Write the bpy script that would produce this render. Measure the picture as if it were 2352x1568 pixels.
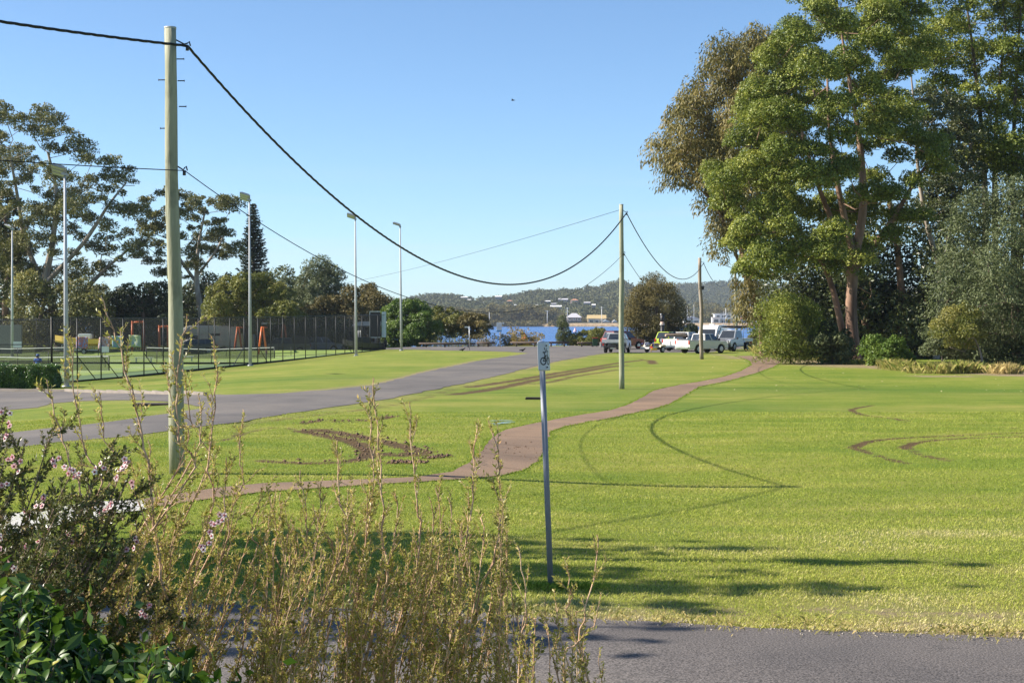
import bpy, bmesh, math, random
import numpy as np
from mathutils import Vector, Matrix
from mathutils.geometry import delaunay_2d_cdt

# ------------------------------------------------------------------ camera, sky, sun, exposure
scene = bpy.context.scene
for o in list(bpy.data.objects): bpy.data.objects.remove(o)
F = 3600.0; CX, CY = 1176.0, 784.0; EYE = 2.75
PITCH = math.atan(44 / F)
cam_d = bpy.data.cameras.new('camera'); cam = bpy.data.objects.new('camera', cam_d)
scene.collection.objects.link(cam); scene.camera = cam
cam_d.sensor_width = 36; cam_d.lens = 36 * F / 2352; cam_d.clip_start = .05; cam_d.clip_end = 12000
cam.location = (0, 0, EYE); cam.rotation_euler = (math.pi / 2 - PITCH, 0, 0)
SUN = Vector((-1.36, 0.02, 1.0)).normalized()          # towards the sun
el = math.asin(SUN.z); az = math.atan2(SUN.x, SUN.y)
w = bpy.data.worlds.new('World'); scene.world = w; w.use_nodes = True
nt = w.node_tree; bg = nt.nodes['Background']
sky = nt.nodes.new('ShaderNodeTexSky'); sky.sky_type = 'NISHITA'; sky.sun_disc = False
sky.sun_elevation = el; sky.sun_rotation = az
sky.altitude = 0; sky.air_density = 0.7; sky.dust_density = 0.3; sky.ozone_density = 2.9
# faint high cloud streaks low over the horizon, laid out by direction in the sky
tcw = nt.nodes.new('ShaderNodeTexCoord'); mpw = nt.nodes.new('ShaderNodeMapping'); mpw.inputs['Scale'].default_value = (2.2, 2.2, 38); nt.links.new(tcw.outputs['Generated'], mpw.inputs[0])
nzw = nt.nodes.new('ShaderNodeTexNoise'); nzw.inputs['Scale'].default_value = 1.6; nzw.inputs['Detail'].default_value = 5; nt.links.new(mpw.outputs[0], nzw.inputs['Vector'])
rpw = nt.nodes.new('ShaderNodeValToRGB'); rpw.color_ramp.elements[0].position = .5; rpw.color_ramp.elements[1].position = .78; nt.links.new(nzw.outputs[0], rpw.inputs[0])
spw = nt.nodes.new('ShaderNodeSeparateXYZ'); nt.links.new(tcw.outputs['Generated'], spw.inputs[0])
rpz = nt.nodes.new('ShaderNodeValToRGB'); cz_ = rpz.color_ramp.elements; cz_[0].position = .01; cz_[1].position = .045; cz_.new(.10).color = (0, 0, 0, 1); cz_[0].color = (0, 0, 0, 1); cz_[1].color = (1, 1, 1, 1); nt.links.new(spw.outputs[2], rpz.inputs[0])
mlw = nt.nodes.new('ShaderNodeMath'); mlw.operation = 'MULTIPLY'; nt.links.new(rpw.outputs[0], mlw.inputs[0]); nt.links.new(rpz.outputs[0], mlw.inputs[1])
mlx = nt.nodes.new('ShaderNodeMath'); mlx.operation = 'MULTIPLY'; mlx.inputs[1].default_value = .55; nt.links.new(mlw.outputs[0], mlx.inputs[0])
mxw = nt.nodes.new('ShaderNodeMix'); mxw.data_type = 'RGBA'; mxw.inputs[7].default_value = (4.9, 4.6, 4.95, 1); nt.links.new(mlx.outputs[0], mxw.inputs[0]); nt.links.new(sky.outputs[0], mxw.inputs[6])
wbw = nt.nodes.new('ShaderNodeMix'); wbw.data_type = 'RGBA'; wbw.blend_type = 'MULTIPLY'; wbw.inputs[0].default_value = 1; wbw.inputs[7].default_value = (.875, 1.0, 1.05, 1); nt.links.new(mxw.outputs[2], wbw.inputs[6]); nt.links.new(wbw.outputs[2], bg.inputs[0])
bg.inputs[1].default_value = 0.084
sl = bpy.data.lights.new('sun', 'SUN'); sl.energy = 5.0; sl.angle = math.radians(.5); sl.color = (1, .92, .81)
so = bpy.data.objects.new('sun', sl); scene.collection.objects.link(so)
so.rotation_euler = SUN.to_track_quat('Z', 'Y').to_euler()
vs = scene.view_settings; vs.view_transform = 'Standard'; vs.look = 'None'; vs.gamma = 1; vs.exposure = 1.1
scene.cycles.max_bounces = 6; scene.cycles.diffuse_bounces = 2; scene.cycles.glossy_bounces = 2
scene.cycles.transmission_bounces = 3; scene.cycles.transparent_max_bounces = 12
scene.cycles.use_denoising = True

rng = np.random.default_rng(7); random.seed(7)
COL = scene.collection
V3 = lambda *a: np.array(a, float)

# ------------------------------------------------------------------ projection helpers
_c, _s = math.cos(PITCH), math.sin(PITCH)
def P(px, py, Y):
    a = (px - CX) / F; b = (CY - py) / F
    t = Y / (_c + b * _s)
    return np.array([a * t, Y, EYE + t * (-_s + b * _c)])
def sm(t):
    t = np.clip(t, 0, 1); return t * t * (3 - 2 * t)
def bank(X): return 181 + 230 * sm((-14 - X) / 22) + 3 * np.sin(X * .21)
def gz(X, Y):
    X = np.asarray(X, float); Y = np.asarray(Y, float)
    z = -0.75 * sm((-X - 8) / 17)
    z = z + .025 * np.sin(X * .31 + Y * .07) * np.sin(Y * .11 + 1) * sm((Y - 14) / 10)
    z = z - .24 * sm((X + 3) / 7) * sm((14 - X) / 6) * np.exp(-((Y - 27) / 8) ** 2)
    return z - 3.2 * sm((Y - bank(X)) / 9)
def G(px, py):
    Y = 30.
    for _ in range(60):
        p = P(px, py, 1.0); slope = (EYE - p[2])
        X = p[0] * Y
        Yn = (EYE - float(gz(X, Y))) / slope
        Y = .5 * Y + .5 * min(Yn, 400)
    p = P(px, py, Y); return np.array([p[0], p[1], float(gz(p[0], p[1]))])
def to_px(X, Y, Z):
    d = Y * _c - (Z - EYE) * _s; u = Y * _s + (Z - EYE) * _c
    return CX + F * X / d, CY - F * u / d

# ------------------------------------------------------------------ materials
def new_mat(name):
    m = bpy.data.materials.new(name); m.use_nodes = True
    return m, m.node_tree, m.node_tree.nodes['Principled BSDF']
def ramp(nt, stops):
    r = nt.nodes.new('ShaderNodeValToRGB'); e = r.color_ramp.elements
    while len(e) < len(stops): e.new(.5)
    for k, (p, c) in enumerate(stops):
        e[k].position = p; e[k].color = (*c[:3], 1)
    return r
def noise(nt, scale, detail=4, rough=.55, vec=None, dist=0):
    n = nt.nodes.new('ShaderNodeTexNoise'); n.inputs['Scale'].default_value = scale
    n.inputs['Detail'].default_value = detail; n.inputs['Roughness'].default_value = rough
    n.inputs['Distortion'].default_value = dist
    if vec: nt.links.new(vec, n.inputs['Vector'])
    return n
def coords(nt, scale=(1, 1, 1), kind='Object'):
    t = nt.nodes.new('ShaderNodeTexCoord'); mp = nt.nodes.new('ShaderNodeMapping')
    mp.inputs['Scale'].default_value = scale; nt.links.new(t.outputs[kind], mp.inputs[0]); return mp.outputs[0]
def mix(nt, fac, a, b, mode='MIX'):
    m = nt.nodes.new('ShaderNodeMix'); m.data_type = 'RGBA'; m.blend_type = mode
    for sock, v in ((m.inputs[0], fac), (m.inputs[6], a), (m.inputs[7], b)):
        if hasattr(v, 'links') or isinstance(v, bpy.types.NodeSocket): nt.links.new(v, sock)
        else: sock.default_value = v if not isinstance(v, tuple) else (*v[:3], 1)
    return m.outputs[2]
def math_n(nt, op, a, b=0.0, clamp=False):
    m = nt.nodes.new('ShaderNodeMath'); m.operation = op; m.use_clamp = clamp
    for s, v in ((m.inputs[0], a), (m.inputs[1], b)):
        if isinstance(v, bpy.types.NodeSocket): nt.links.new(v, s)
        else: s.default_value = v
    return m.outputs[0]
def bump(nt, b, h, strength=.3, dist=.01):
    n = nt.nodes.new('ShaderNodeBump'); n.inputs['Strength'].default_value = strength
    n.inputs['Distance'].default_value = dist; nt.links.new(h, n.inputs['Height']); nt.links.new(n.outputs[0], b.inputs['Normal'])
def plain(name, col, rough=.6, metal=0, var=.12, scale=6, bmp=0, spec=.4, coat=0):
    m, nt, b = new_mat(name)
    n = noise(nt, scale, 5, .6, coords(nt))
    r = ramp(nt, [(.3, [c * (1 - var) for c in col]), (.7, [min(1, c * (1 + var)) for c in col])])
    nt.links.new(n.outputs[0], r.inputs[0]); nt.links.new(r.outputs[0], b.inputs['Base Color'])
    b.inputs['Roughness'].default_value = rough; b.inputs['Metallic'].default_value = metal
    b.inputs['Specular IOR Level'].default_value = spec; b.inputs['Coat Weight'].default_value = coat
    if bmp: bump(nt, b, n.outputs[0], bmp, .02)
    return m
def leafmat(name, stops, rough=.5, trans=.3, spec=.35, back=None):
    m, nt, b = new_mat(name)
    a = nt.nodes.new('ShaderNodeAttribute'); a.attribute_name = 'tint'
    r = ramp(nt, stops); nt.links.new(a.outputs['Fac'], r.inputs[0]); nt.links.new(r.outputs[0], b.inputs['Base Color'])
    b.inputs['Roughness'].default_value = rough; b.inputs['Specular IOR Level'].default_value = spec
    tr = nt.nodes.new('ShaderNodeBsdfTranslucent')
    c = mix(nt, .55, r.outputs[0], (.25, .3, .03), 'ADD') if False else r.outputs[0]
    nt.links.new(c, tr.inputs[0])
    ms = nt.nodes.new('ShaderNodeMixShader'); ms.inputs[0].default_value = trans
    nt.links.new(b.outputs[0], ms.inputs[1]); nt.links.new(tr.outputs[0], ms.inputs[2])
    nt.links.new(ms.outputs[0], nt.nodes['Material Output'].inputs[0])
    return m
def barkmat(name, c1, c2, scale=3, stretch=.25):
    m, nt, b = new_mat(name)
    n = noise(nt, scale, 6, .65, coords(nt, (1, 1, stretch)), .6)
    r = ramp(nt, [(.35, c1), (.65, c2)]); nt.links.new(n.outputs[0], r.inputs[0])
    nt.links.new(r.outputs[0], b.inputs['Base Color']); b.inputs['Roughness'].default_value = .85
    bump(nt, b, n.outputs[0], .5, .03); return m

# ------------------------------------------------------------------ object helpers
def tag(o, label=None, cat=None, group=None, kind=None):
    if label: o['label'] = label
    if cat: o['category'] = cat
    if group: o['group'] = group
    if kind: o['kind'] = kind
    return o
def empty(name, loc, rz=0, label=None, cat=None, group=None):
    o = bpy.data.objects.new(name, None); COL.objects.link(o); o.location = [float(v) for v in loc]; o.rotation_euler = (0, 0, rz)
    o.empty_display_size = .2
    return tag(o, label, cat, group)
def mesh_np(name, verts, faces, mat, parent=None, tint=None, smooth=False, attrs=None):
    verts = np.asarray(verts, np.float32); faces = np.asarray(faces, np.int32); k = faces.shape[1]
    me = bpy.data.meshes.new(name)
    me.vertices.add(len(verts)); me.vertices.foreach_set('co', verts.ravel())
    me.loops.add(faces.size); me.loops.foreach_set('vertex_index', faces.ravel())
    me.polygons.add(len(faces)); me.polygons.foreach_set('loop_start', np.arange(0, faces.size, k, dtype=np.int32))
    me.polygons.foreach_set('loop_total', np.full(len(faces), k, np.int32))
    me.polygons.foreach_set('use_smooth', np.full(len(faces), smooth, bool))
    if tint is not None:
        a = me.attributes.new('tint', 'FLOAT', 'FACE'); a.data.foreach_set('value', np.asarray(tint, np.float32))
    for an, av in (attrs or {}).items():
        a = me.attributes.new(an, 'FLOAT', 'POINT'); a.data.foreach_set('value', np.asarray(av, np.float32))
    me.materials.append(mat); me.update(calc_edges=True)
    o = bpy.data.objects.new(name, me); COL.objects.link(o)
    if parent is not None: o.parent = parent
    return o
class MB:
    """collects simple solids, then links them as one mesh object"""
    def __init__(s): s.v = []; s.f = []; s.sm = []
    def add(s, vs, fs, smooth=False, M=None):
        n = len(s.v)
        for v in vs:
            v = Vector([float(c) for c in v]); s.v.append(tuple(M @ v if M is not None else v))
        for f in fs: s.f.append([n + i for i in f]); s.sm.append(smooth)
        return s
    def box(s, c, d, rz=0, M=None):
        x, y, z = [k / 2 for k in d]; cr, sr = math.cos(rz), math.sin(rz)
        vs = [(c[0] + i * x * cr - j * y * sr, c[1] + i * x * sr + j * y * cr, c[2] + k * z) for k in (-1, 1) for i, j in ((-1, -1), (1, -1), (1, 1), (-1, 1))]
        return s.add(vs, [(3, 2, 1, 0), (4, 5, 6, 7), (0, 1, 5, 4), (1, 2, 6, 5), (2, 3, 7, 6), (3, 0, 4, 7)], M=M)
    def tube(s, pts, r, sides=8, caps=True, M=None):
        pts = [Vector([float(c) for c in p]) for p in pts]; rs = r if hasattr(r, '__len__') else [r] * len(pts)
        vs = []; ref = None
        for i, p in enumerate(pts):
            t = (pts[min(i + 1, len(pts) - 1)] - pts[max(i - 1, 0)]).normalized()
            if ref is None: ref = Vector((1, 0, 0)) if abs(t.x) < .9 else Vector((0, 1, 0))
            u = (ref - t * ref.dot(t)).normalized(); v = t.cross(u); ref = u
            for k in range(sides):
                a = 2 * math.pi * k / sides; vs.append(p + (u * math.cos(a) + v * math.sin(a)) * rs[i])
        fs = []
        for i in range(len(pts) - 1):
            for k in range(sides):
                a = i * sides + k; b = i * sides + (k + 1) % sides; fs.append((a, b, b + sides, a + sides))
        s.add(vs, fs, sides > 5, M)
        if caps:
            n = len(s.v) - len(vs); e = n + (len(pts) - 1) * sides
            s.f.append([n + k for k in range(sides)][::-1]); s.sm.append(False)
            s.f.append([e + k for k in range(sides)]); s.sm.append(False)
        return s
    def prism(s, poly, axis, a, b, M=None):
        """extrude a 2-D polygon; axis 'y': poly is (x,z); 'z': poly is (x,y); 'x': poly is (y,z)"""
        mk = {'y': lambda p, t: (p[0], t, p[1]), 'z': lambda p, t: (p[0], p[1], t), 'x': lambda p, t: (t, p[0], p[1])}[axis]
        n = len(poly); vs = [mk(p, a) for p in poly] + [mk(p, b) for p in poly]
        fs = [list(range(n))[::-1], list(range(n, 2 * n))] + [(i, (i + 1) % n, n + (i + 1) % n, n + i) for i in range(n)]
        return s.add(vs, fs, M=M)
    def build(s, name, mat, parent=None, bevel=0, label=None):
        me = bpy.data.meshes.new(name); me.from_pydata(s.v, [], s.f)
        me.polygons.foreach_set('use_smooth', s.sm); me.materials.append(mat)
        bm = bmesh.new(); bm.from_mesh(me); bmesh.ops.recalc_face_normals(bm, faces=bm.faces)
        if bevel:
            es = [e for e in bm.edges if len(e.link_faces) == 2 and e.calc_face_angle(0) > .35]
            bmesh.ops.bevel(bm, geom=es, offset=bevel, segments=2, affect='EDGES', clamp_overlap=True)
        bm.to_mesh(me); bm.free()
        o = bpy.data.objects.new(name, me); COL.objects.link(o)
        if parent is not None: o.parent = parent
        if label: o['label'] = label
        return o
def segs(A, B, ra, rb, sides=5):
    A, B = np.asarray(A, float), np.asarray(B, float); ra, rb = np.asarray(ra, float), np.asarray(rb, float)
    t = B - A; t /= np.maximum(np.linalg.norm(t, axis=1, keepdims=True), 1e-9)
    ref = np.where(np.abs(t[:, :1]) < .8, V3(1, 0, 0), V3(0, 1, 0))
    u = np.cross(t, ref); u /= np.linalg.norm(u, axis=1, keepdims=True); v = np.cross(t, u)
    ang = np.arange(sides) * 2 * np.pi / sides
    ring = u[:, None] * np.cos(ang)[None, :, None] + v[:, None] * np.sin(ang)[None, :, None]
    vs = np.concatenate([A[:, None] + ring * ra[:, None, None], (B + t * rb[:, None] * .3)[:, None] + ring * rb[:, None, None]], 1).reshape(-1, 3)
    n = len(A); base = np.arange(n)[:, None] * 2 * sides; k = np.arange(sides)[None]
    k2 = (k + 1) % sides
    f = np.stack([base + k, base + k2, base + k2 + sides, base + k + sides], -1).reshape(-1, 4)
    return vs, f
def unit(a): return a / np.maximum(np.linalg.norm(a, axis=-1, keepdims=True), 1e-9)
def leaf_arrays(c, d, n, L, W):
    """diamond leaves: centre, long axis, normal, length, width"""
    d = unit(d); n = n - d * (n * d).sum(-1, keepdims=True); n = unit(n); s = np.cross(d, n)
    L = np.broadcast_to(np.asarray(L, float), len(c))[:, None]; W = np.broadcast_to(np.asarray(W, float), len(c))[:, None]
    v = np.stack([c - d * L * .5, c + s * W * .5 - n * W * .12, c + d * L * .5, c - s * W * .5 - n * W * .12], 1).reshape(-1, 3)
    f = np.arange(len(c) * 4).reshape(-1, 4); return v, f
def leaves(name, c, d, n, L, W, tint, mat, parent=None):
    v, f = leaf_arrays(c, d, n, L, W); return mesh_np(name, v, f, mat, parent, tint)
def inpoly(x, y, poly):
    x = np.asarray(x); y = np.asarray(y); inside = np.zeros(x.shape, bool); n = len(poly)
    for i in range(n):
        x1, y1 = poly[i]; x2, y2 = poly[(i + 1) % n]
        c = ((y1 > y) != (y2 > y)) & (x < (x2 - x1) * (y - y1) / ((y2 - y1) or 1e-9) + x1); inside ^= c
    return inside
def pdist(x, y, line, closed=False):
    d = np.full(np.shape(x), 1e9); pts = list(line) + ([line[0]] if closed else [])
    for (x1, y1), (x2, y2) in zip(pts[:-1], pts[1:]):
        l2 = (x2 - x1) ** 2 + (y2 - y1) ** 2 or 1e-9
        t = np.clip(((x - x1) * (x2 - x1) + (y - y1) * (y2 - y1)) / l2, 0, 1)
        d = np.minimum(d, np.hypot(x - x1 - t * (x2 - x1), y - y1 - t * (y2 - y1)))
    return d
def gpoly(pts): return [tuple(G(*p)[:2]) for p in pts]
def smooth_line(pts, n=6):
    pts = [np.array(p, float) for p in pts]; out = []
    for i in range(len(pts) - 1):
        p0 = pts[max(i - 1, 0)]; p1 = pts[i]; p2 = pts[i + 1]; p3 = pts[min(i + 2, len(pts) - 1)]
        for k in range(n):
            t = k / n; out.append(.5 * ((2 * p1) + (-p0 + p2) * t + (2 * p0 - 5 * p1 + 4 * p2 - p3) * t * t + (-p0 + 3 * p1 - 3 * p2 + p3) * t ** 3))
    out.append(pts[-1]); return out
def drape(name, poly, off, mat, step, kind='structure', thick=0):
    """flat sheet laid on the terrain: poly in world xy"""
    poly = np.array(poly); mn, mx = poly.min(0), poly.max(0)
    gx = np.arange(mn[0] + .37 * step, mx[0], step); gy = np.arange(mn[1] + .41 * step, mx[1], step)
    X, Y = np.meshgrid(gx, gy); X = X.ravel(); Y = Y.ravel()
    ok = inpoly(X, Y, poly) & (pdist(X, Y, [tuple(p) for p in poly], True) > step * .3)
    pts = [Vector(p) for p in poly] + [Vector(p) for p in zip(X[ok], Y[ok])]
    vs, es, fs, *_ = delaunay_2d_cdt(pts, [(i, (i + 1) % len(poly)) for i in range(len(poly))], [], 1, 1e-5)
    vs = np.array([(v.x, v.y) for v in vs]); z = gz(vs[:, 0], vs[:, 1]) + off
    me = bpy.data.meshes.new(name); me.from_pydata(np.c_[vs, z].tolist(), [], [list(f) for f in fs])
    me.materials.append(mat); bm = bmesh.new(); bm.from_mesh(me)
    bmesh.ops.recalc_face_normals(bm, faces=bm.faces)
    if sum(f.normal.z for f in bm.faces) < 0: bmesh.ops.reverse_faces(bm, faces=bm.faces)
    bm.to_mesh(me); bm.free(); o = bpy.data.objects.new(name, me); COL.objects.link(o)
    if kind: o['kind'] = kind
    return o

# ------------------------------------------------------------------ shared outlines (pixels of the photo turned into places on the ground)
ROAD_TOP = [(-500, 893), (0, 898), (150, 899), (300, 903), (380, 906), (520, 907), (640, 904), (750, 896), (860, 884), (974, 855), (1091, 830), (1155, 820), (1214, 811),
            (1170, 808), (1100, 806), (1000, 804.5), (885, 803), (700, 802)]
ROAD_FAR = [(700, 797.5), (900, 797.8), (1130, 795.6), (1300, 795), (1480, 795), (1600, 795), (1700, 796), (1712, 800), (1664, 803), (1640, 808), (1618, 809.5)]
ROAD_LOW = [(1522, 809.5), (1407, 810), (1350, 817), (1325, 822), (1231, 840), (1165, 858), (1080, 878), (950, 904), (860, 921), (700, 945), (640, 954), (520, 973), (400, 988), (300, 1002), (130, 1016), (0, 1032), (-500, 1075)]
ISLAND = [(-500, 1040), (0, 997), (100, 985), (200, 975), (300, 962), (370, 952), (430, 943), (468, 938), (440, 930), (376, 922), (287, 919), (184, 921), (115, 927), (87, 936), (0, 943), (-500, 950)]
PATH_UP = [(255, 1153), (330, 1147), (500, 1121), (600, 1111), (700, 1107), (860, 1101), (958, 1096), (1040, 1084), (1080, 1063), (1104, 1038), (1130, 1006), (1160, 988), (1200, 979), (1240, 970), (1300, 959), (1400, 943), (1440, 931), (1480, 911), (1500, 898), (1560, 884), (1600, 878), (1660, 866), (1705, 851), (1727, 838), (1722, 829), (1690, 818)]
PATH_LOW = [(1730, 817), (1775, 822), (1796, 831), (1775, 844), (1740, 856), (1660, 878), (1605, 889), (1570, 910), (1535, 929), (1500, 940), (1400, 961), (1300, 979), (1264, 991), (1250, 1035), (1237, 1060), (1200, 1081), (1150, 1093), (1060, 1101), (983, 1106), (860, 1113), (700, 1124), (600, 1131), (500, 1144), (400, 1158), (270, 1178)]
NEAR_EDGE = [(-900, 1350), (0, 1376), (600, 1392), (1150, 1412), (1400, 1426), (1700, 1441), (2000, 1453), (2352, 1466), (3000, 1492)]
w_road = gpoly(ROAD_TOP + ROAD_FAR + ROAD_LOW + ISLAND)
w_path = gpoly(PATH_UP + PATH_LOW)
def roughen(poly, step, amp, closed=True):
    out = []; n = len(poly)
    for i in range(n if closed else n - 1):
        a, b_ = np.array(poly[i]), np.array(poly[(i + 1) % n]); L = np.linalg.norm(b_ - a); m_ = min(200, max(1, int(L / step))); t_ = (b_ - a) / max(L, 1e-6); nr = np.array([-t_[1], t_[0]])
        for k in range(m_): out.append(tuple(a + (b_ - a) * k / m_ + (nr * rng.normal() * amp if k else 0)))
    if not closed: out.append(tuple(poly[-1]))
    return out
w_road = roughen(w_road, .9, .07); w_path = roughen(w_path, .5, .022)
w_near = roughen(gpoly(NEAR_EDGE), .16, .028, False); w_near_poly = w_near + [(30, 8.2), (-25, 8.2)]
# ruts and worn places on the lawn: (pixel line, half width m, strength)
RUTS = [([(610, 1057), (700, 1062), (800, 1058), (850, 1042), (820, 1018), (770, 1004), (730, 996), (690, 988)], .24, 1.0), ([(690, 988), (640, 980), (580, 990), (520, 1008), (430, 1022)], .16, .62),
        ([(560, 975), (548, 990), (540, 1002)], .16, .6), ([(695, 972), (740, 966), (800, 968), (870, 962), (900, 955)], .2, .8),
        ([(730, 985), (820, 1000), (900, 1018), (960, 1034), (940, 1045), (870, 1040)], .34, .9), ([(895, 1062), (960, 1062)], .16, .9), ([(985, 1052), (1035, 1046)], .12, .9),
        ([(560, 972), (700, 956), (900, 930), (1000, 905), (1080, 884)], .5, .45),
        ([(1040, 905), (1130, 893), (1250, 868), (1380, 845), (1440, 838)], .5, .75), ([(1080, 888), (1200, 870), (1330, 848), (1480, 826), (1500, 835)], .45, .75),
        ([(1100, 880), (1240, 880), (1330, 862), (1420, 848)], .4, .6), ([(1330, 832), (1420, 828), (1480, 830)], .4, .4), ([(1360, 826), (1460, 822), (1500, 836)], .3, .5),
        ([(1540, 838), (1600, 838)], .3, .7), ([(1270, 905), (1330, 903)], .15, .5),
        ([(2352, 993), (2310, 994), (2200, 999), (2080, 1004), (2000, 1012), (1960, 1026)], .15, 1.0), ([(1960, 1027), (2000, 1040), (2080, 1062)], .22, .6),
        ([(2352, 1001), (2250, 1004), (2150, 1009), (2095, 1018), (2078, 1027)], .15, 1.0), ([(2080, 1028), (2120, 1042), (2180, 1058)], .24, .6),
        ([(2000, 930), (1965, 937), (1957, 942), (1990, 953), (2050, 959), (2090, 965)], .14, .8), ([(2115, 926), (2200, 927), (2352, 926)], .06, .55),
        ([(2040, 958), (2100, 972), (2180, 976), (2352, 982)], .12, .5), ([(2200, 970), (2290, 978), (2352, 985)], .1, .5)]
DIRT = [([(1740, 822), (1880, 828), (1990, 836), (2080, 845), (2200, 852), (2352, 860)], 3.2, .95), ([(1850, 832), (1990, 842)], 4.5, .75), ([(2140, 864), (2200, 864)], 1.6, .8), ([(2290, 858), (2352, 862)], 2.5, .9),
        ([(1640, 813), (1700, 822)], 1.0, .6), ([(1345, 820), (1290, 826), (1200, 848)], .35, .8), ([(1880, 1396), (2000, 1404), (2352, 1412)], .4, .55), ([(1400, 1395), (1700, 1410)], .35, .5), ([(2050, 1430), (2352, 1445)], .3, .6),
        ([(560, 902), (700, 898), (860, 882), (974, 853), (1091, 828)], .25, .7)]

# ------------------------------------------------------------------ ground
def lawn_mat():
    m, nt, b = new_mat('lawn_grass'); co = coords(nt)
    big = noise(nt, .09, 4, .55, co); midn = noise(nt, .7, 5, .6, co); fine = noise(nt, 22, 6, .75, co); fin2 = noise(nt, 5, 4, .6, co)
    r = ramp(nt, [(.3, (.085, .165, .015)), (.5, (.19, .238, .03)), (.7, (.32, .305, .07))])
    f = math_n(nt, 'ADD', math_n(nt, 'MULTIPLY', big.outputs[0], .42), math_n(nt, 'MULTIPLY', midn.outputs[0], .38))
    band = noise(nt, .55, 4, .6, coords(nt, (.16, 1, 1)), .4)
    f = math_n(nt, 'ADD', f, math_n(nt, 'MULTIPLY', fin2.outputs[0], .16)); f = math_n(nt, 'ADD', f, math_n(nt, 'MULTIPLY', math_n(nt, 'SUBTRACT', band.outputs[0], .4), .55)); nt.links.new(f, r.inputs[0])
    g = ramp(nt, [(.28, (.5, .5, .5)), (.5, (.9, .9, .9)), (.72, (1.3, 1.28, 1.2))]); nt.links.new(fine.outputs[0], g.inputs[0])
    col = mix(nt, 1.0, r.outputs[0], g.outputs[0], 'MULTIPLY')
    def att(n):
        a = nt.nodes.new('ShaderNodeAttribute'); a.attribute_name = n; return a.outputs['Fac']
    dn = noise(nt, 3.2, 6, .8, co)
    dry = math_n(nt, 'MULTIPLY', att('dry'), math_n(nt, 'MULTIPLY', math_n(nt, 'SUBTRACT', dn.outputs[0], .3), 3.2, True), True)
    col = mix(nt, dry, col, mix(nt, fine.outputs[0], (.14, .11, .045), (.36, .31, .14)))
    lush = math_n(nt, 'MULTIPLY', att('lush'), .75, True)
    col = mix(nt, lush, col, mix(nt, fine.outputs[0], (.035, .09, .01), (.10, .19, .02)))
    rn = noise(nt, 1.6, 6, .85, co)
    def mask(a, k):
        t = math_n(nt, 'ADD', a, math_n(nt, 'MULTIPLY', math_n(nt, 'SUBTRACT', rn.outputs[0], .5), 1.7))
        return math_n(nt, 'MULTIPLY', math_n(nt, 'SUBTRACT', t, .38), k, True)
    rut = math_n(nt, 'MULTIPLY', mask(att('rut'), 4.5), .92)
    col = mix(nt, rut, col, mix(nt, fin2.outputs[0], (.04, .022, .012), (.15, .085, .045)))
    dirt = math_n(nt, 'MULTIPLY', mask(att('dirt'), 3), .9)
    col = mix(nt, dirt, col, mix(nt, fine.outputs[0], (.13, .09, .05), (.40, .31, .20)))
    nt.links.new(col, b.inputs['Base Color']); b.inputs['Roughness'].default_value = .8; b.inputs['Specular IOR Level'].default_value = .15
    h = math_n(nt, 'ADD', fine.outputs[0], math_n(nt, 'MULTIPLY', fin2.outputs[0], .8)); bump(nt, b, h, .9, .05)
    return m
M_LAWN = lawn_mat()
ys = [-30, -10, 0, 5, 8, 10, 11]
while ys[-1] < 182: ys.append(ys[-1] + max(.09, .0042 * ys[-1]))
ys += list(np.arange(183, 215, 2)) + list(np.arange(220, 460, 12)) + [500, 700]
xs = list(np.arange(-420, -60, 15)) + list(np.arange(-60, -26, .8)) + list(np.arange(-26, 30, .15)) + list(np.arange(30, 60, .8)) + list(np.arange(60, 430, 15))
X, Y = np.meshgrid(xs, ys); Z = gz(X, Y)
rut = np.zeros_like(X); dirt = np.zeros_like(X)
for line, hw, st in RUTS:
    wl = [tuple(p) for p in smooth_line(gpoly(line), 4)]; rut = np.maximum(rut, st * np.exp(-(pdist(X, Y, wl) / (hw * 1.1)) ** 2))
for line, hw, st in DIRT:
    wl = gpoly(line); dirt = np.maximum(dirt, st * np.exp(-(pdist(X, Y, wl) / (hw * 1.1)) ** 2))
dn = pdist(X, Y, w_near)
dirt = np.maximum(dirt, .75 * np.exp(-(dn / .45) ** 2) * np.clip(.75 + X * .08, .5, 1))
dry = np.clip(1 - (Y - 15) / 9, 0, 1) * np.clip(.35 + X * .09, 0.05, .8) * (Y > 14) + .35 * np.exp(-((Y - 24.5) / 3.5) ** 2) * np.clip(.2 + X * .12, 0, 1)
dry = np.maximum(dry, .5 * np.exp(-(pdist(X, Y, w_road, True) / .8) ** 2))
dry = np.maximum(dry, .95 * np.exp(-(dn / np.clip(.9 + .2 * X, .8, 1.9)) ** 2) * np.clip(.5 + X * .12, .3, 1))
lush = np.zeros_like(X)
for (px, py, rx, ry) in ((1600, 935, 4, 3.5), (1900, 895, 14, 4), (2250, 898, 10, 3), (1330, 955, 3, 3), (1300, 1345, 1.2, .4), (700, 870, 6, 3), (950, 1085, 2.5, .6)):
    g = G(px, py); lush = np.maximum(lush, .8 * np.exp(-((X - g[0]) / rx) ** 2 - ((Y - g[1]) / ry) ** 2))
lush = np.maximum(lush, .7 * np.exp(-(pdist(X, Y, w_path, True) / .18) ** 2))
Z = Z - .035 * rut * (Y < 120)
ny, nx = X.shape; idx = np.arange(ny * nx).reshape(ny, nx)
fq = np.stack([idx[:-1, :-1], idx[:-1, 1:], idx[1:, 1:], idx[1:, :-1]], -1).reshape(-1, 4)
go = mesh_np('ground', np.stack([X, Y, Z], -1).reshape(-1, 3), fq, M_LAWN, None, smooth=True, attrs=dict(rut=rut.ravel(), dirt=dirt.ravel(), dry=dry.ravel(), lush=lush.ravel()))
tag(go, kind='structure')

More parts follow.
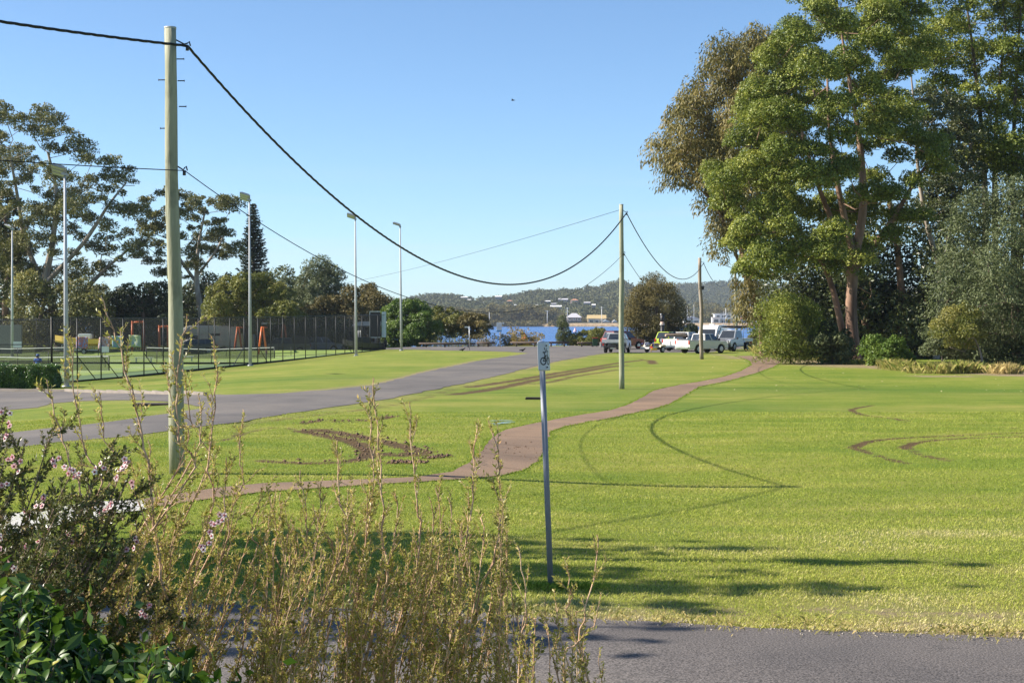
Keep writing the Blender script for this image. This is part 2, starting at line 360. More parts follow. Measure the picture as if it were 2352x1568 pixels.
def asphalt(name, c1, c2, sc=60, patch=(.1, .08, .06)):
    m, nt, b = new_mat(name); co = coords(nt)
    n = noise(nt, sc, 3, .7, co); p = noise(nt, .5, 5, .6, co); s = noise(nt, 4, 4, .6, co)
    r = ramp(nt, [(.35, c1), (.68, c2)]); nt.links.new(n.outputs[0], r.inputs[0])
    g = ramp(nt, [(.3, (.8, .8, .82)), (.7, (1.15, 1.12, 1.1))]); nt.links.new(p.outputs[0], g.inputs[0])
    col = mix(nt, 1., r.outputs[0], g.outputs[0], 'MULTIPLY')
    q = math_n(nt, 'MULTIPLY', math_n(nt, 'SUBTRACT', s.outputs[0], .6), 4, True)
    col = mix(nt, math_n(nt, 'MULTIPLY', q, .35), col, patch)
    vr = nt.nodes.new('ShaderNodeTexVoronoi'); vr.feature = 'DISTANCE_TO_EDGE'; vr.inputs['Scale'].default_value = .32
    wv = nt.nodes.new('ShaderNodeVectorMath'); wv.operation = 'ADD'; nt.links.new(co, wv.inputs[0]); nt.links.new(noise(nt, 1.2, 5, .7, co).outputs['Color'], wv.inputs[1]); nt.links.new(wv.outputs[0], vr.inputs['Vector'])
    ck = math_n(nt, 'MULTIPLY', math_n(nt, 'SUBTRACT', .008, vr.outputs['Distance']), 180, True); gate = math_n(nt, 'MULTIPLY', math_n(nt, 'SUBTRACT', p.outputs[0], .5), 8, True)
    col = mix(nt, math_n(nt, 'MULTIPLY', math_n(nt, 'MULTIPLY', ck, gate), .65), col, (.03, .03, .03))
    tone = noise(nt, .16, 3, .5, co); tr_ = ramp(nt, [(.42, (.86, .86, .87)), (.5, (1., 1., 1.)), (.56, (1.1, 1.08, 1.05))]); nt.links.new(tone.outputs[0], tr_.inputs[0]); col = mix(nt, 1., col, tr_.outputs[0], 'MULTIPLY')
    nt.links.new(col, b.inputs['Base Color']); b.inputs['Roughness'].default_value = .85; b.inputs['Specular IOR Level'].default_value = .25
    bump(nt, b, n.outputs[0], .7, .012); return m
M_ROAD = asphalt('park_road_asphalt', (.105, .097, .088), (.17, .156, .142), 30, (.2, .15, .11))
M_NEAR = asphalt('near_road_asphalt', (.036, .033, .030), (.235, .212, .195), 55, (.1, .09, .08))
M_PATH = asphalt('footpath_surface', (.155, .105, .068), (.26, .185, .125), 40, (.10, .06, .04))
M_CONC = plain('pale_concrete', (.44, .43, .40), .8, var=.08, scale=4, bmp=.2)
drape('road', w_road, .012, M_ROAD, 2.0)
drape('near_road', w_near_poly, .012, M_NEAR, 1.2)
drape('footpath', w_path, .016, M_PATH, 1.0)
drape('concrete_path', gpoly([(335, 1149), (336, 1172), (258, 1182), (110, 1212), (-80, 1262), (-300, 1320), (-320, 1240), (-80, 1200), (110, 1168), (230, 1154)]), .02, M_CONC, 1.0)
# joints across the footpath slabs
def resamp(px_line, n):
    w_ = np.array(gpoly(px_line)); L = np.r_[0, np.cumsum(np.linalg.norm(np.diff(w_, axis=0), axis=1))]; u = np.linspace(0, L[-1], n); return np.c_[np.interp(u, L, w_[:, 0]), np.interp(u, L, w_[:, 1])]
ju, jl = resamp(PATH_UP, 46), resamp(PATH_LOW[::-1], 46); mb = MB()
for k in range(2, 44):
    a, b_ = ju[k], jl[k]; d = (b_ - a); n_ = np.array([-d[1], d[0]]) / np.linalg.norm(d) * .011; a = a + d * .03; b_ = b_ - d * .03
    mb.add([(*(p), float(gz(*p)) + .021) for p in (a - n_, b_ - n_, b_ + n_, a + n_)], [(0, 1, 2, 3)])
tag(mb.build('path_joints', plain('joint_grime', (.07, .055, .04), .95)), kind='structure')
# kerb at the far side of the side road
kl = gpoly([(-500, 893), (0, 898), (150, 899), (300, 903), (380, 906), (470, 907)])
mb = MB()
kl2 = [np.array(p) for p in kl]
dense = []
for a, b_ in zip(kl2[:-1], kl2[1:]):
    n = max(2, int(np.linalg.norm(b_ - a) / 1.5)); dense += [a + (b_ - a) * i / n for i in range(n)]
dense.append(kl2[-1])
for a, b_ in zip(dense[:-1], dense[1:]):
    c = (a + b_) / 2; d = b_ - a; mb.box((c[0], c[1] + .08, float(gz(c[0], c[1])) + .05), (np.linalg.norm(d) + .002, .16, .16), math.atan2(d[1], d[0]))
tag(mb.build('kerb', plain('kerb_concrete', (.24, .205, .17), .85, scale=2, var=.2)), kind='structure')
# water
def water_mat():
    m, nt, b = new_mat('lake_water'); co = coords(nt, (.25, 1, 1))
    n = noise(nt, .25, 5, .6, co); n2 = noise(nt, .02, 3, .5, co)
    r = ramp(nt, [(.35, (.03, .085, .24)), (.65, (.055, .14, .36))]); nt.links.new(n2.outputs[0], r.inputs[0])
    nt.links.new(r.outputs[0], b.inputs['Base Color']); b.inputs['Roughness'].default_value = .25; b.inputs['IOR'].default_value = 1.25
    bump(nt, b, n.outputs[0], 1.0, 1.2); return m
WZ = -1.0
wo = mesh_np('water', [(-900, 170, WZ), (1500, 170, WZ), (1500, 1500, WZ), (-900, 1500, WZ)], [(0, 1, 2, 3)], water_mat()); tag(wo, kind='structure')
# near bank rocks / soil is the ground sheet itself; far shore and hills
RID = [(300, 715), (700, 702), (870, 692), (950, 686), (1030, 683), (1130, 684), (1180, 683), (1240, 674), (1300, 665), (1340, 662), (1380, 662), (1405, 655), (1430, 652), (1450, 662), (1480, 674), (1520, 690), (1600, 708), (1800, 725), (2600, 735)]
RID2 = [(300, 725), (1200, 700), (1350, 676), (1450, 660), (1540, 653), (1600, 650), (1680, 650), (1760, 654), (2000, 660), (2600, 690)]
Y0, Y1, Y2 = 1380., 2300., 3400.
def rz_at(px, rid, Yr): return EYE + (740 - np.interp(px, [r[0] for r in rid], [r[1] for r in rid]) - 4) / F * Yr
def hillz(px, Y):
    s1 = np.clip((Y - Y0) / (Y1 - Y0), 0, 1); z1 = 2.0 + (rz_at(px, RID, Y1) - 2) * s1 ** 1.15
    z1 = np.where(Y > Y1, rz_at(px, RID, Y1) * (1 - .75 * sm((Y - Y1) / 450)), z1)
    s2 = np.clip((Y - Y1 - 100) / (Y2 - Y1 - 100), 0, 1); z2 = rz_at(px, RID2, Y2) * s2
    return np.maximum(z1, z2) + 3 * np.sin(px * .03 + Y * .004) * s1
pxs = np.linspace(-200, 2700, 260); yy = np.concatenate([np.linspace(Y0, Y1, 40), np.linspace(Y1 + 40, Y2, 26), [Y2 + 300]])
PX, YY = np.meshgrid(pxs, yy); HZ = hillz(PX, YY); HZ[-1] -= 80
XX = (PX - CX) / F * YY
ny, nx = PX.shape; idx = np.arange(ny * nx).reshape(ny, nx)
fq = np.stack([idx[:-1, :-1], idx[:-1, 1:], idx[1:, 1:], idx[1:, :-1]], -1).reshape(-1, 4)
M_HILL = plain('hill_scrub', (.035, .048, .02), .9, var=.5, scale=.02)
tag(mesh_np('hills', np.stack([XX, YY, HZ], -1).reshape(-1, 3), fq, M_HILL, smooth=True), kind='structure')
mb = MB()
prof = [(1352, -2.5), (1355, .4), (1362, 1.6), (1385, 2.1), (1385, -2.5)]
mb.prism(prof, 'x', -700, 1300)
def shore_mat():
    m, nt, b = new_mat('shore_rock'); co = coords(nt)
    n = noise(nt, .35, 5, .8, co); r = ramp(nt, [(.3, (.12, .08, .04)), (.5, (.38, .27, .15)), (.7, (.5, .4, .27))]); nt.links.new(n.outputs[0], r.inputs[0])
    nt.links.new(r.outputs[0], b.inputs['Base Color']); b.inputs['Roughness'].default_value = .9; bump(nt, b, n.outputs[0], 1, 1); return m
tag(mb.build('shore', shore_mat()), kind='structure')

# ------------------------------------------------------------------ trees
def poisson(poly, n, k=14):
    poly = np.array(poly, float); mn, mx = poly.min(0), poly.max(0)
    area = abs(np.sum(poly[:, 0] * np.roll(poly[:, 1], -1) - np.roll(poly[:, 0], -1) * poly[:, 1])) / 2
    rmin = math.sqrt(area / n) * .72; pts = np.zeros((0, 2)); tries = 0
    while len(pts) < n and tries < n * k:
        c = rng.uniform(mn, mx); tries += 1
        if not inpoly(c[0], c[1], poly): continue
        if len(pts) and np.hypot(*(pts - c).T).min() < rmin * (1 if tries < n * k * .6 else .6): continue
        pts = np.vstack([pts, c])
    return pts
def clump_leaves(cen, rad, npc, ls, flat=.65, droop=0., shell=.55, asp=.5, updir=.25, jit=.55, lo=-.45):
    n = len(cen); npc = np.maximum(4, (npc * (rad / rad.mean()) ** 2)).astype(int); ci = np.repeat(np.arange(n), npc); N = len(ci)
    u = unit(rng.normal(size=(N, 3))); bad = u[:, 2] < lo; u[bad, 2] *= -1
    r = (shell + (1 - shell) * rng.random(N) ** .6)[:, None] * rad[ci][:, None]
    lump = 1 + .22 * np.sin(u[:, :1] * 5 + ci[:, None]) * np.sin(u[:, 1:2] * 4.3 + 2.1 * ci[:, None])
    p = cen[ci] + u * r * lump * V3(1, 1, flat); p[:, 2] -= .25 * flat * rad[ci] * (u[:, 0] ** 2 + u[:, 1] ** 2)
    nn = unit(u + V3(0, 0, updir) + rng.normal(size=(N, 3)) * jit)
    d = unit(rng.normal(size=(N, 3)) + V3(0, 0, -droop * 2)); d = unit(d + u * .5)
    L = ls * rng.uniform(.7, 1.35, N)
    tint = np.clip(rng.normal(.5, .17, N) + np.repeat(rng.normal(0, .13, n), npc), 0, 1)
    return p, d, nn, L, L * asp, tint
def lobes(cen, rad, k, flat):
    n = len(cen); u = unit(rng.normal(size=(n * k, 3))); u[:, 2] = np.abs(u[:, 2]) * 1.1 - .12
    ci = np.repeat(np.arange(n), k); c = cen[ci] + u * rad[ci][:, None] * .62 * V3(1, 1, flat)
    return np.vstack([c, cen]), np.concatenate([rad[ci] * rng.uniform(.38, .62, n * k), rad * .6])
def skeleton(trunks, cen, rt, seglen=1.2, up=.5):
    """trunks: list of arrays (k,4) xyz r; grows limbs to every clump"""
    nodes = []; par = []; fixed = []
    for tr in trunks:
        pts = smooth_line([t[:3] for t in tr], 5); rr = np.interp(np.linspace(0, 1, len(pts)), np.linspace(0, 1, len(tr)), [t[3] for t in tr])
        for i, (p, r) in enumerate(zip(pts, rr)):
            par.append(len(nodes) - 1 if i else -1); nodes.append(p); fixed.append(r)
    nf = len(nodes); base = np.array(nodes)
    d0 = np.array([np.linalg.norm(base - c, axis=1).min() for c in cen]); order = np.argsort(d0)
    for i in order:
        c = cen[i] - V3(0, 0, .3); A = np.array(nodes); v = c - A; d = np.linalg.norm(v, axis=1)
        cost = d * (1 + up * (v[:, 2] < 0) * np.abs(v[:, 2]) / np.maximum(d, .1) + .25) + .0
        low = A[:, 2] < np.quantile(base[:, 2], .18); cost = cost + low * 3
        j = int(cost.argmin()); n = max(1, int(d[j] / seglen)); prev = j; a = A[j]
        off = rng.normal(size=3) * d[j] * .09
        for k in range(1, n + 1):
            t = k / n; p = a + (c - a) * t + off * math.sin(math.pi * t) + V3(0, 0, -.10 * d[j] * math.sin(math.pi * t)) + rng.normal(size=3) * .05
            nodes.append(p); par.append(prev); fixed.append(0); prev = len(nodes) - 1
    cnt = np.zeros(len(nodes)); ch = np.zeros(len(nodes), int)
    for p in par:
        if p >= 0: ch[p] += 1
    cnt[ch == 0] = 1
    for i in range(len(nodes) - 1, -1, -1):
        if par[i] >= 0: cnt[par[i]] += cnt[i]
    r = rt * np.maximum(cnt, 1) ** .47; r[:nf] = np.array(fixed[:nf]); cap = np.array(fixed[:nf]).max() if nf else 1
    r[nf:] = np.minimum(r[nf:], cap * .75)
    nodes = np.array(nodes); par = np.array(par); m = par >= 0
    rp = r[par[m]]; rc = r[m]; rp = np.where((np.arange(len(nodes))[m] >= nf), np.minimum(rp, rc * 1.35), rp)
    return nodes[par[m]], nodes[m], rp, rc
def tree(name, label, cat, Z, poly, trunks, nc, cr, nl, ls, mleaf, mbark, T=4, flat=.65, droop=0., rt=.02, group=None, shell=.55, asp=.5, crvar=.35, extra=None, sides=6, lo=-.45, jit=.55, updir=.25, seglen=1.2, up=.5, nlobe=0, domes=()):
    poly = [tuple(p) for p in poly]; n0 = len(domes)
    c2 = poisson(poly, nc); e = pdist(c2[:, 0], c2[:, 1], poly, True); e = e / max(e.max(), 1)
    dy = T * np.sqrt(np.clip(e * 1.6, .04, 1)) * rng.uniform(-1, 1, len(c2))
    cen = np.array([P(px, py, Z + d) for (px, py), d in zip(c2, dy)])
    if domes: dy = np.abs(dy) * 1.2; cen = np.array([P(px, py, Z + d) for (px, py), d in zip(c2, dy)]); extra = [q[:3] for q in domes]
    if extra:
        cen = np.vstack([cen, [P(px, py, Z + d) for px, py, d in extra]])
    cen[:, 2] = np.maximum(cen[:, 2], gz(cen[:, 0], cen[:, 1]) + cr * .3)
    rad = cr * np.exp(rng.normal(0, crvar, len(cen)).clip(-.7, .6))
    tr3 = []
    for tr in trunks:
        a = []
        for k, (px, py, d, r) in enumerate(tr):
            p = P(px, py, Z + d)
            if k == 0 and py > 742: p = np.array([p[0], p[1], float(gz(p[0], p[1])) - .05])
            a.append((*p, r))
        if tr3:
            if tr[0][1] > 742: a = [(*(tr3[0][0][:3] - V3(0, 0, .45)), .1), (*(np.array(a[0][:3]) - V3(0, 0, .45)), a[0][3])] + a
            else:
                al = np.vstack([np.array(smooth_line([q[:3] for q in t_], 5)) for t_ in tr3]); a[0] = (*al[np.linalg.norm(al - np.array(a[0][:3]), axis=1).argmin()], a[0][3])
        tr3.append(np.array(a))
    b = tr3[0][0][:3]; root = empty(name, b, label=label, cat=cat, group=group)
    A, B, ra, rb = skeleton(tr3, cen, rt, seglen, up)
    v, f = segs(A - b, B - b, ra, rb, sides)
    mesh_np('trunk', v, f, mbark, root, smooth=True)
    if domes: rad = np.r_[rad[:len(rad) - len(domes)], [q[3] * (Z + q[2]) / F for q in domes]]
    if nlobe: cen, rad = lobes(cen, rad, nlobe, flat)
    p, d, nn, L, W, tint = clump_leaves(cen - b, rad, nl / len(cen), ls, flat, droop, shell, asp, lo=lo, jit=jit, updir=updir)
    leaves('crown', p, d, nn, L, W, tint, mleaf, root)
    return root

LM_GREEN = leafmat('broadleaf_green', [(0, (.06, .095, .012)), (.5, (.165, .205, .028)), (1, (.40, .40, .07))], .45, .28)
LM_OLIVE = leafmat('gum_leaves_olive', [(0, (.075, .075, .02)), (.5, (.20, .175, .045)), (1, (.36, .27, .09))], .5, .3)
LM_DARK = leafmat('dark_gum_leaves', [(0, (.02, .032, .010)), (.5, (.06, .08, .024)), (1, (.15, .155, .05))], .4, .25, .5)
LM_GUM = leafmat('left_gum_leaves', [(0, (.05, .055, .02)), (.5, (.15, .155, .045)), (1, (.34, .31, .10))], .45, .28)
LM_CAS = leafmat('casuarina_needles', [(0, (.04, .055, .02)), (.5, (.11, .135, .05)), (1, (.20, .22, .10))], .55, .25)
LM_CAS2 = leafmat('olive_casuarina', [(0, (.07, .065, .02)), (.5, (.16, .135, .04)), (1, (.26, .20, .07))], .55, .3)
LM_YEL = leafmat('yellow_green_leaves', [(0, (.07, .09, .015)), (.5, (.18, .19, .035)), (1, (.34, .30, .08))], .45, .32)
LM_BRIGHT = leafmat('bright_bush_leaves', [(0, (.05, .10, .014)), (.5, (.12, .19, .025)), (1, (.22, .29, .055))], .45, .3)
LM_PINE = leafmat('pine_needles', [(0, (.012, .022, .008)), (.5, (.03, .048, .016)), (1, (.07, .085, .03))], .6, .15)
LM_GOLD = leafmat('golden_leaves', [(0, (.12, .10, .02)), (.5, (.30, .21, .04)), (1, (.45, .33, .08))], .5, .3)
BK_GUM = barkmat('gum_bark', (.16, .12, .09), (.42, .36, .29), 1.5)
BK_DARK = barkmat('dark_bark', (.05, .038, .028), (.17, .12, .085), 2)
BK_RED = barkmat('reddish_bark', (.10, .055, .035), (.34, .21, .14), 1.2)
BK_PALE = barkmat('pale_dead_twigs', (.3, .26, .22), (.55, .5, .44), 3)

# right-hand stand, back to front
tree('gum_tree', 'olive brown gum tree leaning out at the left edge of the tall right-hand stand', 'tree', 126,
     [(1502, 335), (1528, 300), (1530, 252), (1560, 240), (1598, 210), (1602, 160), (1640, 120), (1690, 98), (1735, 74), (1790, 85), (1850, 200), (1830, 400), (1780, 520), (1700, 560), (1660, 500), (1610, 430), (1560, 435), (1530, 410), (1505, 360)],
     [[(1752, 812, 0, .34), (1748, 740, 0, .3), (1720, 640, 0, .26), (1700, 560, 1, .22), (1690, 450, 0, .17), (1680, 300, 0, .12), (1690, 180, 0, .06)], [(1735, 700, 0, .2), (1680, 560, -2, .15), (1640, 470, -2, .1), (1570, 400, -2, .05)]],
     170, 1.0, 62000, .33, LM_OLIVE, BK_RED, T=5, flat=1.05, droop=1.3, rt=.022, asp=.28, shell=.2, jit=.9, crvar=.5,
     extra=[(1690, 540, -2), (1645, 520, -2), (1655, 560, -2), (1665, 600, -3), (1640, 590, -3), (1700, 615, -3), (1690, 655, -3), (1720, 690, -2), (1705, 720, -2), (1730, 740, -2), (1745, 720, -3), (1740, 660, -2), (1720, 640, -1)])
tree('tall_tree', 'tall slender tree with dark trunks rising at the right edge of the photo', 'tree', 122,
     [(2100, 110), (2118, 30), (2140, -80), (2420, -80), (2430, 470), (2350, 470), (2300, 400), (2250, 430), (2215, 330), (2170, 230), (2130, 180)],
     [[(2262, 835, 0, .32), (2264, 600, 0, .27), (2262, 440, 0, .24), (2255, 300, 0, .18), (2235, 120, 0, .12), (2220, 10, 0, .06)],
      [(2290, 835, 1, .3), (2286, 560, 1, .26), (2285, 420, 1, .22), (2290, 260, 1, .15), (2310, 60, 0, .08)],
      [(2330, 830, 2, .28), (2328, 560, 2, .22), (2326, 380, 1, .18), (2335, 180, 1, .12), (2345, 20, 1, .06)]],
     104, 1.3, 90000, .22, LM_GREEN, BK_DARK, T=5, flat=.85, rt=.024, crvar=.3, nlobe=7, jit=.35, lo=-.15)
tree('bare_limbed_tree', 'thin half-bare tree with pale limbs between the two tallest crowns', 'tree', 118,
     [(2130, 180), (2200, 230), (2260, 330), (2250, 460), (2180, 520), (2120, 470), (2140, 350), (2090, 260)],
     [[(2150, 835, 0, .26), (2160, 640, 0, .22), (2130, 520, 0, .18), (2110, 400, 0, .14), (2100, 250, 0, .09), (2090, 150, 0, .04)], [(2160, 640, 0, .2), (2200, 450, 1, .14), (2230, 330, 1, .09), (2170, 200, 1, .03)]],
     64, .9, 18000, .24, LM_DARK, BK_GUM, T=5, flat=.6, rt=.025, crvar=.3)
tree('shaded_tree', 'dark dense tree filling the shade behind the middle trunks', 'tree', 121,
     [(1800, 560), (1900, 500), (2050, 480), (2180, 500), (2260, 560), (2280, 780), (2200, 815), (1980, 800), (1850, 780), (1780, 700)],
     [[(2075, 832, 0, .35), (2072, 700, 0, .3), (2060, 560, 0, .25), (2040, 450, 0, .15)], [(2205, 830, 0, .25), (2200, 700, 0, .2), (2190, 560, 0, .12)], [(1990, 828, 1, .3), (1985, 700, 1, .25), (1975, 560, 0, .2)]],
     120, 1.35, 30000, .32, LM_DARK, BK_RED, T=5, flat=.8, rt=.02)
tree('big_leafy_tree', 'huge green tree with rounded leaf clumps, tallest of the right-hand stand', 'tree', 108,
     [(1630, 460), (1625, 420), (1660, 370), (1700, 300), (1708, 250), (1722, 200), (1730, 130), (1780, 100), (1800, 50), (1850, 5), (1870, -70), (2070, -90), (2110, 10), (2125, 90), (2095, 170), (2060, 250), (2090, 290), (2130, 300), (2190, 330), (2200, 380), (2140, 420), (2080, 440), (2110, 500), (2060, 560), (1990, 600), (1940, 640), (1880, 610), (1830, 650), (1770, 655), (1715, 640), (1700, 590), (1725, 530), (1670, 510)],
     [[(1965, 832, 0, .5), (1955, 720, 0, .42), (1962, 600, 0, .36), (1982, 480, 0, .3), (1975, 330, 0, .22), (1950, 180, 0, .13), (1930, 60, 0, .06)],
      [(1958, 660, 0, .3), (1915, 520, 1, .22), (1870, 400, 0, .15), (1830, 260, 0, .08)],
      [(1950, 828, 1, .3), (1935, 760, 1, .25), (1905, 640, 1, .2), (1860, 560, 0, .15), (1790, 480, 0, .08)],
      [(1990, 640, 1, .24), (2040, 520, 2, .2), (2100, 420, 1, .13), (2150, 350, 0, .06)],
      [(1962, 600, 0, .3), (1925, 430, -1, .2), (1905, 300, -1, .12), (1900, 150, 0, .06)]],
     96, 1.25, 310000, .17, LM_GREEN, BK_RED, T=6, flat=.85, rt=.022, crvar=.25, shell=.8, jit=.27, updir=.1, lo=-.1, nlobe=9,
     domes=[(a, b_, -3 - 3.5 * math.exp(-((a - 1860) / 160) ** 2) + (i % 3) * .8, r_ * 1.15) for i, (a, b_, r_) in enumerate([(1945, 62, 45), (1870, 38, 42), (2020, 35, 50), (1825, 92, 42), (1785, 138, 46), (1948, 165, 56), (1864, 165, 56), (1810, 200, 46), (1745, 225, 50), (1784, 275, 54), (1833, 290, 46), (1728, 285, 46), (1922, 260, 56), (2010, 270, 42), (2072, 272, 50),
      (1933, 320, 50), (2017, 310, 42), (2086, 318, 42), (1795, 360, 55), (1868, 352, 42), (1952, 388, 38), (1662, 425, 44), (1720, 402, 58), (1782, 412, 54), (1862, 424, 60), (1905, 408, 48), (1994, 458, 44), (2044, 455, 38), (1672, 476, 42), (1776, 482, 48), (1728, 530, 46), (1782, 524, 46), (1700, 560, 44), (1916, 545, 44), (1900, 585, 44), (1830, 575, 42), (1748, 600, 52), (1795, 592, 46), (1722, 628, 36), (1778, 622, 44), (2000, 95, 44), (2080, 70, 46), (2070, 150, 42), (1990, 210, 40), (2130, 340, 40), (2160, 360, 34)])])
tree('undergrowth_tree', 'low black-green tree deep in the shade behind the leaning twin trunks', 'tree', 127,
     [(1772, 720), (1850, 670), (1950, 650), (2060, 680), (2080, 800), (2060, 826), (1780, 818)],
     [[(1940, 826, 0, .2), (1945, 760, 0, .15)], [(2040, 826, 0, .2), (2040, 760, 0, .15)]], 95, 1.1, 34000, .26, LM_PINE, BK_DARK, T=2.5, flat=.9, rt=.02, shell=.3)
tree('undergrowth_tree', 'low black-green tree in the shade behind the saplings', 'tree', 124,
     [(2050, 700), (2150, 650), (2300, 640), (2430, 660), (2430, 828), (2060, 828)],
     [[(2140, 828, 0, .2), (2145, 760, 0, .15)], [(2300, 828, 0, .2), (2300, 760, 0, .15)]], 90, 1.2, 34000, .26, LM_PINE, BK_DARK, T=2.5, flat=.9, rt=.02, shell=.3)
tree('dark_casuarina', 'dense dark green casuarina reaching the ground at the right edge', 'tree', 92,
     [(2150, 700), (2165, 620), (2200, 580), (2190, 510), (2240, 470), (2290, 450), (2350, 420), (2450, 420), (2460, 850), (2330, 852), (2250, 845), (2200, 790), (2165, 760)],
     [[(2340, 850, 0, .35), (2335, 700, 0, .3), (2345, 560, 0, .2), (2360, 460, 0, .1)]],
     150, 1.0, 62000, .2, LM_CAS, BK_DARK, T=4.5, flat=.9, droop=.6, rt=.02, shell=.35, asp=.35, jit=.9)
tree('bushy_shrub', 'feathery green shrub at the left foot of the tall stand', 'shrub', 104,
     [(1742, 740), (1752, 705), (1780, 715), (1800, 690), (1835, 718), (1860, 712), (1882, 760), (1880, 822), (1800, 820), (1760, 818), (1745, 780)],
     [[(1815, 818, 0, .1), (1812, 760, 0, .07), (1810, 720, 0, .04)]], 46, .62, 22000, .16, LM_GREEN, BK_DARK, T=2.8, flat=1.0, rt=.012, asp=.35, shell=.2, jit=.95, crvar=.5)
tree('bushy_shrub', 'darker shrub with round leaves right of the feathery one', 'shrub', 103,
     [(1870, 770), (1910, 745), (1950, 765), (1955, 822), (1880, 826)],
     [[(1912, 828, 0, .08), (1912, 780, 0, .05)]], 18, .65, 9000, .18, LM_CAS, BK_DARK, T=1.6, flat=.9, rt=.012, asp=.6)
tree('bushy_shrub', 'low glossy shrub beside the leaning twin trunks', 'shrub', 100,
     [(1985, 790), (2020, 772), (2070, 785), (2085, 835), (1990, 838)],
     [[(2030, 842, 0, .06), (2030, 800, 0, .04)]], 16, .5, 7000, .17, LM_BRIGHT, BK_DARK, T=1.3, flat=.9, rt=.01, asp=.6)
tree('young_tree', 'slim sapling with yellow-green crown and leaning pale stem', 'tree', 88,
     [(2155, 735), (2185, 712), (2240, 718), (2265, 760), (2230, 795), (2175, 790)],
     [[(2260, 852, 0, .07), (2252, 810, 0, .055), (2235, 770, 0, .045), (2215, 740, 0, .02)]], 20, .5, 7000, .14, LM_YEL, BK_GUM, T=1.3, flat=.7, rt=.01, jit=.8, asp=.4)
tree('young_tree', 'small pale-stemmed sapling left of the leaning one', 'tree', 91,
     [(2130, 770), (2160, 745), (2200, 775), (2190, 810), (2140, 805)],
     [[(2165, 832, 0, .05), (2162, 800, 0, .04), (2160, 770, 0, .02)]], 14, .45, 4500, .14, LM_CAS, BK_GUM, T=1.1, flat=.7, rt=.01)

# left-hand trees
tree('tall_gum_tree', 'tall spreading gum tree with pale limbs behind the tennis court', 'tree', 192,
     [(-60, 260), (20, 248), (70, 262), (110, 250), (150, 262), (175, 300), (190, 345), (250, 355), (305, 385), (325, 425), (290, 440), (315, 500), (345, 530), (330, 570), (290, 600), (240, 640), (180, 650), (120, 670), (40, 640), (-60, 640)],
     [[(140, 800, 0, .7), (125, 720, 0, .6), (105, 650, 0, .5), (120, 560, 0, .36), (130, 450, 0, .26), (110, 350, 0, .14)],
      [(110, 660, 0, .4), (60, 560, 2, .3), (40, 450, 1, .2), (20, 340, 0, .1)], [(105, 650, 0, .36), (190, 560, -2, .26), (250, 470, -1, .16), (290, 420, 0, .08)],
      [(135, 790, 1, .5), (180, 690, 1, .35), (240, 620, 1, .22), (300, 570, 0, .1)]],
     118, 1.4, 62000, .32, LM_GUM, BK_GUM, T=9, flat=.78, rt=.036, crvar=.35, jit=.7, seglen=1.6, nlobe=5, asp=.4)
tree('gum_tree', 'dark brownish gum tree cut off by the left edge', 'tree', 200,
     [(-80, 430), (0, 430), (50, 470), (75, 540), (60, 620), (80, 690), (40, 740), (-80, 740)],
     [[(15, 802, 0, .5), (12, 700, 0, .42), (18, 600, 0, .3), (10, 480, 0, .15)]], 50, 1.4, 18000, .42, LM_DARK, BK_RED, T=6, flat=.7, rt=.04, jit=.7)
tree('gum_tree', 'airy gum tree rising behind the near utility pole', 'tree', 196,
     [(320, 590), (330, 520), (310, 470), (345, 445), (385, 430), (420, 450), (460, 455), (500, 450), (535, 470), (515, 510), (530, 560), (545, 585), (500, 600), (480, 560), (440, 640), (400, 640), (350, 630)],
     [[(470, 800, 0, .5), (462, 720, 0, .42), (452, 650, 0, .34), (455, 570, 0, .2), (470, 490, 0, .1)], [(452, 650, 0, .26), (400, 570, 1, .18), (380, 480, 0, .1)], [(455, 640, 0, .2), (500, 570, -1, .14), (520, 520, 0, .06)]],
     58, 1.15, 26000, .30, LM_GUM, BK_GUM, T=6, flat=.78, rt=.032, jit=.7, seglen=1.5, nlobe=5, asp=.4)
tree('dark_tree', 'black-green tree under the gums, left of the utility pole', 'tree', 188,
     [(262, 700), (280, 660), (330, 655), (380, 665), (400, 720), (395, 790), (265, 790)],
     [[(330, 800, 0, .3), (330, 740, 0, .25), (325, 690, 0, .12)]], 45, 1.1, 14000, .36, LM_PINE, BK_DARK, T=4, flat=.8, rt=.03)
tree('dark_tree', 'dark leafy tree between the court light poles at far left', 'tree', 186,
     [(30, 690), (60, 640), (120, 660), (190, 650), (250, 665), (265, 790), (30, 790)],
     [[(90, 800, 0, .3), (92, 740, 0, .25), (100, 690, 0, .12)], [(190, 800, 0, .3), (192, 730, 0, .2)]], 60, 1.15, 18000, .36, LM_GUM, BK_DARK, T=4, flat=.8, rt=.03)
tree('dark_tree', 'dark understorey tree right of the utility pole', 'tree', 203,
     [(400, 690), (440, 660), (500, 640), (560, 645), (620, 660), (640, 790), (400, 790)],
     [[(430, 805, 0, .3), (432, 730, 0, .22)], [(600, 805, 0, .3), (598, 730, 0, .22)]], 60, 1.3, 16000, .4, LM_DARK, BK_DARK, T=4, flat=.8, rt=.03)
tree('round_leafy_tree', 'rounded yellow-green tree in front of the pine', 'tree', 178,
     [(478, 700), (490, 660), (530, 645), (580, 640), (630, 650), (670, 670), (690, 700), (680, 745), (600, 760), (500, 765), (480, 740)],
     [[(565, 800, 0, .3), (566, 750, 0, .25), (570, 690, 0, .12)]], 55, 1.0, 26000, .3, LM_YEL, BK_DARK, T=4, flat=.7, rt=.024, shell=.7, lo=-.3)
tree('grey_green_tree', 'hazy grey-green tree right of the pine', 'tree', 215,
     [(610, 660), (630, 632), (665, 635), (690, 650), (720, 700), (720, 790), (620, 790)],
     [[(665, 805, 0, .3), (664, 740, 0, .22), (660, 680, 0, .1)]], 40, 1.3, 11000, .4, LM_CAS, BK_DARK, T=4, flat=.8, rt=.03, jit=.9)
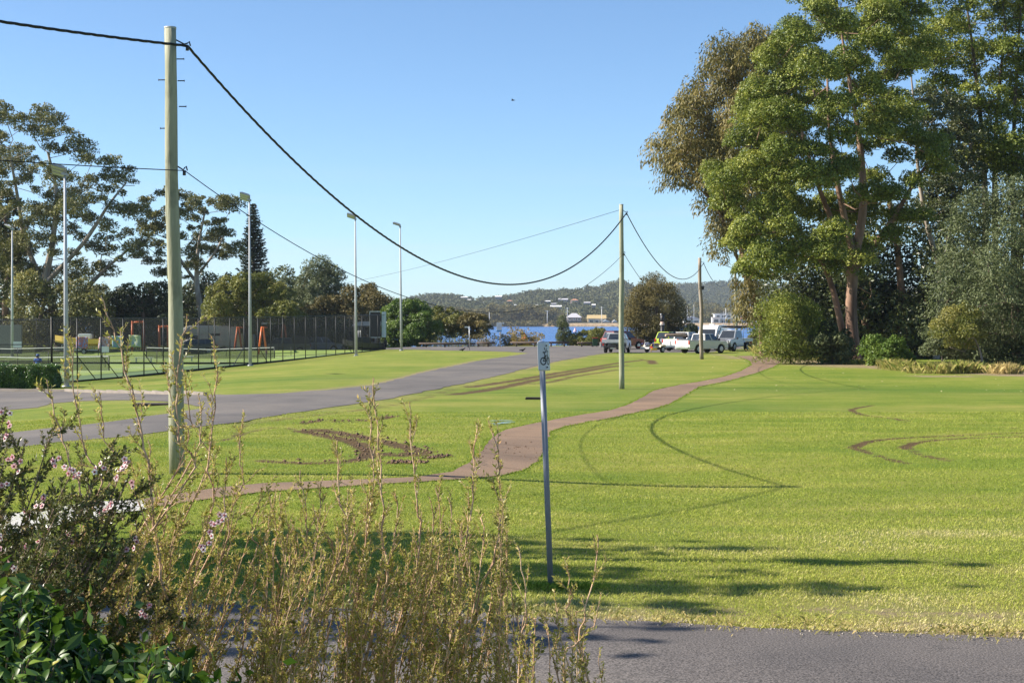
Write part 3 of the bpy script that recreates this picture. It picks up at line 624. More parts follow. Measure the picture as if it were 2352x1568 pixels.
tree('casuarina_tree', 'tall ragged casuarina left of the third light pole', 'tree', 205,
     [(690, 670), (705, 625), (735, 608), (768, 612), (790, 640), (790, 680), (800, 740), (700, 745)],
     [[(742, 805, 0, .35), (741, 740, 0, .28), (740, 650, 0, .12)]], 45, 1.2, 17000, .36, LM_CAS, BK_DARK, T=4, flat=.8, droop=.5, rt=.026, jit=.9, asp=.35)
tree('mixed_tree', 'mixed green tree behind the third light pole', 'tree', 200,
     [(700, 720), (740, 690), (790, 700), (800, 672), (850, 668), (885, 700), (890, 795), (700, 795)],
     [[(800, 805, 0, .3), (800, 750, 0, .2)], [(860, 805, 0, .2), (858, 750, 0, .15)]], 60, 1.1, 20000, .34, LM_CAS2, BK_DARK, T=4, flat=.8, rt=.022)
tree('wispy_tree', 'wispy half-bare treetop just left of the fourth light pole', 'tree', 210,
     [(822, 700), (832, 668), (850, 656), (868, 680), (870, 720), (825, 720)],
     [[(846, 805, 0, .15), (846, 730, 0, .1), (848, 680, 0, .04)]], 22, .6, 3500, .3, LM_CAS2, BK_PALE, T=1.5, flat=.9, rt=.02)
tree('dark_tree', 'dark low tree behind the parked utes', 'tree', 192,
     [(560, 760), (600, 730), (690, 735), (760, 740), (800, 760), (800, 798), (560, 798)],
     [[(640, 803, 0, .2), (640, 760, 0, .15)], [(740, 803, 0, .2), (740, 765, 0, .15)]], 45, 1.1, 14000, .35, LM_PINE, BK_DARK, T=3, flat=.8, rt=.02)
# scrub along the lake edge
tree('round_bush', 'bright green rounded bush beside the fourth light pole', 'bush', 186,
     [(885, 740), (895, 712), (925, 697), (955, 697), (985, 715), (1000, 750), (1000, 792), (960, 796), (890, 796)],
     [[(935, 802, 0, .15), (938, 765, 0, .12), (940, 730, 0, .06)]], 50, .85, 24000, .26, LM_BRIGHT, BK_DARK, T=3, flat=.75, rt=.02, shell=.65)
tree('lakeside_scrub', 'olive scrub with bare grey stems right of the bright bush', 'shrub', 190,
     [(990, 735), (1005, 706), (1040, 712), (1065, 720), (1062, 760), (1045, 772), (1000, 775)],
     [[(1012, 800, 0, .08), (1015, 760, 0, .05)], [(1035, 800, 1, .07), (1030, 750, 0, .04)], [(1052, 800, 0, .06), (1056, 750, 0, .03)]], 36, .6, 9000, .24, LM_YEL, BK_PALE, T=2.5, flat=.7, rt=.02)
tree('lakeside_scrub', 'olive topped scrub behind the street name sign', 'shrub', 187,
     [(1062, 735), (1075, 718), (1105, 720), (1128, 742), (1122, 768), (1070, 778)],
     [[(1082, 800, 0, .08), (1080, 760, 0, .05)], [(1105, 800, 0, .06), (1112, 760, 0, .03)]], 26, .6, 6500, .24, LM_CAS2, BK_PALE, T=2.5, flat=.7, rt=.018)
def bare_bush(label, Z, px, pyb, w, h, n=26, r=.03, mat=None, leaf=0, lm=None):
    b = P(px, pyb, Z); b[2] = float(gz(b[0], b[1])); root = empty('bare_bush', b, label=label, cat='bush'); A, B, ra, rb = [], [], [], []; tips = []
    sc = Z / F; W, H = w * sc, h * sc
    for i in range(n):
        p = V3(rng.normal() * W * .12, rng.normal() * W * .12, 0); d = unit(V3(rng.normal() * .45 * W / H, rng.normal() * .35, 1.)); L = H * rng.uniform(.6, 1); rr = r
        k = 5
        for j in range(k):
            q = p + d * L / k; A.append(p); B.append(q); ra.append(rr); rb.append(rr * .75)
            if j > 0:
                for _ in range(2):
                    s = unit(d + rng.normal(size=3) * .6); A.append(q); B.append(q + s * L * .22); ra.append(rr * .5); rb.append(rr * .2); tips.append(q + s * L * .2)
            p = q; rr *= .75; d = unit(d + rng.normal(size=3) * .18 + V3(0, 0, .05))
    v, f = segs(A, B, ra, rb, 4); mesh_np('trunk', v, f, mat or BK_PALE, root)
    if leaf:
        t = np.array(tips); t = t[t[:, 2] > H * .45] if len(t) else t
        p, d, nn, L, Wd, tint = clump_leaves(t, np.full(len(t), .3), leaf / max(len(t), 1), .2, .8); leaves('crown', p, d, nn, L, Wd, tint, lm, root)
    return root
bare_bush('leafless grey bush between the street sign and the white notice', 184, 1105, 797, 95, 62, 62, .035, leaf=900, lm=LM_CAS2)
bare_bush('leafless grey bush just right of the white notice board', 186, 1165, 797, 100, 46, 60, .03, leaf=1500, lm=LM_CAS2)
bare_bush('pale bare tree under the golden leaves by the water', 186, 1190, 797, 80, 64, 50, .045, leaf=4200, lm=LM_GOLD)
bare_bush('small bare twiggy bush left of the young conifer', 188, 1252, 796, 70, 38, 44, .02)
bare_bush('grey leafless scrub at the foot of the olive scrub', 183, 1030, 799, 120, 62, 74, .035, leaf=1500, lm=LM_YEL)
tree('young_conifer', 'small grey-green conifer standing alone against the water', 'tree', 186,
     [(1288, 735), (1298, 738), (1310, 770), (1310, 790), (1282, 790), (1282, 770)],
     [[(1295, 797, 0, .08), (1295, 760, 0, .05), (1294, 738, 0, .02)]], 30, .38, 8000, .17, LM_CAS, BK_DARK, T=.9, flat=1.1, rt=.01, asp=.25, jit=.9)
tree('mangrove_bush', 'yellow-green mangrove bush left of the red car', 'bush', 186,
     [(1312, 785), (1330, 765), (1352, 755), (1385, 758), (1400, 775), (1400, 794), (1312, 796)],
     [[(1358, 799, 0, .1), (1358, 775, 0, .05)]], 34, .55, 11000, .2, LM_YEL, BK_PALE, T=1.8, flat=.75, rt=.012)
tree('olive_casuarina', 'broad olive-brown casuarina with sparse top behind the lime car', 'tree', 184,
     [(1440, 790), (1436, 730), (1455, 690), (1475, 660), (1500, 655), (1540, 660), (1558, 700), (1575, 740), (1580, 775), (1570, 796), (1450, 797)],
     [[(1508, 800, 0, .3), (1510, 740, 0, .22), (1505, 680, 0, .1)], [(1530, 800, 0, .2), (1535, 740, 0, .15)]],
     95, .95, 40000, .24, LM_CAS2, BK_DARK, T=3.5, flat=.95, rt=.02, asp=.3, jit=.95, shell=.25, extra=[(1480, 645, 0), (1495, 638, 0), (1510, 640, 0), (1525, 645, 1), (1500, 650, 0)])
tree('waterside_shrub', 'green shrub behind the silver tray truck at the lake edge', 'shrub', 178,
     [(1712, 790), (1722, 770), (1745, 765), (1765, 775), (1770, 800), (1715, 800)],
     [[(1740, 802, 0, .08), (1740, 780, 0, .05)]], 20, .5, 6000, .18, LM_CAS2, BK_PALE, T=1.2, flat=.8, rt=.01)
tree('waterside_shrub', 'dark round shrub above the white van roof', 'shrub', 181,
     [(1560, 775), (1580, 755), (1600, 748), (1612, 765), (1612, 796), (1560, 798)],
     [[(1588, 800, 0, .08), (1588, 775, 0, .05)]], 22, .5, 7000, .2, LM_CAS, BK_DARK, T=1.4, flat=.8, rt=.01)
cb = []; rb_ = []
for i in range(260):
    px = rng.uniform(-120, 880); Y = rng.uniform(232, 300); top = 690 + 18 * math.sin(px * .02) + rng.random() * 40; c = P(px, top, Y); c[2] = -1.2 + (c[2] + 1.2) * rng.random() ** .8; cb.append(c); rb_.append(rng.uniform(1.3, 2.4))
p, d, nn, L, W, tint = clump_leaves(np.array(cb), np.array(rb_), 130, .55, .85, 0, .3, .55, jit=.8)
tag(leaves('lakeside_woodland', p, d, nn, L, W, tint, LM_DARK), 'dark woodland massed beyond the car park on the left', 'woodland', kind='stuff')
# Norfolk pine
def norfolk():
    Z = 230; b = P(585, 790, Z); b[2] = float(gz(b[0], b[1])); top = P(581, 468, Z)
    H = top[2] - b[2]; root = empty('norfolk_pine', b, label='narrow cone-shaped pine with tiered branches behind the second light pole', cat='tree')
    lean = (top[0] - b[0]) / H; mb = MB().tube([(0, 0, 0), (lean * H * .5, 0, H * .5), (lean * H, 0, H)], [.4, .25, .04], 8); mb.build('trunk', BK_DARK, root)
    c = []; d = []; A = []; B = []
    z = 6.
    while z < H - .2:
        t = (H - z) / (H - 9.); R = min(2.1, 2.8 * t ** .8) * rng.uniform(.85, 1.12); nb = 7; a0 = rng.random() * 6
        for k in range(nb):
            a = a0 + k * 2 * math.pi / nb + rng.normal() * .12; o = V3(math.cos(a), math.sin(a), 0); R_ = R * rng.uniform(.8, 1.1)
            s = np.linspace(.1, 1, max(3, int(R_ * 7)))
            pts = V3(lean * z, 0, z) + o * (s * R_)[:, None] + V3(0, 0, 1) * (-.25 * s + .42 * s ** 3)[:, None] * R_ * .8
            A.append(V3(lean * z, 0, z)); B.append(pts[-1])
            for p in pts:
                for side in (-1, 1, 0):
                    dd = unit(o * .8 + np.cross(o, V3(0, 0, 1)) * side * .9 + V3(0, 0, .25)); c.append(p + dd * .16); d.append(dd)
        z += .40 if z > H * .6 else .5
    v, f = segs(A, B, np.full(len(A), .05), np.full(len(A), .02), 4); mesh_np('fronds', v, f, BK_DARK, root)
    c = np.array(c); d = np.array(d); N = len(c)
    c2 = np.vstack([c, c + V3(0, 0, .05)]); d2 = np.vstack([d, unit(d + rng.normal(size=d.shape) * .4)])
    c2 = c2 + rng.normal(size=c2.shape) * .09; leaves('crown', c2, d2, V3(0, 0, 1) + rng.normal(size=c2.shape) * .6, .42, .16, rng.random(2 * N), LM_PINE, root)
norfolk()

# ------------------------------------------------------------------ far shore and hill woodland
HOUSES = [(1066, 686, 16, 5, 'w'), (1078, 691, 12, 4, 'w'), (1114, 698, 9, 5, 'w'), (1145, 685, 16, 6, 'w'), (1171, 695, 17, 6, 'p'), (1232, 703, 11, 4, 'w'), (1258, 695, 13, 5, 'w'), (1272, 700, 12, 4, 'g'),
          (1294, 693, 22, 8, 'b'), (1277, 709, 27, 8, 'w'), (1320, 695, 18, 9, 'p'), (1349, 699, 15, 6, 'g'), (1364, 704, 9, 6, 'w'), (1183, 703, 9, 4, 'w')]
def hill_hit(px, py):
    for Y in np.linspace(Y0, Y1, 400):
        if hillz(px, Y) >= P(px, py, Y)[2]: return Y
    return Y1 * .93
for k in range(len(HOUSES)):
    h = HOUSES[k]; HOUSES[k] = (*h, hill_hit(h[0], h[1] + 2) - 4)
def far_woods():
    cen = []; rad = []
    # hill coat
    px = rng.uniform(820, 2420, 7000); px = px[(px < 1800) | (rng.random(7000) < .25)]; Y = Y0 + 20 + (Y1 - Y0 - 10) * rng.random(len(px)) ** .75
    z = hillz(px, Y); r = rng.uniform(3.5, 7.5, len(px))
    cen.append(np.c_[(px - CX) / F * Y, Y, z + r * .35]); rad.append(r)
    px = rng.uniform(1320, 2420, 2600); Y = Y1 + 200 + (Y2 - Y1 - 150) * rng.random(2600); z = hillz(px, Y); r = rng.uniform(6, 10, 2600)
    cen.append(np.c_[(px - CX) / F * Y, Y, z + r * .25]); rad.append(r)
    C = np.vstack(cen); R = np.concatenate(rad); qx, qy = to_px(C[:, 0], C[:, 1], C[:, 2]); rp = R / C[:, 1] * F
    keep = np.ones(len(C), bool)
    for hx, hy, hw, hh, _, hY in HOUSES:
        keep &= ~((np.abs(qx - hx) < hw / 2 + rp * .7) & (qy < hy + 5) & (qy > hy - hh - 6) & (C[:, 1] < hY + 12))
    C, R = C[keep], R[keep]
    return C, R
C, R = far_woods(); Fw = (C[:, 1] > Y1 + 50)
LM_HILL = leafmat('hill_trees', [(0, (.04, .05, .024)), (.5, (.095, .105, .045)), (1, (.18, .17, .075))], .7, .15, .1)
p, d, nn, L, W, tint = clump_leaves(C, R, 42, 2.6, .8, 0, .6, .75, jit=.6)
tag(leaves('hill_woodland', p, d, nn, L, W, tint, LM_HILL), 'scrubby forest covering the far hills', 'woodland', kind='stuff')
# shore woodland: each stretch of bank trees reads as one mass
cen = []; rad = []; tb = []
tops = [(860, 700), (920, 700), (1000, 706), (1040, 702), (1100, 710), (1140, 694), (1175, 700), (1200, 695), (1240, 700), (1270, 708), (1300, 720), (1340, 724), (1400, 715), (1440, 700)]
for i in range(330):
    px = rng.uniform(860, 1440); top = np.interp(px, [t[0] for t in tops], [t[1] for t in tops]) + abs(rng.normal()) * 9
    if 1286 < px < 1425: top = max(top, 728 + rng.uniform(0, 4))
    Y = rng.uniform(1362, 1470) if px < 1285 else rng.uniform(1400, 1480)
    H = (743 - top) / F * Y; base = 1.5
    for _ in range(int(5 + H * .8)):
        t = rng.random() ** .7; rr = rng.uniform(1.6, 3.2); cen.append(((px - CX) / F * Y + rng.normal() * 3.2, Y + rng.normal() * 3, base + H * (.12 + .85 * t) - rr * .4)); rad.append(rr)
for i in range(150):   # mangrove fringe
    px = rng.choice([rng.uniform(1110, 1290), rng.uniform(870, 1110)]); Y = rng.uniform(1348, 1358); rr = rng.uniform(1.5, 2.6); cen.append(((px - CX) / F * Y, Y, WZ + rr * .9)); rad.append(rr)
    cen.append(((px - CX) / F * Y + 2, Y + 4, WZ + 1.5 + rr)); rad.append(rr)
for i in range(300):   # right-hand bank greenery behind the houses
    px = rng.uniform(1420, 1900); Y = rng.uniform(1420, 1520); top = 700 + 10 * math.sin(px * .03) + rng.random() * 30; H = (743 - top) / F * Y
    for _ in range(4): rr = rng.uniform(2, 3.6); cen.append(((px - CX) / F * Y + rng.normal() * 3, Y, 1.5 + H * rng.random())); rad.append(rr)
LM_SHORE = leafmat('shore_trees', [(0, (.06, .062, .022)), (.5, (.17, .15, .06)), (1, (.28, .23, .10))], .7, .2, .15)
p, d, nn, L, W, tint = clump_leaves(np.array(cen), np.array(rad), 34, 1.25, .85, 0, .5, .7, jit=.7)
tag(leaves('shore_woodland', p, d, nn, L, W, tint, LM_SHORE), 'brown-green trees massed along the far bank of the lake', 'woodland', kind='stuff')

# houses
M_W = plain('white_paint', (.78, .77, .74), .6, var=.05); M_CREAM = plain('cream_wall', (.6, .5, .36), .7); M_BRICK = plain('brown_brick', (.16, .11, .1), .8)
M_ROOFG = plain('grey_metal_roof', (.52, .5, .52), .5, var=.06); M_ROOFT = plain('tan_roof', (.5, .37, .17), .7); M_ROOFO = plain('terracotta_roof', (.45, .22, .12), .7)
M_PINK = plain('pink_wall', (.55, .36, .3), .7); M_GLASSD = plain('dark_window_glass', (.03, .035, .04), .12, spec=.8); M_BLUE = plain('blue_grey_wall', (.13, .16, .22), .7)
def house(label, px, pyb, wpx, hpx, Y, wall, roof, style='gable', storeys=1, rz=0, deep=8., zbase=None, win=3, deck=False):
    b = P(px, pyb, Y); W = wpx / F * Y; H = hpx / F * Y; r = empty('house', b, rz, label, 'house')
    hw = H * (.62 if style != 'flat' else .9)
    MB().box((0, deep / 2, hw / 2 - .6), (W * .92, deep, hw + 1.2)).build('wall', wall, r)
    mb = MB()
    if style == 'hip':
        e = W * .5; vs = [(-e, -.6, hw), (e, -.6, hw), (e, deep + .6, hw), (-e, deep + .6, hw), (-W * .15, deep / 2, H), (W * .15, deep / 2, H)]
        mb.add(vs, [(0, 1, 5, 4), (1, 2, 5), (2, 3, 4, 5), (3, 0, 4), (3, 2, 1, 0)])
    elif style == 'gable': mb.prism([(-W * .52, hw - .1), (W * .52, hw - .1), (0, H)], 'y', -.6, deep + .6)
    elif style == 'long': mb.prism([(-.7, hw), (deep + .7, hw), (deep / 2, H)], 'x', -W * .5, W * .5)
    else: mb.prism([(-W * .5, hw), (W * .5, hw + H * .06), (W * .5, H), (-W * .5, H * .93)], 'y', -1.2, deep + .5)
    mb.build('roof', roof, r)
    for s in range(storeys):
        z = hw * (s + .5) / storeys
        for k in range(win):
            x = (k + .5) / win * W * .86 - W * .43
            f = MB().box((x, -.06, z), (W * .86 / win * .7, .12, hw / storeys * .55)).build('window', M_W, r)
            MB().box((x, -.14, z), (W * .86 / win * .58, .1, hw / storeys * .42)).build('pane', M_GLASSD, f)
    if deck:
        MB().box((0, -1.5, hw * .5), (W, 2.6, .2)).build('balcony', M_W, r)
    return r
cols = {'w': (M_BLUE, M_W), 'p': (M_PINK, M_ROOFO), 'g': (M_BLUE, M_ROOFG), 'b': (M_BLUE, M_ROOFG)}
hl = ['white-roofed house highest on the ridge at the left', 'white-roofed house just below the highest left one', 'small white-gabled house halfway down the left hillside', 'pale house under the flat-topped ridge tree', 'pink-roofed house left of centre on the hillside',
      'small white house above the far bank, left of the cluster', 'white-roofed house at the left of the hillside cluster', 'grey house between the white and the blue-grey ones', 'wide blue-grey house, largest of the upper cluster', 'broad white-roofed house lowest in the hillside cluster',
      'pink-roofed house right of the blue-grey one', 'grey-roofed house on the right slope', 'small white cottage, rightmost on the hillside', 'little white house below the pink-roofed left one']
for (hx, hy, hw, hh, c, hY), lab in zip(HOUSES, hl):
    house(lab, hx, hy, hw, hh, hY, cols[c][0], cols[c][1], 'long' if c != 'p' else 'hip', deep=9, win=2)
house('brown lakeside house with grey hip roof and glazed lower rooms', 1319, 745, 36, 26, 1392, M_BRICK, M_ROOFG, 'hip', 2, deep=10, deck=True)
house('cream lakeside house with long tan roof', 1371, 745, 44, 22, 1396, M_CREAM, M_ROOFT, 'long', 1, deep=9)
house('small pink and white lakeside house right of the tan roof', 1392, 746, 20, 12, 1388, M_PINK, M_W, 'gable', 1, deep=5, win=2)
house('tiny pink cottage beside the second utility pole', 1412, 746, 12, 12, 1388, M_PINK, M_W, 'gable', 1, deep=5, win=1)
house('white boat shed among masts across the water', 1590, 744, 42, 18, 1392, M_W, M_ROOFG, 'gable', 1, deep=9, win=2)
house('large white two-storey flat-roofed waterfront house', 1668, 745, 58, 27, 1394, M_W, M_W, 'flat', 2, deep=10, win=4, deck=True)
house('low white annexe left of the big flat-roofed house', 1645, 745, 20, 18, 1385, M_W, M_ROOFG, 'flat', 1, deep=7, win=1)
house('orange-roofed waterfront house right of the flat-roofed one', 1722, 744, 46, 20, 1392, M_CREAM, M_ROOFO, 'long', 1, deep=9)
M_GALV = plain('galvanised_steel', (.42, .44, .45), .45, .6, var=.1); M_DKPOST = plain('weathered_pole', (.2, .17, .14), .9)
def far_pole(label, px, top, base, Y, arms=3):
    b = P(px, base, Y); h = (base - top) / F * Y; r = empty('power_pole', b, label=label, cat='power pole')
    MB().tube([(0, 0, -1), (0, 0, h)], [.28, .2], 6).build('pole', M_W, r)
    for k in range(arms): MB().box((0, 0, h * (.95 - .2 * k)), (4.2 - .6 * k, .25, .25)).build('cross_arm', M_W, r)
far_pole('power pole with three cross arms left of the brown lakeside house', 1303, 706, 745, 1370)
far_pole('tall pale power pole right of the tan-roofed house', 1382, 704, 745, 1372, 1)
far_pole('pale pole among the bank trees above the golden bush', 1257, 713, 741, 1356, 1)
far_pole('thin pale pole behind the white notice board', 1124, 716, 736, 1356, 0)
far_pole('pair-standing pole left of the fourth utility pole', 1667, 700, 745, 1376, 1)
def sailboat(label, px, pyb, wpx, mast, Y=1300):
    b = P(px, pyb, Y); b[2] = WZ; W = wpx / F * Y; r = empty('sailing_boat', b, label=label, cat='boat')
    MB().prism([(-W * .5, .2), (-W * .42, -.3), (W * .4, -.3), (W * .55, 1.1), (-W * .5, .9)], 'y', -1.2, 1.2).build('hull', M_W, r, .1)
    MB().box((-W * .05, 0, 1.3), (W * .4, 1.6, .8)).build('cabin', M_W, r)
    MB().tube([(W * .05, 0, 1), (W * .05, 0, mast)], [.14, .1], 6).build('mast', M_W, r)
    MB().tube([(W * .05, 0, 2.2), (-W * .4, 0, 2.3)], .09, 6).build('boom', M_W, r)
sailboat('moored yacht with the leftmost mast by the boat shed', 1578, 749, 16, 17)
sailboat('moored yacht with a stayed mast right of the boat shed', 1593, 749, 16, 19, 1310)
sailboat('white moored boat in front of the big flat-roofed house', 1662, 750, 13, 13, 1290)
sailboat('white moored boat at the right end of the open water', 1736, 750, 14, 6, 1290)

# ------------------------------------------------------------------ utility poles and cables
def pole_mat(name, c1, c2, c3):
    m, nt, b = new_mat(name); co = coords(nt, (1, 1, .12)); n = noise(nt, 6, 5, .6, co); n2 = noise(nt, 1.4, 4, .6, coords(nt, (1, 1, .5)))
    r = ramp(nt, [(.3, c1), (.65, c2)]); nt.links.new(n.outputs[0], r.inputs[0])
    q = math_n(nt, 'MULTIPLY', math_n(nt, 'SUBTRACT', n2.outputs[0], .55), 8, True)
    nt.links.new(mix(nt, math_n(nt, 'MULTIPLY', q, .85), r.outputs[0], c3), b.inputs['Base Color']); b.inputs['Roughness'].default_value = .75
    sp_ = noise(nt, 26, 3, .5, coords(nt, (1, 1, .02))); h_ = math_n(nt, 'ADD', n.outputs[0], math_n(nt, 'MULTIPLY', math_n(nt, 'SUBTRACT', sp_.outputs[0], .62), 6, True))
    bump(nt, b, h_, .9, .03); return m
M_PGREEN = pole_mat('treated_green_timber', (.225, .23, .145), (.35, .345, .24), (.10, .105, .07))
M_PGREY = pole_mat('weathered_grey_timber', (.2, .16, .12), (.34, .28, .22), (.1, .08, .06))
M_CABLE = plain('black_cable', (.012, .012, .014), .5, spec=.3); M_STEEL = plain('dark_steel_fitting', (.05, .05, .055), .45, .6); M_CAP = plain('pole_cap', (.45, .46, .42), .5)
def upole(label, bx, by, tx, ty, r0, r1, mat, Z=None, pegs=(), bracket=None, low=None, wob=.02, box=None):
    b = G(bx, by) if Z is None else P(bx, by, Z)
    if Z is not None: b[2] = float(gz(b[0], b[1]))
    t = P(tx, ty, b[1]); H = t[2] - b[2]; root = empty('utility_pole', b, label=label, cat='utility pole')
    pts = []; rs = []
    for i in range(13):
        u = i / 12; pts.append(((t[0] - b[0]) * u + wob * math.sin(u * 9 + bx) * math.sin(math.pi * u), wob * math.sin(u * 5) * .6, H * u - (.05 if i == 0 else 0)))
        rs.append((r0 + (r1 - r0) * u) * (1 + .025 * math.sin(i * 2.3 + bx)))
    MB().tube(pts, rs, 16).build('pole', mat, root)
    MB().tube([(pts[-1][0], 0, H - .002), (pts[-1][0], 0, H + .035)], r1 * 1.06, 16).build('cap', M_CAP, root)
    at = lambda px, py: P(px, py, b[1]) - b
    for (x1, x2, y) in pegs:
        a = at(x1, y); c = at(x2, y); MB().tube([a, c], .011, 6).tube([c - (c - a) * .06, c], .02, 6).build('step_peg', M_STEEL, root)
    ends = []
    for br in (bracket, low):
        if br:
            a, c = at(*br[0]), at(*br[1]); k = V3(.0, 0, .05)
            MB().tube([a - (c - a) * .8, a, c * .7 + a * .3, c + k, c + k * 1.6 + V3(.03, 0, 0), c + V3(.05, 0, .0)], .013, 6).tube([c - V3(0, .03, 0), c - V3(0, .03, .09)], .03, 8).build('cable_hook', M_STEEL, root)
            ends.append(b + c)
    if box: c = at(*box); MB().box(c, (.2, .2, .25)).box(c - V3(.08, 0, .12), (.12, .14, .08)).build('cable_clamp', M_STEEL, root)
    return b, ends, root
b1, e1, p1 = upole('tall green treated timber utility pole nearest the camera, with step pegs', 407, 1087, 391, 67, .145, .105, M_PGREEN,
    pegs=[(406, 423, 136), (382, 364, 184), (408, 424, 186), (411, 428, 245), (384, 368, 295)], bracket=((404, 92), (431, 106)), low=((414, 386), (424, 392)))
MB().tube([P(385, 640, b1[1]) - b1, P(384, 300, b1[1]) - b1 + V3(.01, 0, 0)], .014, 6).build('conduit', M_GALV, p1)
b2, e2, p2 = upole('slender green utility pole in the middle of the lawn', 1428, 893, 1427, 471, .115, .085, M_PGREEN, bracket=((1430, 482), (1439, 489)), low=((1430, 580), (1433, 582)), wob=.015)
b3, e3, p3 = upole('short grey timber utility pole in front of the white ute', 1612, 825, 1607, 593, .15, .12, M_PGREY, bracket=((1609, 599), (1616, 604)), wob=.06, box=(1614, 661))
b4, e4, p4 = upole('green utility pole at the lake edge behind the silver truck', 1693, 798, 1688, 612, .17, .14, M_PGREEN, Z=172, bracket=((1688, 616), (1684, 622)), wob=.03, box=(1688, 700))
M_CONC2 = plain('collar_concrete', (.3, .3, .28), .9)
def span(name, label, A, B, r, thru=None, sag=None, n=48):
    A = np.array(A); B = np.array(B)
    if thru is not None:
        best = None
        for t in np.linspace(.02, .98, 400):
            q = A + (B - A) * t; px, _ = to_px(*q)
            if best is None or abs(px - thru[0]) < best[0]: best = (abs(px - thru[0]), t, q)
        _, t, q = best; z = P(thru[0], thru[1], q[1])[2]; sag = (q[2] - z) / (4 * t * (1 - t))
    ts = np.linspace(0, 1, n); pts = A + (B - A) * ts[:, None]; pts[:, 2] -= 4 * sag * ts * (1 - ts)
    mb = MB(); c = pts.mean(0)
    if r > .02:   # bundled cable: strands twisted round each other
        pts2 = []
        dn_ = 6; tt = np.linspace(0, 1, n * dn_); pp = A + (B - A) * tt[:, None]; pp[:, 2] -= 4 * sag * tt * (1 - tt)
        L = np.linalg.norm(B - A); mb = MB()
        for k in range(3):
            ph = tt * L / .9 * 2 * math.pi + k * 2.1; mb.tube(pp + np.c_[np.cos(ph), 0 * ph, np.sin(ph)] * r * .5, r * .58, 5, False)
    else: mb.tube(pts, r, 5, False)
    o = mb.build(name, M_CABLE); tag(o, label, 'cable'); return o
PB = np.array([-19., 1., 7.9])      # the line goes on to a pole behind the camera
span('overhead_cable', 'thick twisted black cable sagging between the two green poles', e1[0], e2[0], .026, thru=(1186, 653))
span('overhead_cable', 'thick black cable running off the top left corner from the nearest pole', e1[0], PB, .026, thru=(200, 78))
span('overhead_cable', 'thin lower cable from the nearest pole down past the light poles to the second pole', e1[1], e2[1], .009, thru=(1000, 701))
span('overhead_cable', 'thin lower cable running left from the nearest pole out of the frame', e1[1], PB - V3(0, 0, 2.3), .009, thru=(200, 381))
span('overhead_cable', 'cable from the slender pole dipping to the short grey pole', e2[0], e3[0], .022, thru=(1565, 641))
span('overhead_cable', 'thin low cable between the slender pole and the short grey pole', e2[1], P(1607, 662, b3[1]), .012, thru=(1475, 645))
span('overhead_cable', 'cable from the short grey pole to the pole at the lake edge', e3[0], e4[0], .024, thru=(1650, 656))
span('overhead_cable', 'long thin cable rising from the left-hand trees to the top of the slender pole', P(690, 662, 205), P(1424, 482, b2[1]), .010, thru=(1000, 604))

# ------------------------------------------------------------------ tennis court, fences, light poles
A0 = np.array(G(119, 882)[:2]); N0 = np.array(G(885, 802.6)[:2]); sdir = (N0 - A0) / np.linalg.norm(N0 - A0); LS = np.linalg.norm(N0 - A0)
ldir = np.array([-sdir[1], sdir[0]])
def court_mat():
    m, nt, b = new_mat('court_grass'); co = coords(nt); n = noise(nt, .25, 4, .5, co); f = noise(nt, 20, 3, .6, co)
    r = ramp(nt, [(.3, (.16, .24, .05)), (.7, (.23, .30, .06))]); nt.links.new(n.outputs[0], r.inputs[0])
    nt.links.new(r.outputs[0], b.inputs['Base Color']); b.inputs['Roughness'].default_value = .9; bump(nt, b, f.outputs[0], .5, .01); return m
M_COURT = court_mat(); M_COURT2 = plain('court_apron_green', (.10, .16, .06), .9, var=.1, scale=1); M_LINE = plain('line_white', (.75, .75, .7), .7)
cp = lambda s_, l_: tuple(A0 + sdir * s_ + ldir * l_)
WID = 62.
drape('court_apron', [cp(0, 0), cp(LS, 0), cp(LS, WID), cp(0, WID)], .03, M_COURT2, 3)
play = [cp(LS * .52, .8), cp(LS - 1, .8), cp(LS - 1, WID), cp(LS * .52, WID)]; drape('court', play, .036, M_COURT, 3)
play2 = [cp(13, 4), cp(LS * .49, 4), cp(LS * .49, WID), cp(13, WID)]; drape('court', play2, .036, M_COURT, 3)
def lay_lines(name, lns, w=.09):
    mb = MB()
    for (a, b_) in lns:
        a, b_ = np.array(a), np.array(b_); n = max(1, int(np.linalg.norm(b_ - a) / 2)); d = (b_ - a) / n; t = np.array([-d[1], d[0]]) / np.linalg.norm(d) * w / 2
        for i in range(n):
            q = [a + d * i - t, a + d * (i + 1) - t, a + d * (i + 1) + t, a + d * i + t]; mb.add([(p[0], p[1], float(gz(*p)) + .042) for p in q], [(0, 1, 2, 3)])
    tag(mb.build(name, M_LINE), kind='structure')
ln = []
for l0 in (7., 27., 47.):
    for (s0, s1) in ((LS * .52 + 3, LS - 5), (14, LS * .49 - 3)):
        ln += [(cp(s0, l0), cp(s1, l0)), (cp(s0, l0 + 11), cp(s1, l0 + 11)), (cp(s0, l0 + 1.4), cp(s1, l0 + 1.4)), (cp(s0, l0 + 9.6), cp(s1, l0 + 9.6)), (cp(s0, l0), cp(s0, l0 + 11)), (cp(s1, l0), cp(s1, l0 + 11)), (cp((s0 + s1) / 2 - 6.4, l0 + 1.4), cp((s0 + s1) / 2 - 6.4, l0 + 9.6))]
lay_lines('court_lines', ln)
M_FENCE = plain('black_fence_pipe', (.012, .014, .013), .5)
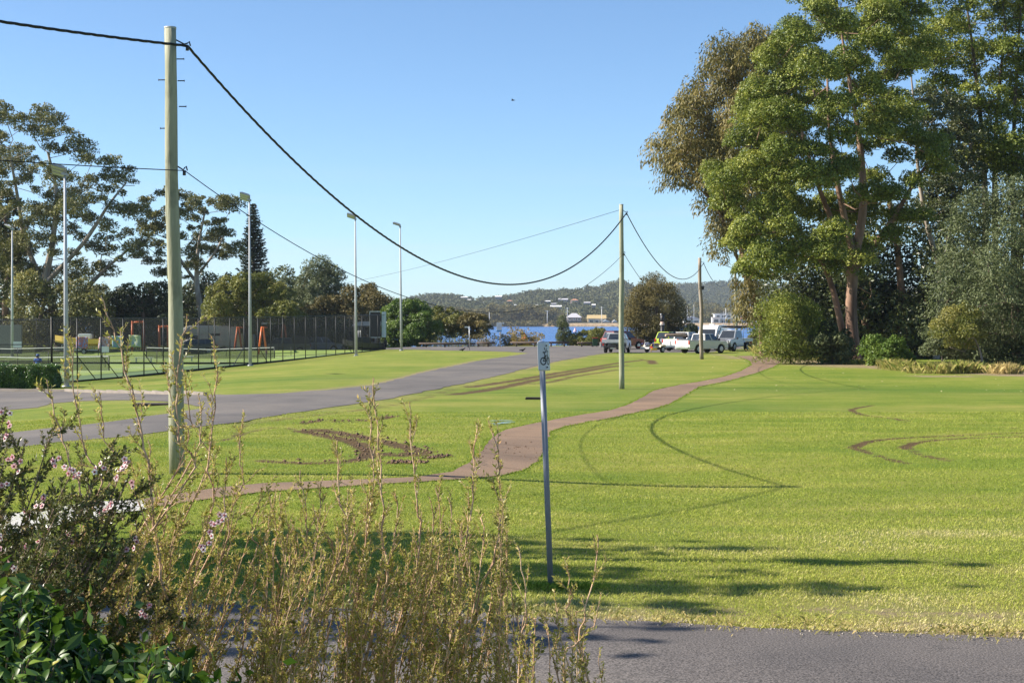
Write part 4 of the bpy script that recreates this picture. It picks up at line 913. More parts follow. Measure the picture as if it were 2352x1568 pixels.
def mesh_panel_mat(name, alpha, col):
    m, nt, b = new_mat(name); b.inputs['Base Color'].default_value = (*col, 1); b.inputs['Roughness'].default_value = .8
    tr = nt.nodes.new('ShaderNodeBsdfTransparent'); ms = nt.nodes.new('ShaderNodeMixShader')
    n = noise(nt, .8, 3, .6, coords(nt)); a = math_n(nt, 'ADD', math_n(nt, 'MULTIPLY', math_n(nt, 'SUBTRACT', n.outputs[0], .5), .12), alpha, True)
    nt.links.new(a, ms.inputs[0]); nt.links.new(tr.outputs[0], ms.inputs[1]); nt.links.new(b.outputs[0], ms.inputs[2]); nt.links.new(ms.outputs[0], nt.nodes['Material Output'].inputs[0]); return m
M_CHAIN = mesh_panel_mat('chain_link_mesh', .2, (.02, .022, .02)); M_SHADE = mesh_panel_mat('dark_shade_mesh', .52, (.022, .020, .020))
def fence(label, a, b_, H, step, rails=(1.0,), mesh=None, braces=(), post_r=.04, mesh_lo=0.05, skip=()):
    a, b_ = np.array(a, float), np.array(b_, float); L = np.linalg.norm(b_ - a); n = int(round(L / step)); d = (b_ - a) / n
    o0 = V3(a[0], a[1], float(gz(*a))); root = empty('court_fence', o0, label=label, cat='fence'); zz = []
    for i in range(n + 1):
        p = a + d * i; z = float(gz(*p)); zz.append(z); q = V3(p[0], p[1], z) - o0
        MB().tube([q - V3(0, 0, .1), q + V3(0, 0, H + .03)], post_r * (1.5 if i in (0, n) else 1), 6).build('post', M_FENCE, root)
    for rh in rails:
        mb = MB(); mb.tube([V3(*(a + d * i), zz[i] + H * rh) - o0 for i in range(n + 1)], .028, 5); mb.build('rail', M_FENCE, root)
    for i, sgn in braces:
        p = a + d * i; q = a + d * (i + sgn * .8); MB().tube([V3(*p, zz[i] + H * .4) - o0, V3(*q, zz[i]) - o0], .03, 5).build('brace', M_FENCE, root)
    if mesh:
        t = np.array([-d[1], d[0]]) / np.linalg.norm(d) * .05
        vs = []; fs = []
        for i in range(n + 1): vs += [V3(*(a + d * i + t), zz[i] + mesh_lo) - o0, V3(*(a + d * i + t), zz[i] + H) - o0]
        for i in range(n): fs.append((2 * i, 2 * i + 2, 2 * i + 3, 2 * i + 1))
        mesh_np('mesh_panel', vs, fs, mesh, root)
    return root
fence('black chain-link side fence running beside the grass, with angled braces', cp(0, 0), cp(LS, 0), 3.75, 3.4, (1.0, .02), M_CHAIN, [(1, 1), (2, 1), (4, 1), (10, -1), (11, 1), (19, 1)])
fence('black chain-link fence across the near end of the courts behind the hedge', cp(0, 0), cp(0, 14), 3.6, 3.5, (1.0, .62, .36), M_CHAIN)
fence('long dark meshed fence along the far side of the courts', cp(LS, 0), cp(LS - 3, 78), 3.9, 3.9, (1.0, .03), M_SHADE)
mid = LS * .505
fence('low black divider fence across the middle of the courts', cp(mid, 0.5), cp(mid - 4, 46), 1.1, 4.6, (1.0, .04), M_CHAIN, post_r=.03)
fence('low black divider fence nearer the far end of the courts', cp(LS * .87, .5), cp(LS * .87 - 3, 54), 1.0, 6.5, (1.0, .04), None, post_r=.03)
M_NET = mesh_panel_mat('tennis_net_mesh', .55, (.02, .02, .02))
def tnet(label, s_, l0):
    a, b_ = np.array(cp(s_, l0)), np.array(cp(s_, l0 + 12.8)); o0 = V3(*a, float(gz(*a))); root = empty('tennis_net', o0, label=label, cat='tennis net')
    for p in (a, b_): q = V3(*p, float(gz(*p))) - o0; MB().tube([q, q + V3(0, 0, 1.08)], .05, 6).build('post', M_FENCE, root)
    m_ = (a + b_) / 2; zs = [float(gz(*a)), float(gz(*m_)), float(gz(*b_))]; pts = [V3(*a, zs[0]), V3(*m_, zs[1]), V3(*b_, zs[2])]; hs = (1.05, .91, 1.05)
    mesh_np('net', [p - o0 for p in pts] + [p - o0 + V3(0, 0, h) for p, h in zip(pts, hs)], [(0, 1, 4, 3), (1, 2, 5, 4)], M_NET, root)
    MB().tube([p - o0 + V3(0, 0, h) for p, h in zip(pts, hs)], .035, 5).build('tape', M_LINE, root)
tnet('tennis net on the far court nearest the grass', LS * .75, 6); tnet('tennis net on the far middle court', LS * .75, 26.5)
tnet('tennis net on the near court beside the light pole', LS * .3, 7); tnet('tennis net on the near court at the far left', LS * .3, 27)
M_LIGHTP = plain('pale_galvanised_pole', (.43, .44, .47), .6, .0, var=.08, scale=3); M_LHEAD = plain('floodlight_casing', (.36, .36, .38), .6, 0); M_LGLASS = plain('floodlight_glass', (.3, .31, .32), .2)
def light(label, bx, by, tx, ty, Z=None, heads=2, yaw=0, r=.14, flip=1):
    b = G(bx, by) if Z is None else P(bx, by, Z)
    if Z is not None: b[2] = float(gz(b[0], b[1]))
    t = P(tx, ty, b[1]) - b; root = empty('floodlight_pole', b, label=label, cat='light pole')
    MB().tube([(0, 0, -.1), t * V3(.5, 1, .5), t], [r, r * .75, r * .45], 12).build('pole', M_LIGHTP, root)
    MB().tube([(0, 0, -.02), (0, 0, .06)], r * 1.7, 10).build('base_plate', M_GALV, root)
    for k in range(heads):
        M = Matrix.Translation(Vector(t)) @ Matrix.Rotation(math.radians(yaw), 4, 'Z') @ Matrix.Rotation(math.radians(18 * flip), 4, 'Y') @ Matrix.Rotation(math.radians(-16), 4, 'X')
        y = (k - (heads - 1) / 2) * .5
        h = MB().box((-.42 * flip, y, .2), (.8, .42, .09), M=M).box((-.42 * flip, y, .27), (.6, .05, .07), M=M).box((-.42 * flip, y + .14, .27), (.6, .05, .07), M=M).box((-.42 * flip, y - .14, .27), (.6, .05, .07), M=M).build('lamp_head', M_LHEAD, root)
        MB().box((-.42 * flip, y, .145), (.7, .36, .02), M=M).build('lamp_glass', M_LGLASS, h)
    MB().box(t + V3(0, 0, .08), (.14, .9, .14)).build('bracket', M_LHEAD, root)
light('tall grey court light pole nearest the camera, beside the hedge', 153, 888, 149, 404, heads=3, yaw=8, r=.145, flip=.9)
light('grey court light pole beside the fence, second from the near pole', 575, 840, 573, 462, heads=3, yaw=4, r=.13)
light('grey court light pole, third along the side fence', 818, 817, 816, 505, heads=2, yaw=0, r=.125)
light('grey court light pole with a single lamp, farthest along the grass', 922, 805, 919, 522, heads=1, yaw=0, r=.125)
light('grey court light pole at the left edge behind the courts', 28, 810, 28, 528, Z=160, heads=2, yaw=-12, r=.15)
# paintings, boards, benches
def art_mat(name, cols_, seed):
    m, nt, b = new_mat(name); n = noise(nt, 2.4, 2, .5, coords(nt)); n.inputs['Distortion'].default_value = 2.5
    mp = n.inputs['Vector'].links[0].from_node; mp.inputs['Location'].default_value = (seed, seed * 2, 0)
    r = ramp(nt, [(.3 + .4 * i / (len(cols_) - 1), c) for i, c in enumerate(cols_)]); nt.links.new(n.outputs[0], r.inputs[0]); nt.links.new(r.outputs[0], b.inputs['Base Color']); b.inputs['Roughness'].default_value = .7; return m
Zart = cp(mid, 24)[1] - .3
for k, (px, py, lab, cs, tilt) in enumerate([
    (188, 787, 'square blue, red and yellow painted banner on the court fence, leftmost', [(.06, .15, .45), (.25, .35, .55), (.5, .1, .1), (.55, .42, .12)], 0),
    (240, 787, 'painted banner with orange and blue, curling at its left edge', [(.08, .2, .5), (.55, .22, .05), (.5, .5, .55), (.5, .15, .12)], .1),
    (271, 785, 'blue and green painted banner, third from the left', [(.06, .18, .5), (.3, .38, .5), (.2, .42, .1), (.5, .45, .45)], -.06),
    (310, 783, 'pale yellow-green painted banner, rightmost of the row', [(.28, .4, .5), (.38, .48, .12), (.5, .52, .35), (.22, .32, .5)], -.05)]):
    c = P(px, py, Zart); wv = 27 / F * Zart
    vs = []; fs = []; nn = 8
    for j in range(nn + 1):
        for i in range(nn + 1): u, v = i / nn - .5, j / nn - .5; vs.append((u * wv + tilt * v * wv, .04 * math.sin(u * 7 + k) + .03 * math.sin(v * 6), v * wv + tilt * u * wv * .8))
    for j in range(nn):
        for i in range(nn): a = j * (nn + 1) + i; fs.append((a, a + 1, a + nn + 2, a + nn + 1))
    o = mesh_np('banner', vs, fs, art_mat('banner_art_%d' % k, cs, k * 3.1 + 1), smooth=True); o.location = c
    sd = o.modifiers.new('thick', 'SOLIDIFY'); sd.thickness = .015
    tag(o, lab, 'banner', 'painted banners on the court fence')
for px, py, lab, z_ in ((40, 791, 'small white board on the far court at the left', 118), (241, 802, 'small white board low behind the painted banners', 122)):
    c = P(px, py, z_); g = float(gz(c[0], c[1])); root = empty('notice_board', (c[0], c[1], g), label=lab, cat='board'); h = c[2] - g
    MB().box((0, 0, h), (.62, .03, .45)).build('board', M_W, root); MB().tube([(0, .04, 0), (0, .04, h)], .025, 6).build('post', M_FENCE, root)
def bench(label, px, py, w, Zb):
    c = P(px, py, Zb); g = float(gz(c[0], c[1])); root = empty('bench', (c[0], c[1], g), label=label, cat='bench')
    MB().box((0, 0, .46), (w, .36, .05)).build('seat', M_W, root)
    for x in (-w * .4, w * .4): MB().box((x, 0, .22), (.06, .3, .43)).build('leg', M_GALV, root)
bench('white court bench below the right-hand banners', 330, 805, 1.6, 135); bench('white court bench right of the banners', 425, 800, 1.5, 140); bench('pale bench at the left edge of the courts', 8, 826, 1.2, 112)
# hedge
def hedge():
    a = G(-120, 893); b_ = G(108, 894); L = b_[0] - a[0]; Hh = 1.18; D = 1.5; root = empty('hedge', (a[0], a[1], float(gz(a[0], a[1]))), label='clipped dark green box hedge in front of the courts', cat='hedge')
    z0 = float(gz(b_[0], b_[1])) - float(gz(a[0], a[1]))
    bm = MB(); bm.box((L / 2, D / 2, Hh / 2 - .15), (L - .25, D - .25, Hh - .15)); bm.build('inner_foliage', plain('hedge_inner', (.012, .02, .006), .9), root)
    N = 26000; u = rng.random((N, 3)); f = rng.random(N); p = u * V3(L, D, Hh); nrm = np.zeros((N, 3))
    m = f < .42; p[m, 1] = 0; nrm[m] = (0, -1, 0)
    m = (f >= .42) & (f < .8); p[m, 2] = Hh; nrm[m] = (0, 0, 1)
    m = (f >= .8); p[m, 0] = L; nrm[m] = (1, 0, 0)
    bumps = .09 * (np.sin(p[:, 0] * 3.1) + np.sin(p[:, 0] * 7.3 + 1) + np.sin(p[:, 2] * 6 + p[:, 0]))[:, None]
    p = p + nrm * (bumps * .6 + rng.normal(0, .05, (N, 1))); p[:, 2] = np.maximum(p[:, 2], -.1)
    leaves('foliage', p, rng.normal(size=(N, 3)), nrm + rng.normal(size=(N, 3)) * .6, rng.uniform(.07, .13, N), rng.uniform(.04, .07, N), rng.random(N), LM_BRIGHT2, root)
LM_BRIGHT2 = leafmat('hedge_leaves', [(0, (.025, .06, .008)), (.5, (.07, .14, .018)), (1, (.16, .26, .05))], .3, .2, .6)
hedge()
# person on the court
def skin_body(name, joints, edges, radii, mat, parent, sub=2):
    me = bpy.data.meshes.new(name); me.from_pydata(joints, edges, []); o = bpy.data.objects.new(name, me); COL.objects.link(o); o.parent = parent
    m = o.modifiers.new('skin', 'SKIN'); m.use_smooth_shade = True
    for v, r in zip(me.skin_vertices[0].data, radii): v.radius = r if hasattr(r, '__len__') else (r, r)
    me.skin_vertices[0].data[0].use_root = True; s_ = o.modifiers.new('sub', 'SUBSURF'); s_.levels = s_.render_levels = sub; me.materials.append(mat); return o
M_SKIN = plain('skin', (.42, .24, .16), .6, var=.04); M_SHIRT = plain('blue_shirt', (.04, .10, .33), .8, var=.2, scale=8); M_NAVY = plain('navy_shorts', (.02, .03, .07), .8); M_HAT = plain('blue_cap', (.06, .12, .32), .7); M_BLACK = plain('black_cloth', (.015, .015, .017), .8)
def person(label, loc, h, rz, top, hat):
    root = empty('person', loc, rz, label, 'person'); k = h / 1.72
    J = [(0, 0, .95), (0, 0, 1.15), (0, .01, 1.38), (0, .01, 1.5), (0, 0, 1.62), (.19, 0, 1.40), (.24, .02, 1.12), (.22, -.12, .92), (-.19, 0, 1.40), (-.25, .02, 1.12), (-.22, -.14, .93), (.09, 0, .9), (.10, -.02, .5), (.10, .04, .08), (.11, -.1, .03), (-.09, 0, .9), (-.11, -.08, .5), (-.10, .02, .08), (-.11, -.12, .03), (.21, -.17, .85), (-.21, -.19, .86)]
    E = [(0, 1), (1, 2), (2, 3), (3, 4), (2, 5), (5, 6), (6, 7), (7, 19), (2, 8), (8, 9), (9, 10), (10, 20), (0, 11), (11, 12), (12, 13), (13, 14), (0, 15), (15, 16), (16, 17), (17, 18)]
    R_ = [(.14, .11), (.13, .1), (.16, .11), .055, (.085, .1), .06, .045, .033, .06, .045, .033, .09, .06, .042, .04, .09, .06, .042, .04, .03, .03]
    sc = lambda J_: [tuple(c * k for c in j) for j in J_]
    skin_body('body', sc(J), E, [tuple(q * k for q in (r if hasattr(r, '__len__') else (r, r))) for r in R_], M_SKIN, root)
    Js = [(0, 0, .93), (0, 0, 1.15), (0, .01, 1.36), (0, .01, 1.46), (.19, 0, 1.39), (.235, .015, 1.2), (-.19, 0, 1.39), (-.24, .015, 1.2)]
    skin_body('shirt', sc(Js), [(0, 1), (1, 2), (2, 3), (2, 4), (4, 5), (2, 6), (6, 7)], [(.17 * k, .14 * k), (.155 * k, .125 * k), (.18 * k, .13 * k), (.075 * k,) * 2, (.085 * k,) * 2, (.075 * k,) * 2, (.085 * k,) * 2, (.075 * k,) * 2], top, root)
    Jp = [(0, 0, .94), (.095, 0, .85), (.105, -.01, .55), (-.095, 0, .85), (-.112, -.05, .55)]
    skin_body('shorts', sc(Jp), [(0, 1), (1, 2), (0, 3), (3, 4)], [(.165 * k, .13 * k)] + [(.11 * k,) * 2, (.1 * k,) * 2] * 2, M_NAVY, root)
    bm = MB(); bm.tube([V3(0, .005, 1.60) * k, V3(0, .005, 1.66) * k, V3(0, .005, 1.71) * k, V3(0, .005, 1.735) * k], [.105 * k, .112 * k, .085 * k, .03 * k], 12).box(V3(0, -.13, 1.625) * k, (.15 * k, .12 * k, .012)).build('cap', hat, root)
    hm = MB().box(V3(0, .112, 1.56) * k, (.12 * k, .03 * k, .12 * k)); hm.build('hair', M_BLACK, root, bevel=.012)
    # face details
    MB().box(V3(0, -.105, 1.585) * k, (.022 * k, .03 * k, .045 * k)).build('nose', M_SKIN, root, bevel=.006)
pp = P(87, 860, 92.5); person('person in a blue shirt and blue cap on the court seen over the hedge', (pp[0], pp[1], float(gz(pp[0], pp[1]))), 1.6, math.radians(170), M_SHIRT, M_HAT)

# ------------------------------------------------------------------ vehicles
def paint(name, col, rough=.35, metal=0): return plain(name, col, rough, metal, var=.03, scale=2, spec=.5, coat=.6)
M_TYRE = plain('tyre_rubber', (.018, .018, .018), .85); M_RIM = plain('alloy_rim', (.45, .46, .48), .35, .7); M_BLKP = plain('black_plastic', (.02, .02, .022), .5)
M_TAIL = plain('tail_light_red', (.45, .03, .02), .25); M_LAMP = plain('clear_lamp', (.65, .65, .62), .15); M_AMBER = plain('yellow_plate', (.75, .42, .06), .5); M_CHROME = plain('chrome', (.6, .6, .6), .2, .8)
M_TRAY = plain('aluminium_tray', (.42, .43, .44), .45, .4)
P_WHITE = paint('white_car_paint', (.72, .70, .66)); P_RED = paint('dark_red_paint', (.20, .012, .015)); P_SILVER = paint('silver_paint', (.38, .40, .43), .35, .3)
P_LIME = paint('lime_green_paint', (.42, .52, .02)); P_GREY = paint('grey_green_paint', (.13, .15, .15)); P_BLUEG = paint('blue_silver_paint', (.18, .22, .28)); P_DARK = paint('dark_blue_paint', (.03, .035, .05))
def wheel(root, x, y, r, wd=.22, rim=M_RIM):
    s = 1 if y > 0 else -1
    w_ = MB().tube([(x, y - wd / 2, r), (x, y - wd / 2 + .03, r), (x, y + wd / 2 - .03, r), (x, y + wd / 2, r)], [r * .92, r, r, r * .92], 20).build('wheel', M_TYRE, root)
    mb = MB().tube([(x, y + s * (wd / 2 - .02), r), (x, y + s * (wd / 2 + .012), r)], [r * .62, r * .56], 14)
    mb.build('rim', rim, w_); h = MB()
    for k in range(5):
        a = k * 2 * math.pi / 5; h.box((x + math.cos(a) * r * .3, y + s * (wd / 2 + .014), r + math.sin(a) * r * .3), (.05, .01, .05))
    h.build('hub_hole', M_BLKP, w_)
def body_profile(x0, x1, zb, top, wheels, wr):
    pts = [(x0, zb)]
    for wx in wheels:
        R_ = wr * 1.18
        for k in range(9):
            a = math.pi - k * math.pi / 8; zz = wr + R_ * math.sin(a); pts.append((wx + R_ * math.cos(a), max(zz, zb)))
    pts.append((x1, zb)); return pts + top
def glassy(root, name, quad, off=.006, inset=.06):
    q = [Vector(p) for p in quad]; c = sum(q, Vector()) / len(q); n = (q[1] - q[0]).cross(q[-1] - q[0]).normalized()
    if n.dot(c - Vector((c.x * .9, 0, .8))) < 0 and abs(n.y) > .5: n = -n
    v = [p + (c - p) * inset * 1.6 for p in q]; vs = [p + n * off for p in v] + [p - n * off for p in v]; k = len(q)
    fs = [list(range(k)), list(range(k, 2 * k))[::-1]] + [(i, (i + 1) % k, k + (i + 1) % k, k + i) for i in range(k)]
    return MB().add(vs, fs).build(name, M_GLASSD, root)
def cabin(root, mat, base, top, z1, z2, w1, w2, panes, name='cabin'):
    (a, b_), (c, d) = base, top
    vs = [(a, -w1, z1), (b_, -w1, z1), (b_, w1, z1), (a, w1, z1), (c, -w2, z2), (d, -w2, z2), (d, w2, z2), (c, w2, z2)]
    cb = MB().add(vs, [(3, 2, 1, 0), (4, 5, 6, 7), (0, 1, 5, 4), (1, 2, 6, 5), (2, 3, 7, 6), (3, 0, 4, 7)]).build(name, mat, root, bevel=.05)
    V = [Vector(v) for v in vs]
    glassy(root, 'windscreen', [V[1], V[2], V[6], V[5]], .012, .09); glassy(root, 'rear_window', [V[3], V[0], V[4], V[7]], .012, .1)
    for s in (0, 1):
        B0, B1, T0, T1 = (V[0], V[1], V[4], V[5]) if s == 0 else (V[3], V[2], V[7], V[6])
        for k in range(panes):
            t0, t1 = k / panes, (k + 1) / panes; q = [B0.lerp(B1, t0), B0.lerp(B1, t1), T0.lerp(T1, t1), T0.lerp(T1, t0)]
            q = [p + Vector((0, (-.006 if s == 0 else .006), 0)) for p in q]; glassy(root, 'side_window', q, .008, .11)
    return cb
def lights(root, xr, xf, zr, zf, w, plate=None):
    for s in (-1, 1):
        MB().box((xr - .01, s * (w - .10), zr), (.05, .13, .32)).build('tail_light', M_TAIL, root, bevel=.01)
        MB().box((xf + .005, s * (w - .2), zf), (.07, .32, .18)).build('headlight', M_LAMP, root, bevel=.02)
    MB().box((xr - .03, 0, zr - .38), (.02, .37, .12)).build('number_plate', plate or M_W, root)
def car_root(name, label, cat, px, py, deg, Z=None):
    g = G(px, py) if Z is None else P(px, py, Z)
    return empty(name, (g[0], g[1], float(gz(g[0], g[1])) + .015), math.radians(deg), label, cat)
def suv(name, label, px, py, deg, mat, L=4.7, W=1.88, H=1.75, Z=None, cat='car', top_rack=False):
    r = car_root(name, label, cat, px, py, deg, Z); x0, x1 = -L / 2, L / 2; wx = [x0 + .85, x1 - .9]; wr = .37
    pr = body_profile(x0 + .05, x1 - .05, .32, [(x1, .55), (x1 - .05, .85), (x1 - .25, .98), (x1 - 1.25, 1.10), (x0 + .1, 1.14), (x0, .95), (x0, .5)], wx, wr)
    MB().prism(pr, 'y', -W / 2, W / 2).build('body', mat, r, bevel=.05)
    cabin(r, mat, (x0 + .08, x1 - 1.15), (x0 + .35, x1 - 1.95), 1.10, H, W / 2 - .06, W / 2 - .24, 3)
    for x in wx:
        for s in (-1, 1): wheel(r, x, s * (W / 2 - .10), wr)
    lights(r, x0, x1, .95, .78, W / 2); MB().box((x0, 0, .5), (.16, W - .1, .24)).box((x1, 0, .48), (.14, W - .1, .25)).build('bumper', M_BLKP, r, bevel=.04)
    for s in (-1, 1): MB().box((x1 - 1.45, s * (W / 2 + .08), 1.18), (.12, .2, .15)).build('mirror', mat, r, bevel=.03)
    for s in (-1, 1): MB().tube([(x0 + .5, s * .62, H + .03), (x1 - 2.1, s * .62, H + .03)], .025, 6).build('roof_rail', M_BLKP, r)
    return r
def ute(name, label, px, py, deg, mat, L=5.1, W=1.84, H=1.74, Z=None, tray='tub', plate=None, canopy=None, sports=True, bull=False, snorkel=False, cargo=None, cabmat=None, rack=False):
    r = car_root(name, label, 'pickup truck', px, py, deg, Z); x0, x1 = -L / 2, L / 2; wx = [x0 + 1.15, x1 - .95]; wr = .39; xc = x0 + 1.95
    if tray == 'tub':
        pr = body_profile(x0 + .03, x1 - .05, .38, [(x1, .6), (x1 - .05, .9), (x1 - .3, 1.02), (x1 - 1.2, 1.12), (xc, 1.14), (x0, 1.14), (x0, .55)], wx, wr)
        MB().prism(pr, 'y', -W / 2, W / 2).build('body', mat, r, bevel=.045)
        MB().box((x0 + .93, 0, 1.141), (1.75, W - .3, .02)).build('tub_cover', M_BLKP, r)
        MB().box((x0 - .012, 0, .95), (.03, W - .34, .42)).build('tailgate', mat, r, bevel=.012)
    else:
        pr = body_profile(xc - .05, x1 - .05, .42, [(x1, .62), (x1 - .04, .98), (x1 - .25, 1.10), (x1 - 1.2, 1.18), (xc - .05, 1.18)], [wx[1]], wr)
        MB().prism(pr, 'y', -W / 2, W / 2).build('body', mat, r, bevel=.045)
        MB().box((x0 + .95, 0, .62), (2., .7, .16)).build('chassis', M_BLKP, r)
        tb = MB().box((x0 + .95, 0, .93), (2.05, W + .06, .07)).build('tray', M_TRAY, r)
        for s in (-1, 1): MB().box((x0 + .95, s * (W / 2 + .02), 1.08), (2.05, .03, .25)).build('side_panel', M_TRAY, tb)
        MB().box((x0 - .08, 0, 1.08), (.03, W + .06, .25)).build('tail_panel', M_TRAY, tb)
        for s in (-1, 1): MB().prism([(wx[0] - .5, .62), (wx[0] - .42, .85), (wx[0] + .42, .85), (wx[0] + .5, .62), (wx[0] + .4, .78), (wx[0] - .4, .78)], 'y', s * (W / 2 - .12) - .12, s * (W / 2 - .12) + .12).build('mudguard', M_BLKP, r)
        MB().tube([(xc - .12, -W / 2 + .1, .95), (xc - .12, -W / 2 + .1, H), (xc - .12, W / 2 - .1, H), (xc - .12, W / 2 - .1, .95)], .03, 6).build('headboard', M_TRAY, r)
    cabin(r, cabmat or mat, (xc, x1 - 1.1), (xc + .12, x1 - 1.75), 1.12 if tray == 'tub' else 1.17, H, W / 2 - .06, W / 2 - .2, 1 if tray != 'tub' else 2)
    for x in wx:
        for s in (-1, 1): wheel(r, x, s * (W / 2 - .10), wr, .24)
    lights(r, x0, x1, .98 if tray == 'tub' else .82, .86, W / 2, plate)
    MB().box((x0 - .02, 0, .55), (.16, W - .25, .16)).build('bumper', M_CHROME if tray == 'tub' else M_BLKP, r, bevel=.03)
    MB().box((x1 + .02, 0, .55), (.18, W, .3)).build('front_bumper', M_BLKP, r, bevel=.04)
    MB().box((x1 + .005, 0, .88), (.04, W * .5, .2)).build('grille', M_BLKP, r, bevel=.01)
    for s in (-1, 1): MB().box((x1 - 1.35, s * (W / 2 + .1), 1.22), (.1, .2, .2)).build('mirror', M_BLKP, r, bevel=.03)
    if sports and tray == 'tub':
        for s in (-1, 1): MB().tube([(xc - .75, s * (W / 2 - .15), 1.14), (xc - .2, s * (W / 2 - .2), H - .08), (xc - .05, s * (W / 2 - .22), H - .08)], .03, 6).build('sports_bar', M_CHROME, r)
    if canopy: MB().prism([(x0 + .05, 1.13), (xc - .03, 1.13), (xc - .03, H + .1), (x0 + .25, H + .08)], 'y', -W / 2 + .05, W / 2 - .05).build('canopy', canopy, r, bevel=.05)
    if bull:
        bb = MB().tube([(x1 + .16, -W / 2 + .1, .5), (x1 + .2, -W / 2 + .12, 1.0), (x1 + .2, -.35, 1.08), (x1 + .2, .35, 1.08), (x1 + .2, W / 2 - .12, 1.0), (x1 + .16, W / 2 - .1, .5)], .04, 8)
        bb.tube([(x1 + .2, -W / 2 + .12, .8), (x1 + .2, W / 2 - .12, .8)], .035, 8).box((x1 + .14, 0, .55), (.14, W - .1, .22)); bb.build('bull_bar', M_BLKP, r)
    if snorkel: MB().tube([(x1 - 1.2, -W / 2 - .02, 1.15), (x1 - 1.35, -W / 2 - .02, 1.5), (x1 - 1.7, -W / 2 + .06, H + .05), (x1 - 1.65, -W / 2 + .06, H + .22)], [.04, .04, .045, .06], 8).build('snorkel', M_BLKP, r)
    if rack:
        MB().tube([(xc + .1, -W / 2 + .2, H + .02), (xc + .1, -W / 2 + .2, H + .16), (x1 - 1.9, -W / 2 + .2, H + .16), (x1 - 1.9, W / 2 - .2, H + .16), (xc + .1, W / 2 - .2, H + .16), (xc + .1, W / 2 - .2, H + .02)], .025, 6).build('roof_rack', M_TRAY, r)
    return r
suv('parked_car', 'dark red four-wheel drive wagon parked by the lakeside rail', 1431, 799, 38, P_RED, L=4.5, H=1.82, W=1.85, Z=161)
ute('parked_ute', 'silver tray-back ute parked behind the slender pole, seen from behind', 1417, 808, 76, P_SILVER, tray='tray', Z=142, L=4.6)
rj = suv('parked_car', 'lime green boxy four-wheel drive with spare wheel on its back', 1536, 798, 62, P_LIME, L=3.6, W=1.64, H=1.78, Z=158)
wj = MB().tube([(-1.96, -.05, .95), (-1.93, -.05, .95), (-1.83, -.05, .95), (-1.8, -.05, .95)], [.3, .34, .34, .3], 20).build('spare_wheel', M_TYRE, rj); MB().tube([(-1.97, -.05, .95), (-1.95, -.05, .95)], [.19, .17], 14).build('rim', M_RIM, wj)
ru = ute('parked_ute', 'white ute with rolled gear piled on its rack, left of the front white ute', 1572, 803, 52, P_WHITE, Z=150, W=1.9, H=1.8, sports=False)
c0 = ru.location
ute('parked_ute', 'white ute with chrome sports bar showing its tailgate, closest to the short grey pole', 1612, 806.5, 40, P_WHITE, Z=139.5, plate=M_AMBER, L=5.0)
def van(label, px, py, deg, Z, L=5.0, W=1.95, H=2.45):
    r = car_root('parked_van', label, 'van', px, py, deg, Z); x0, x1 = -L / 2, L / 2; wx = [x0 + .95, x1 - .8]; wr = .36
    pr = body_profile(x0, x1 - .05, .35, [(x1, .6), (x1 - .1, 1.0), (x1 - .75, 1.35), (x1 - 1.35, 2.05), (x1 - 1.7, H - .12), (x1 - 2.3, H), (x0 + .15, H), (x0, H - .15)], wx, wr)
    MB().prism(pr, 'y', -W / 2, W / 2).build('body', P_WHITE, r, bevel=.12)
    a, b_ = (x1 - .78, 1.38), (x1 - 1.33, 2.02); q = [(a[0] + .02, -W / 2 + .2, a[1]), (a[0] + .02, W / 2 - .2, a[1]), (b_[0] + .02, W / 2 - .26, b_[1]), (b_[0] + .02, -W / 2 + .26, b_[1])]
    glassy(r, 'windscreen', q, .03, .02)
    for s in (-1, 1):
        glassy(r, 'side_window', [(x1 - 1.75, s * (W / 2 + .008), 1.35), (x1 - .95, s * (W / 2 + .008), 1.35), (x1 - 1.4, s * (W / 2 + .008), 1.9), (x1 - 1.75, s * (W / 2 + .008), 1.9)], .01, .02)
        MB().box((x1 - 1.1, s * (W / 2 + .12), 1.4), (.12, .22, .26)).build('mirror', M_W, r, bevel=.03)
        MB().box((x1 - .02, s * (W / 2 - .25), .85), (.1, .3, .22)).build('headlight', M_LAMP, r, bevel=.03)
        for x in wx: wheel(r, x, s * (W / 2 - .1), wr)
    MB().box((x1 - .03, 0, .5), (.16, W - .1, .28)).build('bumper', M_BLKP, r, bevel=.05); MB().box((x0 + 2.2, 0, H + .05), (.5, .5, .12)).build('roof_vent', M_W, r, bevel=.03)
    return r
van('white high-roofed van behind the short grey pole, facing the camera', 1634, 799, -112, 156)
rs = ute('parked_ute', 'silver four-wheel drive tray truck with black bull bar facing the camera', 1682, 801.5, -122, P_SILVER, Z=148.5, tray='tray', H=1.98, L=5.0, W=1.86, bull=True, snorkel=True, rack=True)
def kayak(label, root_loc, rz, L=4.2):
    o = MB(); n = 14; pts = [((i / n - .5) * L, 0, .12 * abs(i / n * 2 - 1) ** 3) for i in range(n + 1)]; rs_ = [.03 + .3 * math.sin(math.pi * i / n) ** .6 for i in range(n + 1)]
    o.tube(pts, rs_, 10); k = o.build('kayak', M_BLKP); k.scale = (1, 1, .42); k.location = root_loc; k.rotation_euler = (0, 0, rz); tag(k, label, 'kayak')
q = rs.location; kayak('black kayak lying on the roof rack of the silver tray truck', (q[0] + .5, q[1] + .8, q[2] + 2.26), math.radians(20), 3.4)
def roll(label, loc, rz, L, r, m): o = MB().tube([(-L / 2, 0, 0), (-L / 2 + .1, 0, 0), (L / 2 - .1, 0, 0), (L / 2, 0, 0)], [r * .8, r, r * 1.05, r * .8], 10).build('gear_bag', m); o.location = loc; o.rotation_euler = (0, 0, rz); return tag(o, label, 'bag')
M_TAN = plain('tan_canvas', (.42, .3, .2), .9, var=.3)
